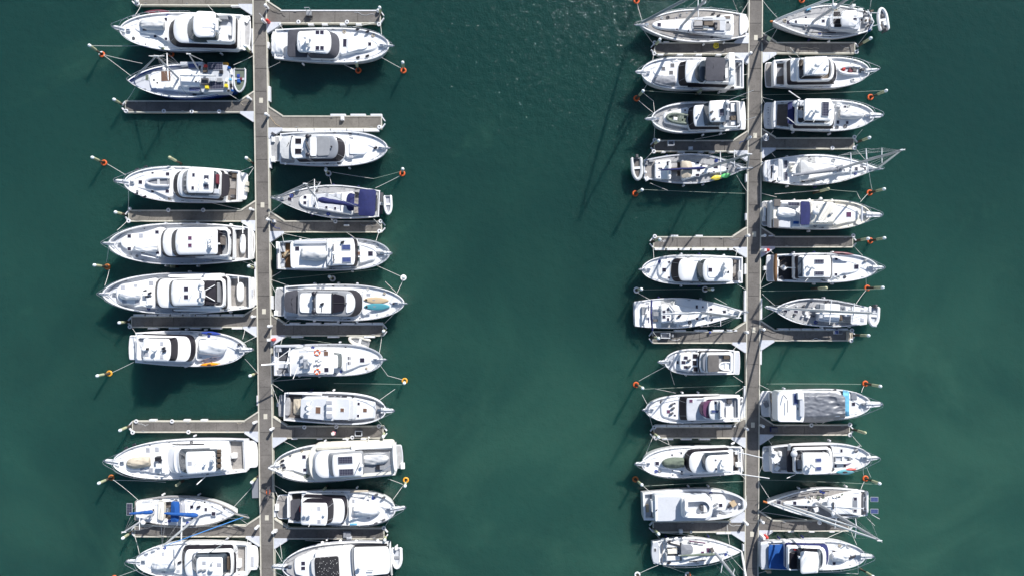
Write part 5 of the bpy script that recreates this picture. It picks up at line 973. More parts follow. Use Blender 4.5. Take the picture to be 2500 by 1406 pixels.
b = Boat('d6', 'D4', (1950, 562), (450, 568), 435, 'white cruiser with black cockpit, two grey solar panels and maroon kayak at its bow', 'the maroon-bow-kayak cruiser', ws=.9, tm=.48, p=2.1, q=.88, zf=2.3, za=1.5, deck='white', cock=(790, .8, 'black', .12), hull='white_b')
b.platform(316, 390, 'pale_grey', yc=572); b.box('outboard_motor', 292, 573, 36, 60, .9, 'white', z0=.5); b.slab('cockpit_rim', 470, 436, 565, 400, 400, 0, 1.2, 1.72, 'teak_brown')
b.trunk(1280, 1700, 555, 330, 200, 280, .25); b.house(770, 1255, 553, 320, 320, 24, 3.0, 24, 'white', 'glass', roofname='roof', crown=.03); b.slab('hardtop', 850, 1200, 565, 285, 280, 20, 3.1, 3.4, 'white'); b.panel('rear_glass', 775, 850, 555, 290, 290, 0, 'glass_blue', .03)
b.solar(1088, 473, 138, 62, 'solar_dark'); b.solar(1088, 647, 138, 62, 'solar_dark'); b.dome(935, 545, .24, .7); b.dome(1005, 560, .24, .6); b.aerials([(890, 480, 860, 640, 1.2), (930, 710, 880, 770, 1.)])
b.hatches([(1337, 440, 38, 36), (1333, 665, 40, 38), (1632, 553, 66, 66)]); b.fenders([(1775, 460)], 'grey'); b.pulpit(2010, 562, .4)
b.box('game_chair', 575, 565, 50, 70, .7, 'white', tilt=45); b.box('fish_bin', 530, 720, 60, 60, .5, 'dark_grey', tilt=20); b.box('rod_rack', 490, 500, 20, 100, .6, 'white'); b.pole('hose', 510, 480, 1., 590, 420, 1., .04, 'brown'); b.pole('cockpit_rail', 610, 565, 1.7, 750, 567, 2.4, .05, 'white'); b.pole('cockpit_rail', 725, 500, 2.2, 735, 700, 2.2, .05, 'pale_grey')
paddle(b, 1270, 343, 1600, 372, 44, 'maroon', 'maroon kayak at the bow of the black-cockpit cruiser with two solar panels')

b = Boat('d7', 'D5', (412, 335), (1795, 425), 402, 'grey-teak classic cutter with white aft canvas and an upright inflatable astern', 'the grey-teak cutter', ws=.62, tm=.46, p=2.7, q=.95, deck='teak_grey', hull='pale_grey', bul=.2, za=1.4, zf=2., rail_from=.1, lip='white_b', cat='sailing boat', name='cutter', group='sailing boats moored at the pontoons')
b.slab('doghouse', 1090, 1395, 385, 250, 260, 10, None, 2.4, 'pale_grey', .05); b.slab('doghouse_roof', 1160, 1395, 370, 230, 240, 8, 2.3, 2.55, 'white'); b.slab('cockpit_well', 1400, 1560, 400, 230, 240, 0, 1.2, 1.5, 'silver'); b.slab('aft_hatch', 1470, 1550, 365, 150, 140, 0, 1.4, 2.0, 'white_b')
b.canvas('aft_canvas', 1562, 1795, 425, 265, 235, 6, 2.5, 'white_b', crown=.05); b.hatches([(1720, 350, 40, 36), (1720, 485, 44, 42)], 'hatch_grey'); b.box('side_cover', 1130, 300, 70, 90, .2, 'grey')
b.hatches([(590, 358, 56, 40), (742, 362, 62, 36)], 'hatch_glass'); b.fenders([(1200, 213)]); b.box('pole_rack', 1410, 450, 40, 90, .3, 'brown', tilt=20)
for q in ((765, 290, 22), (870, 285, 36), (735, 410, 36), (850, 430, 30), (905, 390, 50), (925, 435, 60), (1005, 430, 40), (1010, 320, 40)): b.box('deck_fitting', q[0], q[1], q[2], q[2] * .7, .35, random.choice(['white', 'white', 'pale_grey', 'dark_grey']), tilt=random.uniform(-40, 40))
b.mast(1062, 350, 1900, 386, .17); b.boom(1035, 388, 1605, 402, 2.9, 'white', .08); b.spreader(1266, 185, 1238, 550, .07); b.spreader(1606, 240, 1580, 512, .07); b.stay(430, 310, r=.12, m='white', name='furled_genoa'); b.stay(330, 300, 2.2, r=.06, m='alloy', name='outer_forestay'); b.stay(1780, 380); b.pole('spinnaker_pole', 600, 300, 2.2, 735, 250, 2.2, .05, 'white'); b.pulpit(318, 300, .35)
rib(b, 1895, 300, 1875, 600, 180, 'white inflatable with grey motor standing across the stern of the grey-teak cutter', z=1.3, m='white', floor='pale_grey', seat='white_b', load=[(.85, .4, .5, 'white')])

b = Boat('d8', 'D6', (1850, 522), (385, 535), 450, 'cruiser draped in a huge crumpled grey tarpaulin with sky-blue edge', 'the tarpaulin cruiser', ws=.88, tm=.48, p=2.4, q=.82, zf=2.5, za=1.6, deck='white')
b.platform(240, 380, 'white_b', yc=515, tail=16); b.slab('aft_cockpit', 385, 490, 540, 400, 410, 0, 1.2, 1.66, 'brown_canvas'); b.box('fish_bin', 430, 720, 60, 90, .5, 'cover_plate'); b.box('stern_gear', 430, 480, 60, 60, .5, 'tan', tilt=20); b.box('stern_gear', 440, 530, 60, 50, .4, 'white', tilt=10); b.box('stern_gear', 430, 620, 70, 110, .3, 'dark_grey'); b.box('stern_rack', 310, 520, 60, 90, .3, 'grey', tilt=25); b.pole('stern_rail', 350, 330, 2., 380, 740, 2., .06, 'alloy')
b.slab('saloon', 780, 1420, 520, 400, 370, 40, None, 2.9, 'white_b'); b.slab('fly_deck', 470, 870, 560, 440, 450, 4, 2.2, 3.9, 'white', .0); b.solar(742, 440, 72, 165, 'solar_blue'); b.hatch(772, 583, 34, 36, 'grey'); b.slab('fly_bench', 800, 868, 575, 260, 280, 0, 3.9, 4.3, 'pale_grey'); b.pole('fly_rail', 620, 460, 4.2, 620, 640, 4.2, .04, 'dark_grey'); b.pole('fly_davit', 560, 385, 4., 610, 440, 4.6, .05, 'dark_grey'); b.box('life_raft', 810, 400, 70, 100, .5, 'white')
def tarp(b, nm, m, X0, X1, Y0, Y1, zt, zb, label=None, crump=.22, ny=40, nx=52, thick=True):
    mb = MB(); vs = []; fs = []
    for i in range(nx + 1):
        for j in range(ny + 1):
            u = i / nx; v = j / ny; x = lerp(X0, X1, u); y = lerp(Y0(u), Y1(u), v); e = min(v, 1 - v) * 2; z = lerp(zb, zt, min(1, e * 2.6) ** .6) - .5 * max(0, u - .72)
            n = noise.noise(Vector((u * 3.2 + 3, v * 2.4, 1.))) - 1.2 * abs(noise.noise(Vector((u * 4 + v * 3, v * 4 - u * 2.5, 4.)))) - .6 * abs(noise.noise(Vector((u * 3 - v * 7, v * 3 + u * 6, 9.)))) - .5 * abs(noise.noise(Vector((math.atan2(v - .45, u + .05 if u < .7 else 1.5 - u) * 6, math.hypot(v - .45, u - .5) * 2.5, 8.))))
            z += crump * n * (.6 + .6 * u); p = P(b.c, x, y, z); vs.append(p)
    for i in range(nx):
        for j in range(ny):
            a = i * (ny + 1) + j; fs.append((a, a + 1, a + ny + 2, a + ny + 1))
    mb.add(vs, fs); o = mb.build(nm, m, b.root, sharp=3.); md = o.modifiers.new('thickness', 'SOLIDIFY'); md.thickness = .03
    return o
m__, nt__, b__, o__ = mat('tarp_grey', (.17, .18, .205), .42, .15, 2.)
tarp(b, 'tarpaulin', 'tarp_grey', 830, 1470, lambda u: 305 + 90 * max(0, u - .65) / .35 * .6, lambda u: 790 - 110 * max(0, u - .5) * 1.2, 3.5, 2.1)
tarp(b, 'tarpaulin_edge', 'sky_tarp', 1435, 1528, lambda u: 310 + 15 * u, lambda u: 705 - 10 * u, 2.95, 2.25, crump=.06, nx=8)
b.trunk(1500, 1700, 520, 330, 250, 60, .12); b.hatch(1590, 517, 50, 52); b.box('bow_locker', 1600, 400, 90, 110, .1, 'silver'); b.dome(1735, 517, .18, .3, 'grey'); b.fender(1310, 315); b.pulpit(1980, 520, .55)

b = Boat('d9', 'D7', (1855, 408), (390, 432), 445, 'flybridge cruiser with teal and red kayaks on its bow and white furniture in the cockpit', 'the teal-kayak cruiser', ws=.86, tm=.48, p=2.3, q=.85, zf=2.5, za=1.5, cock=(700, .9, 'teak_grey', .14), deck='white', hull='white_b')
b.platform(262, 370, 'white_b', yc=420); b.box('platform_ladder', 310, 290, 60, 60, .1, 'alloy', tilt=10)
b.box('cockpit_table', 445, 410, 110, 140, .6, 'white', tilt=30); b.box('cockpit_bench', 430, 330, 90, 40, .5, 'white', tilt=-20); b.box('cockpit_chair', 520, 400, 50, 50, .5, 'pale_grey'); b.box('cockpit_chair', 470, 560, 60, 80, .6, 'white', tilt=-40); b.box('cockpit_chair', 490, 490, 40, 36, .5, 'white'); b.box('cockpit_locker', 520, 345, 40, 60, .7, 'white')
b.house(720, 1275, 445, 370, 370, 50, 3.3, 14, 'white', 'glass', roofname='deckhouse_roof'); b.slab('aft_shade', 612, 722, 455, 320, 320, 3, 3.1, 3.2, 'mesh_cover'); b.fly(722, 1268, 445, 355, 360, 50, 3.4, 4.0, floor='dark_grey'); b.slab('hardtop', 848, 1250, 490, 320, 310, 50, 4.6, 4.9, 'white', crown=.06); b.posts(870, 1200, 480, 280, 3.4, 4.7); b.slab('console', 860, 1200, 480, 240, 240, 20, 3.5, 4.3, 'white_b')
b.solar(1078, 436, 84, 54, 'solar_blue'); b.solar(1078, 560, 84, 54, 'solar_blue'); b.dome(1015, 520, .26, .7); b.dome(925, 530, .22, .5); b.aerials([(1000, 390, 985, 400, .5), (1005, 600, 960, 650, 1.)]); b.dome(715, 345, .4, .4, 'pale_grey'); b.box('fly_seat', 800, 500, 60, 130, .4, 'grey'); b.pole('side_window', 850, 238, 2.4, 1250, 232, 2.4, .09, 'glass'); b.pole('outrigger', 740, 645, 2.6, 610, 702, 4., .04, 'white')
b.hatches([(1413, 298, 34, 50), (1325, 520, 34, 46), (1460, 520, 38, 40)]); b.fenders([(1660, 240), (1630, 290)], 'grey'); b.pulpit(1940, 405, .4)
rib(b, 1310, 425, 1610, 420, 150, 'white inflatable dinghy with looped ropes on the foredeck of the teal-kayak cruiser', m='white', floor='pale_grey', motor=False, load=[(.75, 0, .35, 'grey')])
paddle(b, 1335, 615, 1605, 612, 78, 'teal', 'teal kayak on the bow rail of a white flybridge cruiser', z=2.15, group='kayaks on the teal-kayak cruiser'); paddle(b, 1480, 578, 1632, 572, 40, 'red', 'short red kayak beside the teal kayak on a cruiser bow', z=2.15, hole=False, group='kayaks on the teal-kayak cruiser')

b = Boat('d10', 'D8', (322, 325), (1800, 332), 445, 'white sloop with two solar panels hung off its stern and long furled white sails', 'the stern-solar sloop', ws=.8, tm=.4, p=1.75, q=1., deck='teak', bul=.12, za=1.4, zf=1.9, rail_from=.1, lip='white', hull='white_b', **SAIL)
b.trunk(1710, 560, 335, 370, 90, 520, .45); b.panel('cockpit_well', 1650, 1575, 350, 240, 240, 0, 'silver', .02); b.slab('stern_locker', 1790, 1735, 330, 260, 260, 0, 1.3, 1.6, 'grey'); b.slab('stern_bench', 1815, 1785, 320, 300, 300, 0, 1.3, 1.9, 'white')
b.slab('hard_dodger', 1575, 1212, 362, 265, 265, 90, 2.6, 2.85, 'white', crown=.12, soft=.1); b.posts(1560, 1300, 362, 210, 1.8, 2.7); b.pole('dodger_hatch', 1297, 315, 3.05, 1297, 415, 3.05, .09, 'dark_grey')
b.hatches([(490, 312, 60, 56), (725, 325, 50, 52), (890, 379, 42, 46), (1617, 265, 48, 50), (1615, 435, 46, 38), (1767, 270, 44, 46), (1765, 410, 44, 40), (880, 252, 20)]); b.dome(1050, 325, .2, .3)
for i in range(16): b.box('coiled_line', random.uniform(940, 1130), random.uniform(230, 330), random.uniform(16, 40), random.uniform(12, 24), .12, random.choice(['green_canvas', 'pale_canvas', 'ivory', 'grey']), tilt=random.uniform(-60, 60))
for i in range(10): b.box('coiled_line', random.uniform(1130, 1500), random.uniform(195, 260), random.uniform(16, 40), random.uniform(12, 20), .12, random.choice(['green_canvas', 'pale_canvas', 'ivory', 'dark_grey']), tilt=random.uniform(-40, 40))
b.mast(1055, 330, 1975, 878, .18); b.boom(1110, 370, 1745, 408, 2.9, None); b.spreader(1330, 355, 1318, 702, .06); b.spreader(1620, 555, 1612, 840, .06); b.stay(385, 322, r=.13, m='white', name='furled_genoa'); b.stay(560, 345, f=.72, r=.12, m='white', name='furled_staysail'); b.stay(1810, 500, r=.02); b.stay(1100, 540)
v = b.onmast(1290, 525); mb = MB(); mb.ball(v + Vector((-.1, 0, .1)), .36, .36, .26); mb.build('radar_dome', 'white', b.root); b.box('deck_chair', 1050, 430, 70, 60, .4, 'white', tilt=20)
b.solar(1900, 273, 114, 72, 'solar_blue', z=1.9); b.solar(1900, 448, 114, 72, 'solar_blue', z=1.9); b.pole('bow_anchor', 322, 322, 1.9, 262, 302, 1.8, .12, 'rust_orange'); b.pole('stern_rod', 1860, 495, 2., 1975, 560, 3., .03, 'white')
for x0, x1, y0, y1 in ((690, 745, 250, 230), (820, 935, 205, 185), (995, 1055, 175, 168), (1115, 1230, 155, 155), (680, 740, 390, 410), (800, 920, 430, 465), (830, 890, 495, 515)): b.pole('side_window', x0, y0, 1.9, x1, y1, 1.9, .05, 'glass')

b = Boat('d11', 'D8', (1772, 1110), (232, 1105), 435, 'motor cruiser with bright blue cockpit cover and white peaked tender, beside the walkway', 'the blue-cover cruiser', ws=.9, tm=.5, p=2.5, q=.82, zf=2.4, za=1.5, deck='white', hull='white_b')
b.slab('stern_deck', 232, 345, 1110, 360, 380, 0, .9, 1.55, 'pale_grey', tail=10); b.canvas('cockpit_cover', 342, 625, 1120, 345, 370, 3, 1.9, 'blue_canvas', legs=False, crown=.12)
b.house(625, 1185, 1140, 350, 330, 70, 3.2, 42, 'white', 'navy', roofname='deckhouse_roof', crown=.02); b.fly(625, 1160, 1150, 345, 320, 60, 3.2, 3.8, floor='dark_grey'); b.slab('fly_windscreen', 660, 800, 1185, 250, 250, 2, 3.5, 3.75, 'glass'); b.house(808, 1072, 1200, 330, 300, 20, 4.7, 66, 'white', 'glass_blue', z0=3.4, pre='fly_', th=.16); b.box('fly_seat', 735, 1010, 40, 26, .3, 'red')
b.panel('fly_enclosure', 830, 1060, 1025, 40, 40, 0, 'glass', .1); b.dome(800, 1130, .18, .4)
b.hatches([(1300, 1042, 46, 40), (1305, 1216, 46, 46)]); b.pole('davit', 1400, 1000, 2.6, 1480, 940, 3.2, .06, 'white'); b.pulpit(1860, 1112, .5); b.fender(1540, 1130); b.fender(1590, 1120); b.box('stern_fender', 310, 1300, 60, 30, .3, 'tan', z0=1.2)
tender_cover(b, 1275, 1540, 1115, 150, 'white peaked tender cover on foredeck of the blue-cover cruiser', 'white', h=.8)

# loose gear on every boat: flaked-down lines, vents, side fenders
random.seed(21)
for k, b in BOATS.items():
    for i in range(4):
        t = random.uniform(.3, .9); sg = random.choice((-1, 1)); w = max(b.hw(t) - b.rim - random.uniform(.25, .45), .1); q = b.pt(t, sg * w, b.zg(t) - b.bul + .03)
        mb = MB(); R_ = random.uniform(.12, .2); mb.torus(q, R_, .045, 14, 6); mb.torus(q + Vector((.03, .02, .05)), R_ * .75, .04, 12, 6); mb.build('coiled_line', random.choice(['rope', 'pale_canvas', 'beige', 'kayak_blue', 'dark_grey', 'grey']), b.root)
    for i in range(4):
        t = random.uniform(.12, .8); sg = random.choice((-1, 1)); w = max(b.hw(t) - b.rim - random.uniform(.08, .3), .1); q = b.pt(t, sg * w, 0); z = b.zg(t) - b.bul
        mb = MB(); mb.obox(q, b.ax, random.uniform(.12, .4), .1, z - .02, z + .05, .01); mb.build('deck_vent', random.choice(['dark_grey', 'grey', 'black', 'chrome']), b.root)
    for i in range(3):
        t = (.2, .42, .62)[i] + random.uniform(-.05, .05)
        for sg in (-1, 1):
            if random.random() < .45: continue
            q = b.pt(t, sg * (b.hw(t) + .13), 0); z = b.zg(t) * .45; mb = MB(); mb.tube([q + Vector((0, 0, z - .35)), q + Vector((0, 0, z - .28)), q + Vector((0, 0, z + .28)), q + Vector((0, 0, z + .35))], [.05, .12, .12, .04], 10); mb.build('side_fender', random.choice(['white', 'white', 'navy', 'pale_grey']), b.root)
# ================================================================== walkways and finger pontoons
DZ = .55
def seg(mb, x1, y1, x2, y2, w, z0, z1, soft=.02):
    a = W(x1, y1, z1); c = W(x2, y2, z1); d = c - a
    mb.obox((a + c) / 2, d, d.length, w, z0, z1, soft)
def walkway(label, xt, xb, width, plates, pads_l, pads_r, group='walkways'):
    # xt / xb: centre pixel at the top and bottom edge of the survey; the walkway runs on beyond both
    cx = lambda y: xt + (xb - xt) * y / 1406
    t = thing('walkway_pontoon', label, 'pontoon', W(cx(703), 703, 0), 'walkway pontoons')
    h = width / 2; mb = MB(); y = -330
    while y < 1740:
        y1 = y + 55.4
        mb.prism([W(cx(y + .4) - h + 3, y + .4, DZ), W(cx(y + .4) + h - 3, y + .4, DZ), W(cx(y1 - .4) + h - 3, y1 - .4, DZ), W(cx(y1 - .4) - h + 3, y1 - .4, DZ)], .05, DZ, .015); y = y1
    mb.build('deck_slabs', 'concrete', t)
    mb = MB(); mb.prism([W(cx(-330) - h + 4, -330, DZ), W(cx(-330) + h - 4, -330, DZ), W(cx(1740) + h - 4, 1740, DZ), W(cx(1740) - h + 4, 1740, DZ)], -.3, DZ - .05); mb.build('float', 'concrete_dark', t)
    for sg in (-1, 1):
        mb = MB(); seg(mb, cx(-330) + sg * (h - 1.2), -330, cx(1740) + sg * (h - 1.2), 1740, .14, .1, DZ + .05, .03); mb.build('edge_beam', 'cream', t)
    for sg, pads in ((-1, pads_l), (1, pads_r)):
        for y0, y1, w in pads:
            mb = MB(); seg(mb, cx(y0) + sg * (h + w / 2), y0, cx(y1) + sg * (h + w / 2), y1, w * .05, .12, DZ + .02, .05); mb.build('fender_pad', 'pad', t)
    for y in plates:
        mb = MB(); a = W(cx(y) + .5, y, DZ); mb.obox(a, (0, 1, 0), .62, .45, DZ - .03, DZ + .02, .005); mb.build('cover_plate', 'cover_plate', t)
    return cx, h
wl, hl = walkway('long concrete walkway pontoon of the western rows, tilting slightly rightwards going down', 633.5, 653, 35, [246, 501, 760, 1016, 1263],
                 [(70, 130, 3), (640, 745, 4), (965, 990, 3), (1165, 1165, 3)][:3], [(-5, 4, 4), (103, 119, 4), (211, 248, 5), (336, 411, 5), (722, 755, 5), (868, 893, 5), (1244, 1262, 4)])
wr, hr = walkway('long concrete walkway pontoon of the eastern rows, tilting slightly leftwards going down', 1845.5, 1834.5, 34.5, [92.8, 331.7, 572.4, 805, 1036.7, 1303],
                 [(53, 68, 4), (425, 445, 4), (521, 538, 4), (644, 670, 5), (709, 785, 5), (942, 1025, 4), (1328, 1345, 4)], [(395, 403, 3), (728, 780, 4), (856, 890, 4), (961, 990, 4), (1328, 1342, 3), (1368, 1382, 3)])
def finger(label, side, xe, yt, yb, pt=(), pb=(), wheels=(), up='concrete_warm', low='gusset', hoop=True, upbar='cream', dy=0., top_m='cream', bot_m='cream', west=True):
    ym = (yt + yb) / 2; cx, h = (wl, hl) if west else (wr, hr); xw = cx(ym) + side * h; y0 = yt; y1 = yb; s = side
    t = thing('finger_pontoon', label, 'pontoon', W((xw + xe) / 2, ym, 0), 'finger pontoons')
    e = xe - s * 9; L = (e - xw) * s; n = max(4, round(L / 54)); mb = MB(); edge = 3.2
    for i in range(n):
        a = xw + s * (L * i / n + .4); c = xw + s * (L * (i + 1) / n - .4)
        mb.prism([W(a, yt + edge, DZ), W(c, yt + edge, DZ), W(c, yb - edge, DZ), W(a, yb - edge, DZ)], .05, DZ, .012)
    mb.build('deck_slabs', random.choice(['concrete', 'concrete', 'concrete_warm', 'concrete_dark']), t)
    mb = MB(); mb.prism([W(xw, yt + 4, DZ), W(e, yt + 4, DZ), W(e, yb - 4, DZ), W(xw, yb - 4, DZ)], -.3, DZ - .05); mb.build('float', 'concrete_dark', t)
    g = xw + s * 33
    for yy, m_ in ((yt + 1.4, top_m), (yb - 1.4, bot_m)):
        mb = MB(); seg(mb, g, yy, e + s * 1, yy, .14, .1, DZ + .06, .03); mb.build('edge_beam', m_, t)
    mb = MB(); seg(mb, e, yt + 2, e, yb - 2, .1, .1, DZ + .04); mb.build('end_beam', 'cream', t)
    if hoop:
        mb = MB(); seg(mb, e + s, yt + 2, xe, ym - 3, .12, .3, DZ + .03); seg(mb, e + s, yb - 2, xe, ym + 3, .12, .3, DZ + .03); mb.build('pile_guide', 'pad', t)
    for yy, m_, sg in ((yt, up, -1), (yb, low, 1)):
        if not m_: continue
        a, b2, c = W(xw, yy + sg * 22, DZ), W(xw + s * 34, yy, DZ), W(xw, yy - sg * 3, DZ); mb = MB(); d2 = W(xw + s * 34, yy - sg * 3, DZ)
        mb.prism([a, b2, d2, c], .25, DZ + (.012 if m_ != 'gusset' else .06), .01); gs = mb.build('gusset', m_, t)
        mb = MB(); seg(mb, xw + s * .5, yy + sg * 22, xw + s * 34, yy + sg * .2, .17, .15, DZ + .09, .03); mb.build('gusset_beam', 'cream' if m_ != 'gusset' else 'gusset', gs)
    for yy, sg, pads in ((yt, -1, pt), (yb, 1, pb)):
        for x0, x1, w in pads:
            mb = MB(); yc = yy + sg * (w / 2 - .6); seg(mb, x0, yc, x1, yc, w * .05, .15, DZ + .09, .05); mb.build('fender_pad', 'pad', t)
    for x, y in wheels:
        p = W(x, y, DZ + .1); mb = MB(); mb.torus(p, .17, .09, 18, 8); w_ = mb.build('dock_wheel', 'pad', t); mb = MB(); mb.tube([p - Vector((0, 0, .2)), p + Vector((0, 0, .08))], .07, 8); mb.build('axle', 'dark_grey', w_)
    random.seed(int(xe * 7 + yt))
    for i in range(3):                                     # a cleat now and then
        x = lerp(g, e, (.15, .5, .9)[i]); yy = random.choice([yt + 4.2, yb - 4.2]); p = W(x, yy, DZ); mb = MB(); mb.tube([p + Vector((-.17, 0, .1)), p + Vector((.17, 0, .1))], .03, 6); mb.obox(p, (1, 0, 0), .12, .06, DZ - .01, DZ + .1); mb.build('cleat', 'grey', t)
    return t
def run(a, b, n, l, w): return [(a + (b - a) * i / max(n - 1, 1), a + (b - a) * i / max(n - 1, 1) + l, w) for i in range(n)]
finger('finger pontoon cut by the top picture edge above the maroon-kayak motor yacht', -1, 322, -14, 14, pb=[(563, 583, 3)], wheels=[(336, 10)])
finger('finger pontoon directly below the blue-hulled ketch', -1, 297, 246, 275.5, wheels=[(308, 272), (400, 272), (468, 273), (535, 273)])
finger('finger pontoon between the open-inflatable motor yacht and the plum-hatch motor yacht', -1, 305, 513, 541.5, wheels=[(411, 513.5), (496, 513.5), (314, 540)], upbar='cream')
finger('finger pontoon edged with white pads along its whole upper side below the twin-dome motor yacht', -1, 312, 771, 799.5, pt=run(325, 570, 9, 27, 5), pb=run(360, 565, 5, 26, 4), wheels=[(317, 797)])
finger('empty sunlit finger pontoon above the beige-cover motor yacht', -1, 314, 1027, 1055.5, pt=[(363, 380, 4), (447, 462, 4), (489, 504, 4)], wheels=[(332.5, 1028), (420, 1028), (324, 1055), (460, 1054)])
finger('finger pontoon crossed by the mast of the blue-sailed ketch', -1, 320, 1282, 1310.5)
finger('finger pontoon with a grey dock cart above the white-tarp cruiser', 1, 937, 25, 58, pb=[(751, 765, 4), (785, 799, 4), (829, 844, 4), (868, 882, 4)], wheels=[(728.5, 54.5), (847, 54.5), (925, 60)], top_m='pad')
finger('finger pontoon with broad white pads above the silver-roof cruiser', 1, 940, 283, 315.5, pt=[(806, 843, 5), (855, 892, 5), (904, 932, 5)], pb=run(687, 887, 6, 38, 6), wheels=[(926, 311)], low='gusset')
finger('finger pontoon between the navy-canvas sloop and the brown-cockpit trawler', 1, 940, 539, 568, wheels=[(929, 541), (926, 565), (819, 541)])
finger('finger pontoon below the two-paddleboard yacht with white pads on its upper side', 1, 944, 790.5, 820.5, pt=[(706, 731, 4), (746, 782, 4), (791, 827, 4), (833, 866, 4), (870, 908, 4), (910, 934, 4)], pb=[(711, 739, 4), (799, 827, 4), (888, 915, 4)], top_m='pad')
finger('finger pontoon where a person in pink stands', 1, 944, 1039, 1070, pb=[(711, 725, 3), (773, 787, 3), (836, 850, 3), (880, 894, 3)], wheels=[(743, 1042), (821, 1041), (925, 1039.5), (860, 1067)])
finger('finger pontoon with grey boxes below the black-cockpit flybridge cruiser', 1, 946, 1288, 1316, wheels=[(937, 1288)])
E = dict(west=False)
finger('finger pontoon with a yellow hose coil', -1, 1590, 104, 133, pt=[(1606, 1615, 3), (1620, 1634, 3)], pb=[(1605, 1620, 3), (1653, 1668, 3), (1699, 1714, 3), (1748, 1762, 3)], wheels=[(1598.5, 105), (1597, 131.5)], up='gusset', **E)
finger('finger pontoon with a wire crate above the two-kayak sloop', -1, 1589, 342.5, 371, pb=[(1615, 1625, 3), (1655, 1672, 3), (1705, 1718, 3), (1732, 1745, 3), (1780, 1798, 3)], wheels=[(1598.5, 343), (1596, 370.5)], **E)
finger('sunlit finger pontoon striped by thin mast shadows above the green-screen cruiser', -1, 1587, 577.5, 606.5, pt=[(1638, 1656, 4), (1698, 1716, 4)], pb=run(1598, 1780, 7, 26, 5), wheels=[(1598.5, 578)], **E)
finger('finger pontoon with a white open box below the navy-band sloop', -1, 1585, 808, 838, pt=[(1646, 1675, 4), (1696, 1728, 4), (1740, 1768, 4), (1775, 1800, 4)], **E)
finger('finger pontoon with white padded upper side below the purple-screen cruiser', -1, 1588, 1041, 1070, pt=run(1600, 1770, 7, 27, 5), pb=[(1617, 1644, 4), (1663, 1689, 4), (1707, 1734, 4)], wheels=[(1597.5, 1042), (1601, 1068.5)], **E)
finger('finger pontoon below the grey-roofed workboat', -1, 1586, 1271.5, 1299.5, pb=[(1749, 1785, 4)], up='gusset', **E)
finger('finger pontoon with a dark covered bin between the hard-dodger sloop and the red-seat sportfisher', 1, 2096, 103.5, 131.5, wheels=[(2091, 127.5)], **E)
finger('finger pontoon with a white hose reel below the navy-shade sportfisher', 1, 2094, 336.5, 364.5, wheels=[(2086, 335.5), (2086, 362), (2032, 362)], **E)
finger('shaded finger pontoon below the navy-strip cruiser', 1, 2091, 577, 604.5, pt=[(1877, 1892, 3)], wheels=[(2083, 575.5)], **E)
finger('finger pontoon with two solar boxes and folded netting below the grey-teak cutter', 1, 2087, 804.5, 832.5, pt=run(1900, 2045, 6, 26, 4), wheels=[(2080, 806), (2078, 831)], **E)
finger('finger pontoon with a dark bench below the tarpaulin cruiser', 1, 2083, 1036, 1062.5, wheels=[(1981, 1037), (2075, 1036), (2075, 1061)], **E)
finger('finger pontoon under the mast of the stern-solar sloop', 1, 2081, 1269, 1296.5, pb=[(1877, 1887, 3), (1924, 1938, 3), (1975, 1989, 3), (2025, 2038, 3)], **E)

# ================================================================== mooring piles with their ring floats
def vert_h(b, t, lo=1.2, hi=5.5):
    g = W(*b, 0.); best = None
    for i in range(100):
        z = lo + (hi - lo) * i / 99; q = W(*t, z); e = math.hypot(q.x - g.x, q.y - g.y)
        if best is None or e < best[0]: best = (e, z)
    return best[1]
def pile(bx, by, tx, ty, label, sleeve=True, cap='cap', hmin=1.5, grp='mooring piles'):
    z = max(vert_h((bx, by), (tx, ty)), hmin); g = W(bx, by, 0); q = W(tx, ty, z)
    t = thing('mooring_pile', label, 'mooring pile', (g.x, g.y, 0), grp); r = .155
    a = Vector((g.x, g.y, -4)); top = Vector((q.x, q.y, z)); m = lerp(g, top, .5)
    mb = MB(); mb.tube([a, g, m], r, 12); mb.build('pile_shaft', 'pile_wood', t)
    mb = MB(); mb.tube([m, top], r * 1.06, 12); mb.build('pile_sleeve', 'pile_sleeve' if sleeve else 'pile_wood', t)
    mb = MB(); mb.loft([[top + Vector((math.cos(k) * s_, math.sin(k) * s_, h_)) for k in [i * math.pi / 7 for i in range(14)]] for s_, h_ in ((r * 1.22, -.14), (r * 1.22, .02), (r * .8, .14), (.02, .2))]); mb.build('pile_cap', cap, t)
def ring(x, y, m, label, white=False):
    g = W(x, y, .1); t = thing('ring_float', label, 'float', (g.x, g.y, 0), 'ring floats round the piles'); mb = MB(); mb.torus(g, .275, .10, 24, 10); mb.build('ring', m, t)
    if white:
        mb = MB(); mb.tube([g + Vector((math.cos(a) * .275, math.sin(a) * .275, .01)) for a in [1.2 + i * .2 for i in range(12)]], .107, 10); mb.build('white_band', 'white', t)
B_ = lambda k: BOATS[k].nick
OR, YE = 'orange', 'amber'
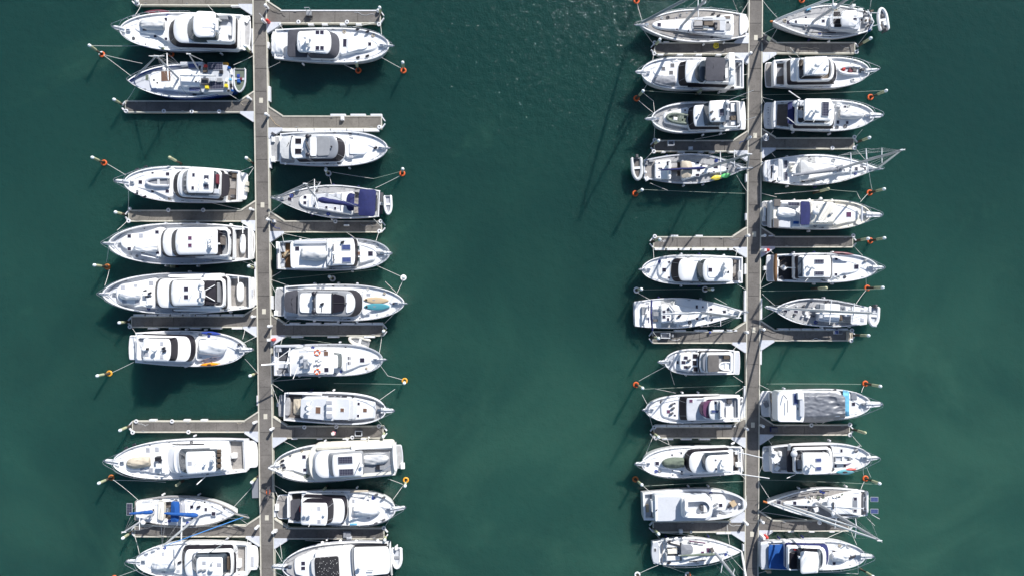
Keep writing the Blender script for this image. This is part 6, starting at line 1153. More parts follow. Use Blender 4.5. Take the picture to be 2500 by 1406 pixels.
RP = [  # ring position, pile top, ring material, nearest boat in words, pile?
 (248.8, 133.4, 218, 111.5, OR, 'off the bow of ' + B_('a1'), True), (418, 133, 391, 114.5, OR, 'between %s and %s' % (B_('a1'), B_('a2')), True), (254, 398, 225, 385, OR, 'off the bow of ' + B_('a3'), False),
 (262, 651.5, 230, 647.5, 'rust_orange', 'between the bows of %s and %s' % (B_('a4'), B_('a5')), False), (267, 911, 237, 917, YE, 'off the stern of ' + B_('a6'), False), (271.7, 1165, 241, 1179, 'rust_orange', 'off the bow of ' + B_('a7'), False),
 (874.8, 173, 869, 151, OR, 'beside the lower side of ' + B_('b1'), False), (985, 173, 983, 153, OR, 'off the bow of ' + B_('b1'), False), (802, 424, 795, 416, 'white_b', 'above the mast of ' + B_('b3'), False), (982, 424, 983, 413, OR, 'off the stern of ' + B_('b3'), False),
 (812, 680.5, 804, 675.5, 'white_b', 'beside the lower side of ' + B_('b4'), False), (985, 678.5, 985, 677, 'white_b', 'off the bow of ' + B_('b4'), True), (988, 929, 986.7, 935, YE, 'off the bow of ' + B_('b6'), False), (991, 1171, 988.7, 1186, YE, 'off the stern of ' + B_('b8'), False),
 (1554, 3, 1571, -18, OR, 'off the bow of ' + B_('c1'), False), (1554, 241, 1570, 222.7, OR, 'off the bow of ' + B_('c2'), False), (1551, 473, 1567.6, 464, OR, 'below the stern of ' + B_('c4'), False), (1554, 708, 1566, 706, 'white', 'off the bow of ' + B_('c5'), False),
 (1721, 706, 1740, 706, 'white', 'beside the lower side of ' + B_('c5'), False), (1552.7, 938.6, 1569, 947, OR, 'off the bow of ' + B_('c8'), False), (1551, 1169, 1567, 1183, 'rust_orange', 'off the bow of ' + B_('c9'), False), (1679.5, 1402, 1690, 1418, OR, 'below the mast of ' + B_('c11'), True), (1556, 1402, 1574, 1418, 'white', 'off the stern of ' + B_('c11'), False),
 (1957.5, 1, 1972, -12, OR, 'above the bow of ' + B_('d1'), False), (2125, 238, 2163.8, 222, OR, 'between the bows of %s and %s' % (B_('d2'), B_('d3')), False), (2123, 471, 2159, 462, OR, 'below the bow of ' + B_('d4'), False), (2124.5, 588, 2159.7, 581.5, OR, 'off the bow of ' + B_('d5'), False), (2117.4, 703, 2155.5, 702, OR, 'off the bow of ' + B_('d6'), False),
 (2112.5, 935.6, 2149.7, 942.7, OR, 'off the bow of ' + B_('d8'), False), (2113, 1167, 2148, 1180, OR, 'off the bow of ' + B_('d9'), False), (279, 1410, 250, 1426, OR, 'off the bow of ' + B_('a9'), False)]
CN = {OR: 'orange', YE: 'amber yellow', 'rust_orange': 'rusty orange', 'white': 'white', 'white_b': 'grubby white'}
for x, y, tx, ty, m, where, w in RP:
    ring(x, y, m, CN[m] + ' ring float ' + where.replace('bows of the', 'bows of'), w); pile(x, y, tx, ty, 'capped pile in %s float %s' % (CN[m], where.replace('bows of the ', 'bows of ').replace(' motor yacht and the', ' and')))
for x, y, tx, ty, where in [(442, 400, 414, 385, 'above the midship of ' + B_('a3')), (432, 651, 418, 650, 'between the sides of %s and %s' % (B_('a4'), B_('a5'))), (447, 1173, 431, 1184, 'below the side of ' + B_('a7')), (798, 1185, 791, 1195, 'above the side of ' + B_('b9')),
   (1699, 231, 1711, 221, 'between %s and %s' % (B_('c2'), B_('c3'))), (1987, 471, 2022, 462, 'between %s and %s' % (B_('d4'), B_('d5'))), (1982, 704, 2017, 703, 'between %s and %s' % (B_('d6'), B_('d7')))]:
    pile(x, y, tx, ty, 'lone greenish pile ' + where.replace('sides of the', 'sides of'), cap='pile_sleeve')
for x, y, tx, ty, where in [(616, 137, 598, 113, 'at the stern of ' + B_('a1')), (619, 400, 601, 386, 'at the stern of ' + B_('a3')), (625, 657, 607, 650, 'between the sterns of %s and %s' % (B_('a4'), B_('a5'))), (628, 910, 610, 917, 'below the bow of ' + B_('a6')), (632, 1159, 614, 1177, 'below the stern of ' + B_('a7'))]:
    pile(x, y, tx, ty, 'walkway-edge pile ' + where.replace('sterns of the', 'sterns of'), grp='piles along the walkways')
for x, y, tx, ty, where in [(303.6, 259, 278, 243.5, 'below ' + B_('a2')), (308.5, 525, 281.5, 518.5, 'below ' + B_('a3')), (315.5, 784.5, 290.6, 787.5, 'below ' + B_('a5')), (321.5, 1037, 292.5, 1050, 'above ' + B_('a7')), (324.5, 1296, 299.5, 1313, 'below ' + B_('a8')),
   (930.5, 40, 926.5, 19, 'above ' + B_('b1')), (939.5, 1050, 935.5, 1065, 'where a person in pink stands'), (943, 1303, 939, 1318, 'below ' + B_('b9')), (941, 805, 936, 808, 'below ' + B_('b5')), (1594, 119, 1611, 97, 'below ' + B_('c1')), (1592, 591, 1611, 585, 'above ' + B_('c5')), (1591, 822.6, 1608, 825.5, 'below ' + B_('c6')),
   (1592, 1054, 1608, 1067, 'below ' + B_('c8')), (1592, 1286, 1608, 1303, 'below ' + B_('c10')), (1592, 356, 1608, 344, 'above ' + B_('c4')), (2093, 114, 2126, 94, 'below ' + B_('d1')), (2092, 348, 2123, 336.5, 'below ' + B_('d3')), (2088.5, 588, 2120, 583, 'below ' + B_('d5')), (2084, 817.6, 2121, 818.8, 'below ' + B_('d7')), (2080, 1046.6, 2112, 1056, 'below ' + B_('d8')), (2101, 1388, 2132, 1407, 'at the bow of ' + B_('d11'))]:
    pile(x, y, tx, ty, 'pile at the end of the finger pontoon ' + where, cap='pile_sleeve' if (int(x) == 2080) else 'cap', grp='piles at the finger ends')
# far piles just outside the water of the berths are left out: the photograph shows none

# ================================================================== dock furniture
def pedestal(x, y, label, red=False):
    p = W(x, y, DZ); t = thing('service_pedestal', label, 'pedestal', p, 'service pedestals on the pontoons'); mb = MB(); mb.obox(p, (1, 0, 0), .26, .22, DZ - .02, DZ + 1.0, .03); mb.build('post', 'white_b', t)
    mb = MB(); mb.ball(p + Vector((0, 0, 1.0)), .19, .19, .16, half=True); mb.build('lamp_head', 'white', t); mb = MB(); mb.obox(p + Vector((0, -.12, 0)), (1, 0, 0), .16, .06, DZ + .5, DZ + .8); mb.build('socket_panel', 'grey', t)
for x, y, w in [(613, 244, 'below the stern of ' + B_('a2')), (619, 513, 'below the stern of ' + B_('a3')), (623, 772, 'below the stern of ' + B_('a5')), (627, 1028, 'above the stern of ' + B_('a7')), (632, 1282, 'below the bow of ' + B_('a8')), (656, 284, 'above the stern of ' + B_('b2')), (655, 22, 'above the stern of ' + B_('b1')), (660, 538, 'above the stern of ' + B_('b4')), (663, 795, 'below the stern of ' + B_('b5')), (668, 1044, 'above the bow of ' + B_('b8')), (673, 1292, 'below the stern of ' + B_('b9')),
   (1826, 137, 'above the stern of ' + B_('c2')), (1825, 340, 'below the stern of ' + B_('c3')), (1821, 577, 'above the stern of ' + B_('c5')), (1818, 810, 'below the bow of ' + B_('c6')), (1818, 1043, 'below the stern of ' + B_('c8')), (1817, 1272, 'below the bow of ' + B_('c10')), (1863, 335, 'below the stern of ' + B_('d3')), (1860, 577, 'below the stern of ' + B_('d5')), (1858, 803, 'below the bow of ' + B_('d7')), (1856, 1036, 'below the stern of ' + B_('d8')), (1856, 1268, 'below the bow of ' + B_('d10'))]:
    pedestal(x, y, 'white service pedestal on the walkway edge ' + w)
def fire(x, y, label, pole=False):
    p = W(x, y, DZ); t = thing('fire_station', label, 'fire station', p, 'red and white fire stations'); mb = MB(); mb.obox(p + Vector((-.25, 0, 0)), (1, 0, 0), .3, .3, DZ - .02, DZ + 1.1, .04); mb.build('cabinet', 'white', t)
    mb = MB(); q = p + Vector((.2, 0, 0)); mb.tube([q, q + Vector((0, 0, .75)), q + Vector((0, 0, .9))], [.2, .2, .06], 14); mb.build('extinguisher', 'red', t)
    if pole: mb = MB(); mb.tube([p + Vector((-.1, .15, 0)), p + Vector((-.1, .15, 2.4))], .035, 8); mb.build('pole', 'white_b', t)
fire(653, 56, 'red and white fire station with a thin pole beside the grey dock cart pontoon', True); fire(667, 828, 'red and white fire station above the stern of the lifebuoy workboat'); fire(1866, 612, 'red and white fire station above the stern of the maroon-bow-kayak cruiser'); fire(1863, 1306, 'red and white fire station above the stern of the blue-cover cruiser')
def coil(x, y, z, R, r, m, label, n=4, cat='hose'):
    p = W(x, y, z); mb = MB(); pts = []
    for i in range(n * 18): a = i / 18 * 2 * math.pi; k = R * (.6 + .4 * math.sin(i * .21)); pts.append(p + Vector((math.cos(a) * k + .06 * math.sin(i), math.sin(a) * k, r + .02 * (i % 5))))
    mb.tube(pts, r, 6); mb.build('hose_coil', m, None, label, cat)
coil(1747.7, 112.7, DZ, .33, .035, 'yellow', 'yellow hose coil on the pontoon below the teak-decked sloop')
p = W(1865, 341, DZ); t = thing('hose_reel', 'round white hose reel on the pontoon below the navy-shade sportfisher', 'hose reel', p); mb = MB(); mb.torus(p + Vector((0, 0, .7)), .3, .06, 22, 8); mb.torus(p + Vector((0, 0, .7)), .14, .05, 16, 6); mb.build('reel', 'pale_grey', t); mb = MB(); mb.tube([p, p + Vector((0, 0, .7))], .08, 8); mb.build('stand', 'grey', t); mb = MB(); mb.obox(p, (1, 0, 0), .5, .5, DZ - .02, DZ + .08, .02); mb.build('base', 'grey', t)
p = W(1869, 102, DZ); t = thing('covered_bin', 'dark green covered bin on the corner of the pontoon below the hard-dodger sloop', 'storage bin', p); mb = MB(); mb.obox(p, (.75, -.6, 0), .8, .75, DZ - .02, DZ + .7, .06); mb.build('body', 'dark_grey', t); mb = MB(); mb.obox(p + Vector((.08, .05, 0)), (.75, -.6, 0), .55, .5, DZ + .69, DZ + .8, .05); mb.build('lid', 'green_canvas', t); mb = MB(); mb.tube([p + Vector((-.6, .2, 0)), p + Vector((-.6, .2, 1.5))], .06, 8); mb.build('post', 'dark_grey', t)
def crate(x, y, l, w, h, m, label, name='crate', wall=True, inner='black'):
    p = W(x, y, DZ); t = thing(name, label, name.replace('_', ' '), p)
    mb = MB(); mb.obox(p, (1, 0, 0), l, w, DZ - .01, DZ + .06); mb.build('base', inner, t)
    for dx, dy, a, c in ((0, w / 2 - .03, l, .06), (0, -w / 2 + .03, l, .06), (l / 2 - .03, 0, .06, w - .12), (-l / 2 + .03, 0, .06, w - .12)):
        mb = MB(); mb.obox(p + Vector((dx, dy, 0)), (1, 0, 0), a, c, DZ - .02, DZ + h, .01); mb.build('side', m, t)
    return t
crate(1636, 352, .75, .6, .6, 'pale_grey', 'pale wire crate on the pontoon above the two-kayak sloop', inner='grey'); crate(876.8, 1056, .85, .62, .45, 'pale_grey', 'grey-rimmed black crate on the pontoon beside the person in pink')
crate(1623, 818, 1.1, .65, .5, 'white_b', 'white open box on the pontoon below the navy-band sloop', 'dock_box', inner='silver')
def dbox(x, y, l, w, h, m, label, name='dock_box', lid=None, ang=0):
    p = W(x, y, DZ); ax = (math.cos(ang), math.sin(ang), 0); t = thing(name, label, name.replace('_', ' '), p); mb = MB(); mb.obox(p, ax, l, w, DZ - .02, DZ + h, .03); mb.build('body', m, t); mb = MB(); mb.obox(p, ax, l * .86, w * .86, DZ + h - .01, DZ + h + .05, .02); mb.build('lid', lid or m, t)
dbox(1641, 818, .25, .45, .3, 'grey', 'small grey box beside the white open box on the pontoon'); dbox(1685, 364, .5, .42, .35, 'pale_grey', 'pale square box by the pontoon edge above the two-kayak sloop'); dbox(2039, 809.7, .5, .5, .35, 'white_b', 'white box with blue lid nearer the walkway, below the grey-teak cutter', lid='solar_blue'); dbox(2049, 809.5, .5, .48, .35, 'white_b', 'white box with dark lid nearer the pile, below the grey-teak cutter', lid='dark_grey')
dbox(1888, 1047, .85, .55, .35, 'navy', 'dark bench box on the pontoon below the tarpaulin cruiser', 'bench_box', lid='dark_grey'); dbox(837, 291.5, .38, .42, .4, 'white_b', 'small white box on the pontoon above the silver-roof cruiser'); dbox(848, 1303, .95, .75, .25, 'grey_canvas', 'wide grey box on the pontoon below the black-cockpit flybridge cruiser'); dbox(853, 1311, .62, .34, .3, 'pale_grey', 'pale flat box in front of the wide grey box on the pontoon'); dbox(1660.7, 1294, .42, .4, .45, 'white_b', 'small white step box by the pontoon edge below the grey-roofed workboat', 'step_box')
dbox(847, 551, .6, .18, .4, 'white_b', 'low white step on the pontoon below the navy-canvas sloop', 'boarding_step'); dbox(671, 541, .34, .3, .5, 'white_b', 'white locker beside the pedestal above the brown-cockpit trawler', 'dock_locker'); dbox(675, 1293, .3, .3, .6, 'white_b', 'white locker beside the pedestal below the black-cockpit flybridge cruiser', 'dock_locker'); dbox(669, 329, .3, .5, .35, 'charcoal', 'dark bag on the white gusset above the silver-roof cruiser', 'bag', ang=1.)
t = thing('dock_cart', 'grey dock cart with upright handle on the pontoon above the white-tarp cruiser', 'cart', W(757, 37, DZ)); p = W(757, 37, DZ)
mb = MB(); mb.obox(p, (1, 0, 0), .6, .5, DZ + .3, DZ + .6, .03); mb.build('tray', 'grey', t); mb = MB(); mb.tube([p + Vector((-.25, .3, .4)), p + Vector((-.3, .35, 1.3)), p + Vector((.25, .35, 1.3)), p + Vector((.25, .3, .4))], .04, 6); mb.build('handle', 'alloy', t)
for dx in (-.22, .22): mb = MB(); mb.torus(p + Vector((dx, -.27, .18)), .13, .05, 14, 6, (0, 1, 0)); mb.build('wheel', 'rubber', t)
for dx in (-.25, .25): mb = MB(); mb.tube([p + Vector((dx, .2, 0)), p + Vector((dx, .2, .4))], .03, 6); mb.build('leg', 'alloy', t)
p = W(2073, 819.5, DZ); mb = MB(); 
for i in range(9): mb.tube([p + Vector((-.35 + .08 * i, -.55 + .05 * math.sin(i), .06)), p + Vector((-.33 + .08 * i + .05 * math.sin(i * 2), 0, .1 + .03 * (i % 3))), p + Vector((-.35 + .08 * i, .55, .06))], .06, 6)
mb.build('folded_netting', 'beige', None, 'folded tan netting at the pontoon end below the grey-teak cutter', 'netting')
def fball(x, y, z, r, m, label, grp='white ball fenders'):
    p = W(x, y, z); t = thing('ball_fender', label, 'fender', p - Vector((0, 0, r)), grp); mb = MB(); mb.ball(p, r); mb.build('ball', m, t); mb = MB(); mb.tube([p + Vector((0, 0, r * .9)), p + Vector((0, 0, r * 1.25))], .05, 8); mb.build('eye', 'grey', t)
fball(1687, 1298, .8, .17, 'white_b', 'white ball fender on the pontoon edge above the olive-boom sloop'); fball(2000.6, 1275, .8, .26, 'white', 'large white ball fender on the pontoon beside the stern-solar sloop mast'); fball(334, 4, .8, .26, 'white_b', 'white ball fender at the pontoon end above the maroon-kayak motor yacht'); fball(923.5, 27, .8, .24, 'white_b', 'white ball fender at the end of the grey dock cart pontoon'); fball(317, 510, .75, .2, 'pale_grey', 'grey ball fender at the pontoon corner below the open-inflatable motor yacht'); fball(1733.5, 811, .8, .16, 'kayak_blue', 'blue ball fender on the pontoon pad below the navy-band sloop', 'blue ball fenders')
for i, (x, y, w) in enumerate([(787, 1324, 'nearest the bow'), (831, 1320, 'second from the bow'), (869, 1320.5, 'third from the bow'), (922, 1319.5, 'nearest the stern')]): fball(x, y, 1.4, .2, 'white', 'white ball fender on the side of the speckled-cover boat, ' + w, 'ball fenders of the speckled-cover boat')
# lifebuoy on its frame, and the grey float board across the walkway
p = W(665, 1192, DZ); t = thing('lifebuoy_stand', 'lifebuoy hung on a dark frame at the walkway edge above the black-cockpit flybridge cruiser', 'lifebuoy stand', p); mb = MB()
for dy in (-.5, .5): mb.tube([p + Vector((0, dy, 0)), p + Vector((0, dy, 2.2))], .04, 6)
for z in (1., 1.6, 2.2): mb.tube([p + Vector((0, -.5, z)), p + Vector((0, .5, z))], .035, 6)
mb.build('frame', 'dark_grey', t); mb = MB(); mb.torus(p + Vector((-.1, 0, 1.2)), .33, .085, 20, 8, (1, .1, .15)); mb.build('ring', 'orange', t); mb = MB(); mb.obox(p + Vector((.04, .2, 0)), (0, 1, 0), .9, .04, DZ + 1.2, DZ + 1.75); mb.build('notice_board', 'dark_grey', t)
mb = MB(); mb.prism([W(614.5, 1176, .3), W(618, 1172, .3), W(632, 1160, .3), W(632, 1215, .3), W(615.5, 1215.5, .3)], .02, .3, .03); mb.build('float_board', 'silver', None, 'grey float board lying against the walkway below the beige-cover motor yacht', 'float board')
def cable(pts, m, label, r=.022, name='power_cable', cat='cable'):
    mb = MB(); path = []
    for i in range(len(pts) - 1):
        a, c = W(*pts[i], DZ + r), W(*pts[i + 1], DZ + r); d = c - a; l = Vector((-d.y, d.x, 0)).normalized(); n = max(3, int(d.length / .25)); ph = random.uniform(0, 6)
        for k in range(n): path.append(lerp(a, c, k / n) + l * (.12 * math.sin(k * .9 + ph) * math.sin(math.pi * k / n)))
    path.append(W(*pts[-1], DZ + r)); mb.tube(path, r, 6); mb.build(name, m, None, label, cat, 'shore cables and hoses on the pontoons')
random.seed(3)
for pts, m, w in [([(657, 286), (668, 297), (684, 310)], 'tan', 'tan hose on the pontoon above the silver-roof cruiser'), ([(657, 24), (676, 32), (688, 33), (696, 42)], 'black', 'black cable on the pontoon above the white-tarp cruiser'), ([(865, 31), (895, 38), (915, 36)], 'pale_grey', 'pale hose on the dock cart pontoon'), ([(335, 1032), (350, 1036), (355, 1039), (362, 1035)], 'pale_canvas', 'loose pale rope on the empty sunlit pontoon'), ([(570, 1027), (580, 1033), (590, 1031)], 'beige', 'loose beige rope near the gusset of the empty sunlit pontoon'),
   ([(1612, 589), (1621, 590), (1625, 587), (1619, 592)], 'white_b', 'loose white rope on the pontoon striped by mast shadows'), ([(1770, 580), (1785, 585), (1805, 583)], 'grey', 'grey cable on the pontoon above the green-screen cruiser'), ([(1824, 339), (1812, 346), (1806, 352)], 'blue_canvas', 'blue cable on the pontoon below the camouflage-tender cruiser'), ([(1860, 805), (1880, 810), (1905, 812)], 'black', 'black cable on the pontoon below the grey-teak cutter'), ([(1985, 828), (1996, 826), (2005, 829)], 'white_b', 'loose white rope on the pontoon below the grey-teak cutter'),
   ([(1780, 1277), (1792, 1283), (1812, 1279), (1818, 1275)], 'pale_canvas', 'pale rope loop on the pontoon below the grey-roofed workboat'), ([(1620, 825), (1640, 829), (1660, 827)], 'white_b', 'white rope on the pontoon below the navy-band sloop'), ([(662, 545), (672, 556), (684, 560)], 'kayak_blue', 'blue cable on the pontoon above the brown-cockpit trawler'), ([(880, 547), (893, 552), (905, 548), (912, 553)], 'grey_canvas', 'tangled grey rope on the pontoon below the navy-canvas sloop'),
   ([(2050, 110), (2065, 118), (2078, 114)], 'grey', 'grey rope on the pontoon below the hard-dodger sloop'), ([(1955, 117), (1975, 119), (2000, 120)], 'beige', 'beige rope on the pontoon below the hard-dodger sloop'), ([(610, 250), (598, 258), (588, 252), (594, 249)], 'beige', 'beige rope loop on the gusset below the blue-hulled ketch')]:
    cable(pts, m, w)

# ================================================================== a person in pink on the pontoon
def person(x, y, label):
    g = W(x, y, DZ); root = thing('person', label, 'person', g); f = Vector((-.85, -.5, 0)).normalized(); l = Vector((-f.y, f.x, 0)); Z = Vector((0, 0, 1))
    def skin(name, joints, edges, m, parent):
        me = bpy.data.meshes.new(name); me.from_pydata([j[0] for j in joints], edges, []); me.materials.append(M[m]); o = bpy.data.objects.new(name, me); COL.objects.link(o); o.parent = parent
        md = o.modifiers.new('skin', 'SKIN'); 
        for v, j in zip(me.skin_vertices[0].data, joints): v.radius = (j[1], j[1] * (j[2] if len(j) > 2 else 1))
        me.skin_vertices[0].data[0].use_root = True; md.use_smooth_shade = True; o.modifiers.new('sub', 'SUBSURF').render_levels = 2; return o
    J = [(Z * .92, .13, .8), (Z * 1.15, .125, .75), (Z * 1.36 + f * .02, .14, .7), (Z * 1.47 + f * .03, .055), (Z * 1.53 + f * .05, .06), (Z * 1.62 + f * .06, .085, 1.1), (Z * 1.71 + f * .05, .07)]
    E_ = [(0, 1), (1, 2), (2, 3), (3, 4), (4, 5), (5, 6)]
    for sg in (1, -1):
        o = len(J); J += [(Z * .86 + l * sg * .09, .085), (Z * .48 + l * sg * .1 + f * .04 * sg, .058), (Z * .09 + l * sg * .1 + f * .1 * sg, .042), (Z * .035 + l * sg * .11 + f * (.1 * sg + .13), .035)]
        E_ += [(0, o), (o, o + 1), (o + 1, o + 2), (o + 2, o + 3)]
        o = len(J); J += [(Z * 1.40 + l * sg * .17, .055), (Z * 1.13 + l * sg * .24 + f * .03, .042), (Z * 1.0 + l * sg * .2 + f * .26, .033), (Z * .99 + l * sg * .19 + f * .34, .03)]
        E_ += [(2, o), (o, o + 1), (o + 1, o + 2), (o + 2, o + 3)]
        w = J[-1][0]
        for k in range(4): q = len(J); J += [(w + f * .055 + l * (.022 * (k - 1.5)), .011), (w + f * (.09 + .008 * (k in (1, 2))) + l * (.024 * (k - 1.5)) - Z * .025, .009)]; E_ += [(o + 3, q), (q, q + 1)]
        q = len(J); J += [(w + f * .02 - l * sg * .045, .011), (w + f * .05 - l * sg * .05 - Z * .01, .009)]; E_ += [(o + 3, q), (q, q + 1)]
    body = skin('body', J, E_, 'skin', root)
    T = [(Z * .9, .15, .82), (Z * 1.15, .142, .78), (Z * 1.36 + f * .02, .158, .72), (Z * 1.44, .075)]; e = [(0, 1), (1, 2), (2, 3)]
    for sg in (1, -1): o = len(T); T += [(Z * 1.40 + l * sg * .18, .068), (Z * 1.18 + l * sg * .235 + f * .025, .058)]; e += [(2, o), (o, o + 1)]
    skin('pink_top', T, e, 'pink', root)
    T = [(Z * .93, .145, .8)]; e = []
    for sg in (1, -1): o = len(T); T += [(Z * .86 + l * sg * .09, .1), (Z * .48 + l * sg * .1 + f * .04 * sg, .074), (Z * .12 + l * sg * .1 + f * .1 * sg, .06)]; e += [(0, o), (o, o + 1), (o + 1, o + 2)]
    skin('trousers', T, e, 'navy', root)
    hc = Z * 1.67 + f * .055
    def lp(mb, name, m, par): o = mb.build(name, m, None); o.parent = par; return o
    mb = MB(); mb.ball(hc + Z * .06 - f * .01, .11, .11, .085, half=True); mb.loft([[hc + Z * h_ + Vector((math.cos(a) * r_, math.sin(a) * r_, 0)) for a in [i * math.pi / 10 for i in range(20)]] for r_, h_ in ((.10, .06), (.19, .035), (.19, .05), (.1, .075))]); lp(mb, 'sun_hat', 'white', root)
    mb = MB(); mb.ball(hc - f * .02 + Z * .0, .1, .098, .1); lp(mb, 'hair', 'brown', root)
    mb = MB(); mb.ball(hc + f * .09 - Z * .01, .018, .016, .026)
    for sg in (1, -1): mb.ball(hc - f * .01 + l * sg * .098 - Z * .01, .02, .014, .03)
    lp(mb, 'nose_and_ears', 'skin', root)
    mb = MB()
    for sg in (1, -1): mb.ball(hc + f * .088 + l * sg * .034 + Z * .018, .012)
    mb.ball(hc + f * .086 - Z * .055, .01, .024, .008); lp(mb, 'eyes_and_mouth', 'brown', root)
person(822.3, 1050.5, 'person in pink top, dark trousers and white sun hat standing on the pontoon')
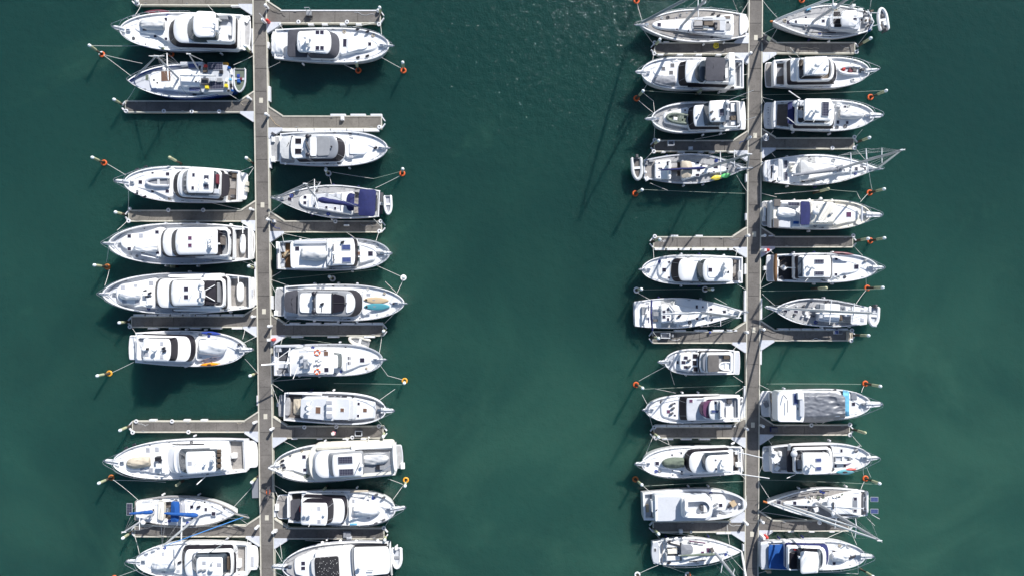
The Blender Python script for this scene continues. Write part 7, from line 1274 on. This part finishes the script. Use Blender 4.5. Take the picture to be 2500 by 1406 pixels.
# ================================================================== mooring lines
def rope(c, x1, y1, z1, x2, y2, z2, label, sag=.12, r=.026, m='rope'):
    a = P(c, x1, y1, z1); b = P(c, x2, y2, z2); n = 9; mb = MB(); k = sag * min((b - a).length / 4, 1.5)
    pts = [lerp(a, b, i / n) - Vector((0, 0, k * 4 * (i / n) * (1 - i / n))) for i in range(n + 1)]
    mb.tube([Vector((p.x, p.y, max(p.z, .03))) for p in pts], r, 6); mb.build('mooring_line', m, None, label, 'mooring line', 'mooring lines')
D, Q, K = .65, 1.9, 1.5          # heights: pontoon cleat, boat deck, pile
for c, k, part, to, x1, y1, z1, x2, y2, z2 in [
 ('A1', 'a1', 'upper bow', 'the finger pontoon end', 655, 185, 2.3, 730, 55, D), ('A1', 'a1', 'upper side', 'the finger pontoon', 1605, 135, Q, 1540, 65, D), ('A1', 'a1', 'stern', 'the walkway pile', 2060, 580, 1, 2100, 660, D),
 ('A1', 'a1', 'stern platform', 'the finger gusset', 1990, 205, 1, 2080, 190, D), ('A1', 'a1', 'lower side', 'the bow pile', 800, 562, 1.6, 95, 562, 2.2), ('A1', 'a2', 'bow', 'the orange float pile', 605, 938, 2.3, 265, 680, K), ('A1', 'a2', 'upper bow rail', 'the orange float pile', 740, 782, 1.8, 270, 675, K), ('A1', 'a2', 'upper rail', 'the middle pile', 1195, 800, 1.7, 1100, 700, K), ('A1', 'a2', 'stern', 'the walkway', 1860, 800, Q, 2095, 690, D), ('A1', 'a2', 'lower bow', 'the finger pontoon end', 650, 1080, 2.2, 550, 1235, D), ('A1', 'a2', 'lower stern', 'the finger gusset', 1810, 1160, Q, 1940, 1240, D),
 ('A2', 'a3', 'bow', 'the orange float pile', 535, 340, 2.4, 310, 205, K), ('A2', 'a3', 'lower bow', 'the finger pontoon end', 570, 540, 2.4, 565, 775, D), ('A2', 'a3', 'lower side', 'the finger pontoon', 1600, 685, 1.5, 1970, 768, D), ('A2', 'a3', 'upper stern', 'the walkway', 1935, 300, 1.4, 2095, 235, D), ('A2', 'a3', 'stern platform', 'the walkway', 2025, 370, 1, 2105, 250, D), ('A3', 'a4', 'upper bow', 'the finger pontoon end', 430, 215, 2.7, 555, 100, D), ('A3', 'a4', 'lower bow', 'the rusty float pile', 325, 430, 2.7, 300, 600, K), ('A3', 'a4', 'stern', 'the walkway pile', 2070, 580, 1.5, 2135, 650, D), ('A3', 'a4', 'lower stern', 'the walkway pile', 1970, 595, 1.6, 2120, 645, D), ('A3', 'a5', 'bow', 'the rusty float pile', 280, 890, 2.7, 335, 695, K), ('A3', 'a4', 'upper stern', 'the white gusset', 1965, 200, 1.8, 1975, 110, D),
 ('A4', 'a6', 'upper bow', 'the white gusset', 1970, 940, 2.2, 2000, 810, D), ('A4', 'a6', 'bow', 'the walkway', 1985, 985, 2.2, 2145, 905, D), ('A4', 'a6', 'lower bow', 'the walkway pile', 2000, 1185, 2., 2160, 1365, D), ('A4', 'a6', 'upper stern', 'the finger pontoon end', 655, 860, 1.7, 610, 800, D), ('A4', 'a6', 'lower stern', 'the amber float pile', 640, 1220, 1.6, 370, 1350, K), ('A6', 'a7', 'lower bow', 'the finger end pile line', 380, 860, 1.2, 1030, 885, .6), ('A6', 'a8', 'upper stern', 'the rusty float pile', 690, 1105, 1.5, 385, 855, K), ('A6', 'a8', 'bow', 'the walkway pile', 1835, 1215, 1.8, 2080, 950, D), ('A7', 'a8', 'lower bow', 'the finger gusset', 1930, 700, 1.9, 2030, 765, D), ('A7', 'a9', 'upper bow', 'the finger pontoon end', 705, 1135, 2.2, 640, 895, D), ('A7', 'a9', 'lower bow', 'the orange float pile', 680, 1325, 2.2, 440, 1410, K), ('A7', 'a9', 'stern', 'the walkway', 2150, 1240, 1, 2185, 1330, D), ('A7', 'a9', 'upper stern', 'the white gusset', 2020, 1030, 1.4, 2035, 915, D),
 ('B1', 'b1', 'upper stern', 'the white gusset', 555, 360, 1.5, 500, 280, D), ('B1', 'b1', 'lower stern', 'the walkway', 520, 765, 1.4, 370, 840, D), ('B1', 'b1', 'upper bow', 'the finger pontoon end', 1765, 435, 2.1, 1750, 285, D), ('B1', 'b1', 'lower bow', 'the orange float pile ahead', 1760, 705, 2., 2005, 840, K), ('B1', 'b1', 'lower side', 'the orange float pile beside it', 1240, 765, 1.4, 1445, 860, K), ('B1', 'b1', 'foredeck', 'the finger pontoon', 1410, 335, 1.8, 1720, 270, D), ('B3', 'b3', 'lower bow', 'the walkway', 545, 485, 1.6, 400, 600, D), ('B3', 'b3', 'upper side', 'the white float pile', 1150, 250, 1.4, 1125, 150, 1), ('B3', 'b3', 'upper stern', 'the orange float pile', 1690, 300, 1.4, 1990, 150, 1), ('B3', 'b3', 'mid line', 'the white float pile', 1665, 185, .8, 1160, 105, 1), ('B3', 'b3', 'long line', 'the orange float pile', 1665, 185, .8, 1985, 100, 1), ('B3', 'b3', 'stern quarter', 'the finger pontoon', 1670, 680, 1.3, 1760, 770, D),
 ('B3', 'b4', 'upper stern', 'the white gusset', 565, 955, 1.8, 540, 850, D), ('B3', 'b4', 'upper side', 'the finger gusset', 890, 925, 1.8, 555, 855, D), ('B3', 'b4', 'upper bow', 'the finger pontoon end', 1695, 950, 2.2, 1730, 840, D), ('B3', 'b4', 'foredeck', 'the finger pontoon', 1430, 905, 2., 1330, 840, D), ('B3', 'b4', 'lower bow', 'the white float pile', 1710, 1250, 2.2, 2010, 1385, K), ('B3', 'b4', 'stern', 'the walkway corner', 455, 1030, 1.5, 395, 950, D), ('B4', 'b4', 'lower stern', 'the walkway', 535, 515, 1.4, 405, 590, D), ('B4', 'b4', 'long spring', 'the walkway', 1720, 487, 1.8, 490, 612, .5), ('B4', 'b5', 'upper bow', 'the white float pile', 1945, 800, 2.2, 2025, 630, 1), ('B4', 'b5', 'foredeck', 'the grubby float pile', 1945, 775, 2.3, 1810, 640, .5), ('B4', 'b5', 'upper stern', 'the walkway', 625, 690, 1.4, 405, 615, D), ('B4', 'b5', 'stern platform', 'the walkway', 465, 775, .9, 405, 660, D), ('B4', 'b5', 'lower bow', 'the finger pontoon end', 1930, 1020, 2.3, 1800, 1150, D), ('B4', 'b5', 'lower stern', 'the finger pontoon', 635, 1110, 1.4, 555, 1165, D),
 ('B5', 'b6', 'upper bow', 'the finger pontoon end', 1735, 525, 2.2, 1770, 290, D), ('B5', 'b6', 'lower bow', 'the amber float pile', 1745, 655, 2.2, 1840, 785, 1.), ('B5', 'b6', 'bow spring', 'the amber float pile', 1840, 785, 1., 2020, 835, 1.), ('B5', 'b6', 'upper stern', 'the white gusset', 530, 405, 1.6, 550, 310, D), ('B5', 'b6', 'long upper spring', 'the finger gusset', 1150, 388, 1.5, 565, 310, D), ('B5', 'b6', 'lower stern', 'the walkway', 530, 795, 1.4, 420, 850, D), ('B5', 'b6', 'lower spring', 'the walkway', 900, 818, 1.2, 430, 852, D), ('B5', 'b7', 'upper stern', 'the walkway', 560, 975, 1.5, 425, 885, D), ('B5', 'b7', 'stern', 'the walkway', 500, 1125, 1, 425, 920, D), ('B5', 'b7', 'long line', 'the amber float pile', 1180, 880, .4, 2020, 892, 1), ('B5', 'b7', 'bow', 'the amber float pile', 1740, 1085, 2.2, 1930, 950, 1), ('B6', 'b7', 'lower bow', 'the finger pontoon end', 1720, 530, 2., 1780, 595, D), ('B6', 'b8', 'upper bow', 'the white gusset', 720, 865, 2.2, 565, 785, D), ('B6', 'b8', 'stern', 'the finger pile', 1790, 775, 1.5, 1790, 700, D),
 ('B7', 'b8', 'stern quarter', 'the amber float pile', 1840, 210, 1.5, 2030, 280, 1), ('B7', 'b9', 'upper bow', 'the amber float pile', 1905, 465, 2.2, 2040, 280, 1), ('B7', 'b9', 'upper stern', 'the lifebuoy stand', 605, 380, 1.6, 440, 285, D), ('B7', 'b9', 'stern platform', 'the walkway', 495, 435, .8, 440, 315, D), ('B7', 'b9', 'lower stern', 'the finger gusset', 620, 745, 1.4, 595, 825, D), ('B7', 'b9', 'lower bow', 'the finger pontoon end', 1870, 690, 2.2, 1805, 800, D), ('B7', 'b10', 'upper bow', 'the walkway', 545, 1225, 2.3, 450, 1060, D), ('B7', 'b10', 'bow quarter', 'the white gusset', 545, 1190, 2.3, 520, 1000, D), ('B7', 'b10', 'upper side', 'the finger pontoon', 1150, 995, 1.7, 830, 965, D), ('B7', 'b10', 'upper spring', 'the finger pontoon', 1290, 995, 1.7, 1540, 950, D),
 ('C1', 'c1', 'bow', 'the orange float pile', 415, 330, 1.8, 335, 55, K), ('C1', 'c1', 'lower bow', 'the finger pontoon end', 425, 440, 1.5, 560, 630, D), ('C1', 'c1', 'stern', 'the walkway', 1870, 210, 1.3, 1975, 35, D), ('C1', 'c2', 'upper bow', 'the finger pontoon end', 552, 1030, 2.3, 588, 720, D), ('C1', 'c2', 'lower bow', 'the orange float pile', 520, 1190, 2.3, 425, 1335, K), ('C1', 'c2', 'stern', 'the walkway', 1905, 1110, 1., 1970, 1095, D), ('C2', 'c2', 'long spring', 'the walkway', 440, 135, 2, 1960, 218, D), ('C2', 'c3', 'bow', 'the orange float pile', 595, 475, 2.3, 360, 280, 1), ('C2', 'c3', 'upper bow', 'the slack float line', 595, 465, 2.3, 575, 285, .9), ('C2', 'c3', 'slack line', 'the orange float pile', 575, 285, .9, 430, 170, 1.8), ('C2', 'c3', 'lower bow', 'the finger pontoon end', 600, 615, 2.2, 585, 840, D), ('C2', 'c3', 'upper stern', 'the walkway', 1870, 270, 1.3, 1960, 240, D), ('C2', 'c3', 'lower side', 'the finger pontoon', 1640, 765, 1.3, 1180, 850, D), ('C2', 'c4', 'upper stern', 'the finger pontoon end', 460, 1140, 1.3, 560, 1035, D),
 ('C3', 'c4', 'bow', 'the walkway', 1800, 535, 1.6, 1950, 770, D), ('C3', 'c4', 'lower stern', 'the long float line', 530, 650, 1.3, 790, 758, .8), ('C3', 'c4', 'long float line', 'the walkway', 430, 745, 1.6, 1930, 803, D), ('C4', 'c5', 'upper bow', 'the finger pontoon end', 595, 560, 2.1, 572, 285, D), ('C4', 'c5', 'upper stern', 'the white gusset', 1790, 395, 1.4, 1815, 300, D), ('C4', 'c5', 'lower stern', 'the walkway', 1810, 805, 1.3, 1940, 890, D), ('C4', 'c5', 'float line', 'the other white float', 415, 890, .9, 1280, 880, .9), ('C4', 'c6', 'upper stern', 'the white float pile', 515, 1030, 1.4, 345, 935, 1), ('C4', 'c6', 'bow', 'the slack line end', 1660, 1105, 1.7, 1470, 1000, .3), ('C5', 'c6', 'lower stern', 'the finger pile', 550, 635, 1.3, 640, 750, 1.2), ('C5', 'c7', 'upper stern', 'the white gusset', 1720, 975, 1.3, 1820, 845, D), ('C5', 'c7', 'lower stern', 'the walkway', 1755, 1310, 1.3, 1895, 1403, D), ('C5', 'c7', 'bow', 'the orange float pile', 760, 1168, 2., 360, 1385, .6), ('C5', 'c7', 'lower bow', 'the long float line', 825, 1240, 1.8, 885, 1440, .5),
 ('C6', 'c8', 'bow', 'the orange float pile', 500, 550, 2.2, 410, 380, 1), ('C6', 'c8', 'upper bow', 'the float line', 905, 355, 1.9, 600, 293, .8), ('C6', 'c8', 'float line', 'the walkway', 435, 297, 1.6, 1850, 245, .5), ('C6', 'c8', 'upper stern', 'the walkway', 1785, 355, 1.4, 1945, 250, D), ('C6', 'c8', 'lower bow', 'the finger pontoon end', 515, 680, 2.1, 565, 860, D), ('C6', 'c9', 'upper bow', 'the finger pontoon corner', 465, 1255, 2.3, 560, 1020, D), ('C6', 'c9', 'upper side', 'the finger pontoon end', 845, 1135, 2., 640, 1035, D), ('C6', 'c9', 'foredeck', 'the finger pontoon', 805, 1110, 2, 780, 1030, D), ('C7', 'c9', 'lower stern', 'the walkway', 1810, 605, 1.4, 1930, 715, D), ('C7', 'c10', 'upper stern', 'the rusty float pile', 520, 900, 1.6, 415, 810, 1.9), ('C7', 'c10', 'float line', 'the walkway', 420, 820, 1.9, 1905, 750, D), ('C7', 'c10', 'bow', 'the walkway', 1950, 1085, 2.4, 1940, 960, D), ('C8', 'c11', 'upper bow', 'the finger pontoon', 1700, 950, 1.6, 1660, 640, D), ('C8', 'c11', 'lower bow', 'the walkway', 1720, 1115, 1.6, 1915, 1335, D), ('C8', 'c11', 'upper stern', 'the finger pile', 665, 845, 1.3, 600, 775, 1), ('C8', 'c11', 'lower stern', 'the white float pile', 650, 1240, 1.2, 370, 1360, .9), ('C8', 'c11', 'upper side', 'the finger pontoon', 1170, 810, 1.3, 690, 765, D),
 ('D1', 'd1', 'upper bow', 'the walkway', 470, 265, 1.8, 265, 25, D), ('D1', 'd1', 'bow', 'the walkway corner', 475, 390, 1.7, 265, 500, D), ('D1', 'd1', 'lower bow', 'the finger gusset', 490, 390, 1.7, 365, 605, D), ('D1', 'd1', 'stern', 'the finger pontoon end', 1805, 475, 1.3, 1660, 660, D), ('D1', 'd2', 'upper side', 'the finger pontoon', 785, 840, 1.7, 655, 700, D), ('D1', 'd2', 'stern', 'the white gusset', 430, 860, 1.5, 365, 800, D), ('D2', 'd3', 'upper stern', 'the walkway', 405, 270, 1.5, 245, 230, D), ('D2', 'd3', 'stern platform', 'the walkway', 300, 345, .8, 245, 245, D), ('D2', 'd3', 'lower stern', 'the finger gusset', 410, 725, 1.4, 345, 810, D), ('D2', 'd3', 'bow', 'the finger pontoon end', 1720, 710, 2.1, 1630, 815, D), ('D2', 'd2', 'long float line', 'the walkway', 2060, 130, 2.4, 260, 197, D), ('D3', 'd4', 'upper bow', 'the finger pontoon end', 1790, 330, 1.7, 1625, 140, D), ('D3', 'd4', 'lower bow', 'the orange float pile', 1825, 505, 1.7, 1865, 745, 1), ('D3', 'd4', 'stern', 'the finger gusset', 440, 270, 1.3, 340, 145, D), ('D3', 'd5', 'upper bow', 'the orange float pile', 1695, 925, 2.1, 1800, 810, 1), ('D3', 'd5', 'float line', 'the lone pile', 1640, 777, .9, 1240, 745, 2), ('D3', 'd5', 'bow line', 'the float line', 1695, 890, 2.1, 1640, 780, .9), ('D3', 'd5', 'stern', 'the walkway', 460, 855, 1.5, 235, 798, D), ('D3', 'd5', 'walkway line', 'the lone pile', 430, 810, D, 1200, 745, 1.8),
 ('D4', 'd6', 'upper bow', 'the finger pontoon end', 1725, 385, 2.1, 1605, 255, D), ('D4', 'd6', 'lower bow', 'the orange float', 1780, 680, 2., 1782, 815, .3), ('D4', 'd6', 'upper stern', 'the fire station', 410, 360, 1.4, 350, 295, D), ('D4', 'd6', 'lower stern', 'the walkway', 390, 785, 1.3, 210, 870, D), ('D4', 'd6', 'stern platform', 'the walkway', 300, 620, .8, 215, 830, D), ('D5', 'd7', 'bow', 'the walkway', 435, 275, 1.9, 245, 105, D), ('D5', 'd7', 'lower bow', 'the walkway edge', 415, 370, 1.8, 225, 495, D), ('D5', 'd7', 'stern', 'the orange float', 1620, 265, 1.5, 1775, 50, .4), ('D5', 'd7', 'long float line', 'the walkway', 1990, 35, 2.2, 250, 65, D), ('D6', 'd8', 'upper stern', 'the walkway', 350, 305, 1.5, 205, 230, D), ('D6', 'd8', 'bow', 'the orange float', 1710, 345, 2.1, 1745, 255, .4), ('D6', 'd8', 'lower side', 'the finger pontoon', 1010, 780, 1.5, 1070, 820, D), ('D6', 'd8', 'lower spring', 'the finger pontoon', 1195, 770, 1.5, 1110, 820, D), ('D6', 'd8', 'float line', 'the walkway', 1700, 225, .8, 315, 220, .5),
 ('D6', 'd9', 'upper bow', 'the finger pontoon end', 1710, 1140, 2.1, 1570, 980, D), ('D6', 'd9', 'upper stern', 'the white gusset', 385, 1110, 1.4, 310, 1000, D), ('D7', 'd9', 'lower bow', 'the orange float', 1735, 560, 2.1, 1745, 670, .4), ('D7', 'd9', 'bow', 'the float pile', 1785, 540, 2.2, 1850, 690, 1.2), ('D7', 'd9', 'stern', 'the walkway', 260, 490, .8, 200, 640, D), ('D7', 'd10', 'upper bow', 'the walkway', 355, 1000, 1.9, 195, 750, D), ('D7', 'd10', 'lower bow', 'the walkway edge', 345, 1105, 1.9, 200, 1205, D), ('D7', 'd10', 'stern', 'the orange float', 1700, 870, 1.5, 1750, 755, .4), ('D7', 'd10', 'long float line', 'the walkway', 1980, 795, 2.1, 210, 725, D), ('D7', 'd10', 'stern quarter', 'the water', 1775, 1270, 1.3, 1905, 1400, .1), ('D8', 'd10', 'slack spring', 'the walkway', 900, 570, 1.3, 240, 460, D), ('D8', 'd11', 'upper stern', 'the fire station', 350, 875, 1.5, 300, 760, D), ('D8', 'd11', 'upper bow', 'the finger pontoon end', 1640, 945, 2.1, 1560, 750, D), ('D8', 'd11', 'upper side', 'the finger pontoon', 1160, 865, 1.7, 1440, 740, D), ('D8', 'd11', 'lower stern', 'the walkway', 310, 1330, 1.2, 195, 1360, D), ('D8', 'd11', 'lower bow', 'the finger end pile', 1660, 1260, 2., 1665, 1365, 1), ('D8', 'd11', 'lower spring', 'the pile', 1660, 1370, 1, 1000, 1350, 1.)]:
    n = BOATS[k].nick.replace('the ', '', 1)
    long_ = 'float line' in part or 'long' in part
    rope(c, x1, y1, z1, x2, y2, z2, 'pale %s of the %s running to %s' % (part if 'line' in part else part + ' line', n, to), m='rope_green' if long_ else 'rope', r=.017 if long_ else .022)
# ================================================================== water, sky, sun, camera
mw = bpy.data.materials.new('water'); mw.use_nodes = True; nt = mw.node_tree; N = nt.nodes; L = nt.links; pb = N['Principled BSDF']
g = N.new('ShaderNodeNewGeometry')
def nz(scale, detail=4, rough=.55, vec=None, dist=0.):
    n = N.new('ShaderNodeTexNoise'); n.inputs['Scale'].default_value = scale; n.inputs['Detail'].default_value = detail; n.inputs['Roughness'].default_value = rough; n.inputs['Distortion'].default_value = dist
    L.new(vec or g.outputs['Position'], n.inputs['Vector']); return n.outputs['Fac']
def rng(v, a, b, c=0., d=1.):
    r = N.new('ShaderNodeMapRange'); r.interpolation_type = 'SMOOTHSTEP'; r.inputs['From Min'].default_value = a; r.inputs['From Max'].default_value = b; r.inputs['To Min'].default_value = c; r.inputs['To Max'].default_value = d; L.new(v, r.inputs['Value']); return r.outputs['Result']
def mixc(f, a, b):
    x = N.new('ShaderNodeMix'); x.data_type = 'RGBA'; L.new(f, x.inputs['Factor'])
    for s, v in (('A', a), ('B', b)):
        if isinstance(v, tuple): x.inputs[s].default_value = (*v, 1)
        else: L.new(v, x.inputs[s])
    return x.outputs['Result']
sep = N.new('ShaderNodeSeparateXYZ'); L.new(g.outputs['Position'], sep.inputs[0])
deep, clear, silt = WATER_COL
dm = N.new('ShaderNodeMath'); dm.operation = 'MULTIPLY'; L.new(rng(nz(.035, 3, .5, dist=.6), .3, .68, .2, 1.), dm.inputs[0]); L.new(rng(sep.outputs['Y'], 40., -20., .25, 1.), dm.inputs[1])  # the deeper northern end reads darker
c = mixc(dm.outputs[0], deep, clear)
# silt stirred up towards the southern, shallower end, drifting in long patches
south_ = rng(sep.outputs['Y'], 30., -45.); wst = N.new('ShaderNodeMath'); wst.operation = 'MULTIPLY'; L.new(south_, wst.inputs[0]); L.new(rng(sep.outputs['X'], -60., 15., .45, 1.), wst.inputs[1]); south = wst.outputs[0]
mul = N.new('ShaderNodeMath'); mul.operation = 'MULTIPLY'; L.new(south, mul.inputs[0]); L.new(rng(nz(.05, 4, .55, dist=1.2), .38, .72, .25, 1.), mul.inputs[1])
c = mixc(mul.outputs[0], c, silt)
c = mixc(rng(nz(.028, 5, .6, dist=2.2), .56, .74, 0., .55), c, silt)
L.new(c, pb.inputs['Base Color'])
pb.inputs['Roughness'].default_value = .09; pb.inputs['IOR'].default_value = 1.33
pb.inputs['Subsurface Weight'].default_value = .9; pb.inputs['Subsurface Radius'].default_value = (.5, 1.4, 1.5); pb.inputs['Subsurface Scale'].default_value = 11.
h1 = nz(5., 4, .6, dist=.5); h2 = nz(.9, 3, .5)
ad = N.new('ShaderNodeMath'); ad.operation = 'MULTIPLY_ADD'; L.new(h1, ad.inputs[0]); ad.inputs[1].default_value = .05; 
a2 = N.new('ShaderNodeMath'); a2.operation = 'MULTIPLY'; L.new(h2, a2.inputs[0]); a2.inputs[1].default_value = .15; L.new(a2.outputs[0], ad.inputs[2])
amp = N.new('ShaderNodeMath'); amp.operation = 'MULTIPLY'; L.new(ad.outputs[0], amp.inputs[0]); L.new(rng(sep.outputs['X'], 12., 40., 1.0, .55), amp.inputs[1])  # the breeze dies towards the east
bp = N.new('ShaderNodeBump'); bp.inputs['Strength'].default_value = .9; bp.inputs['Distance'].default_value = 1.; L.new(amp.outputs[0], bp.inputs['Height']); L.new(bp.outputs['Normal'], pb.inputs['Normal'])
M['water'] = mw
R = 2500
mb = MB(); mb.prism([(-R, -R), (R, -R), (R, R), (-R, R)], -40, 0); mb.build('water', 'water', None, kind='structure')

EL, AZ = 35., 30.            # sun height; degrees clockwise from the top of the picture
sd = Vector((math.sin(math.radians(AZ)) * math.cos(math.radians(EL)), math.cos(math.radians(AZ)) * math.cos(math.radians(EL)), math.sin(math.radians(EL))))
su = bpy.data.lights.new('sun', 'SUN'); su.energy = SUN; su.angle = math.radians(.53); su.color = (1., .968, .92)
so = bpy.data.objects.new('sun', su); COL.objects.link(so); so.rotation_euler = (-sd).to_track_quat('-Z', 'Y').to_euler(); so.location = sd * 200
w = bpy.data.worlds.new('World'); sc.world = w; w.use_nodes = True
sk = w.node_tree.nodes.new('ShaderNodeTexSky'); sk.sky_type = 'NISHITA'; sk.sun_disc = False; sk.sun_elevation = math.radians(EL); sk.sun_rotation = math.radians(AZ); sk.air_density = 1.; sk.dust_density = .6
bg = w.node_tree.nodes['Background']; bg.inputs['Strength'].default_value = SKY; w.node_tree.links.new(sk.outputs['Color'], bg.inputs['Color'])
cd = bpy.data.cameras.new('camera'); cd.sensor_width = 36; cd.lens = 24; cd.clip_end = 6000; co = bpy.data.objects.new('camera', cd); COL.objects.link(co); co.location = (0, 0, H); co.rotation_euler = (0, 0, 0); sc.camera = co
vs = sc.view_settings; vs.view_transform = 'Standard'; vs.look = 'None'; vs.gamma = 1; vs.exposure = EXPO; vs.use_curve_mapping = False
sc.cycles.max_bounces = 8; sc.cycles.diffuse_bounces = 3; sc.cycles.glossy_bounces = 3; sc.cycles.transmission_bounces = 4; sc.cycles.sample_clamp_indirect = 4; sc.cycles.use_denoising = True
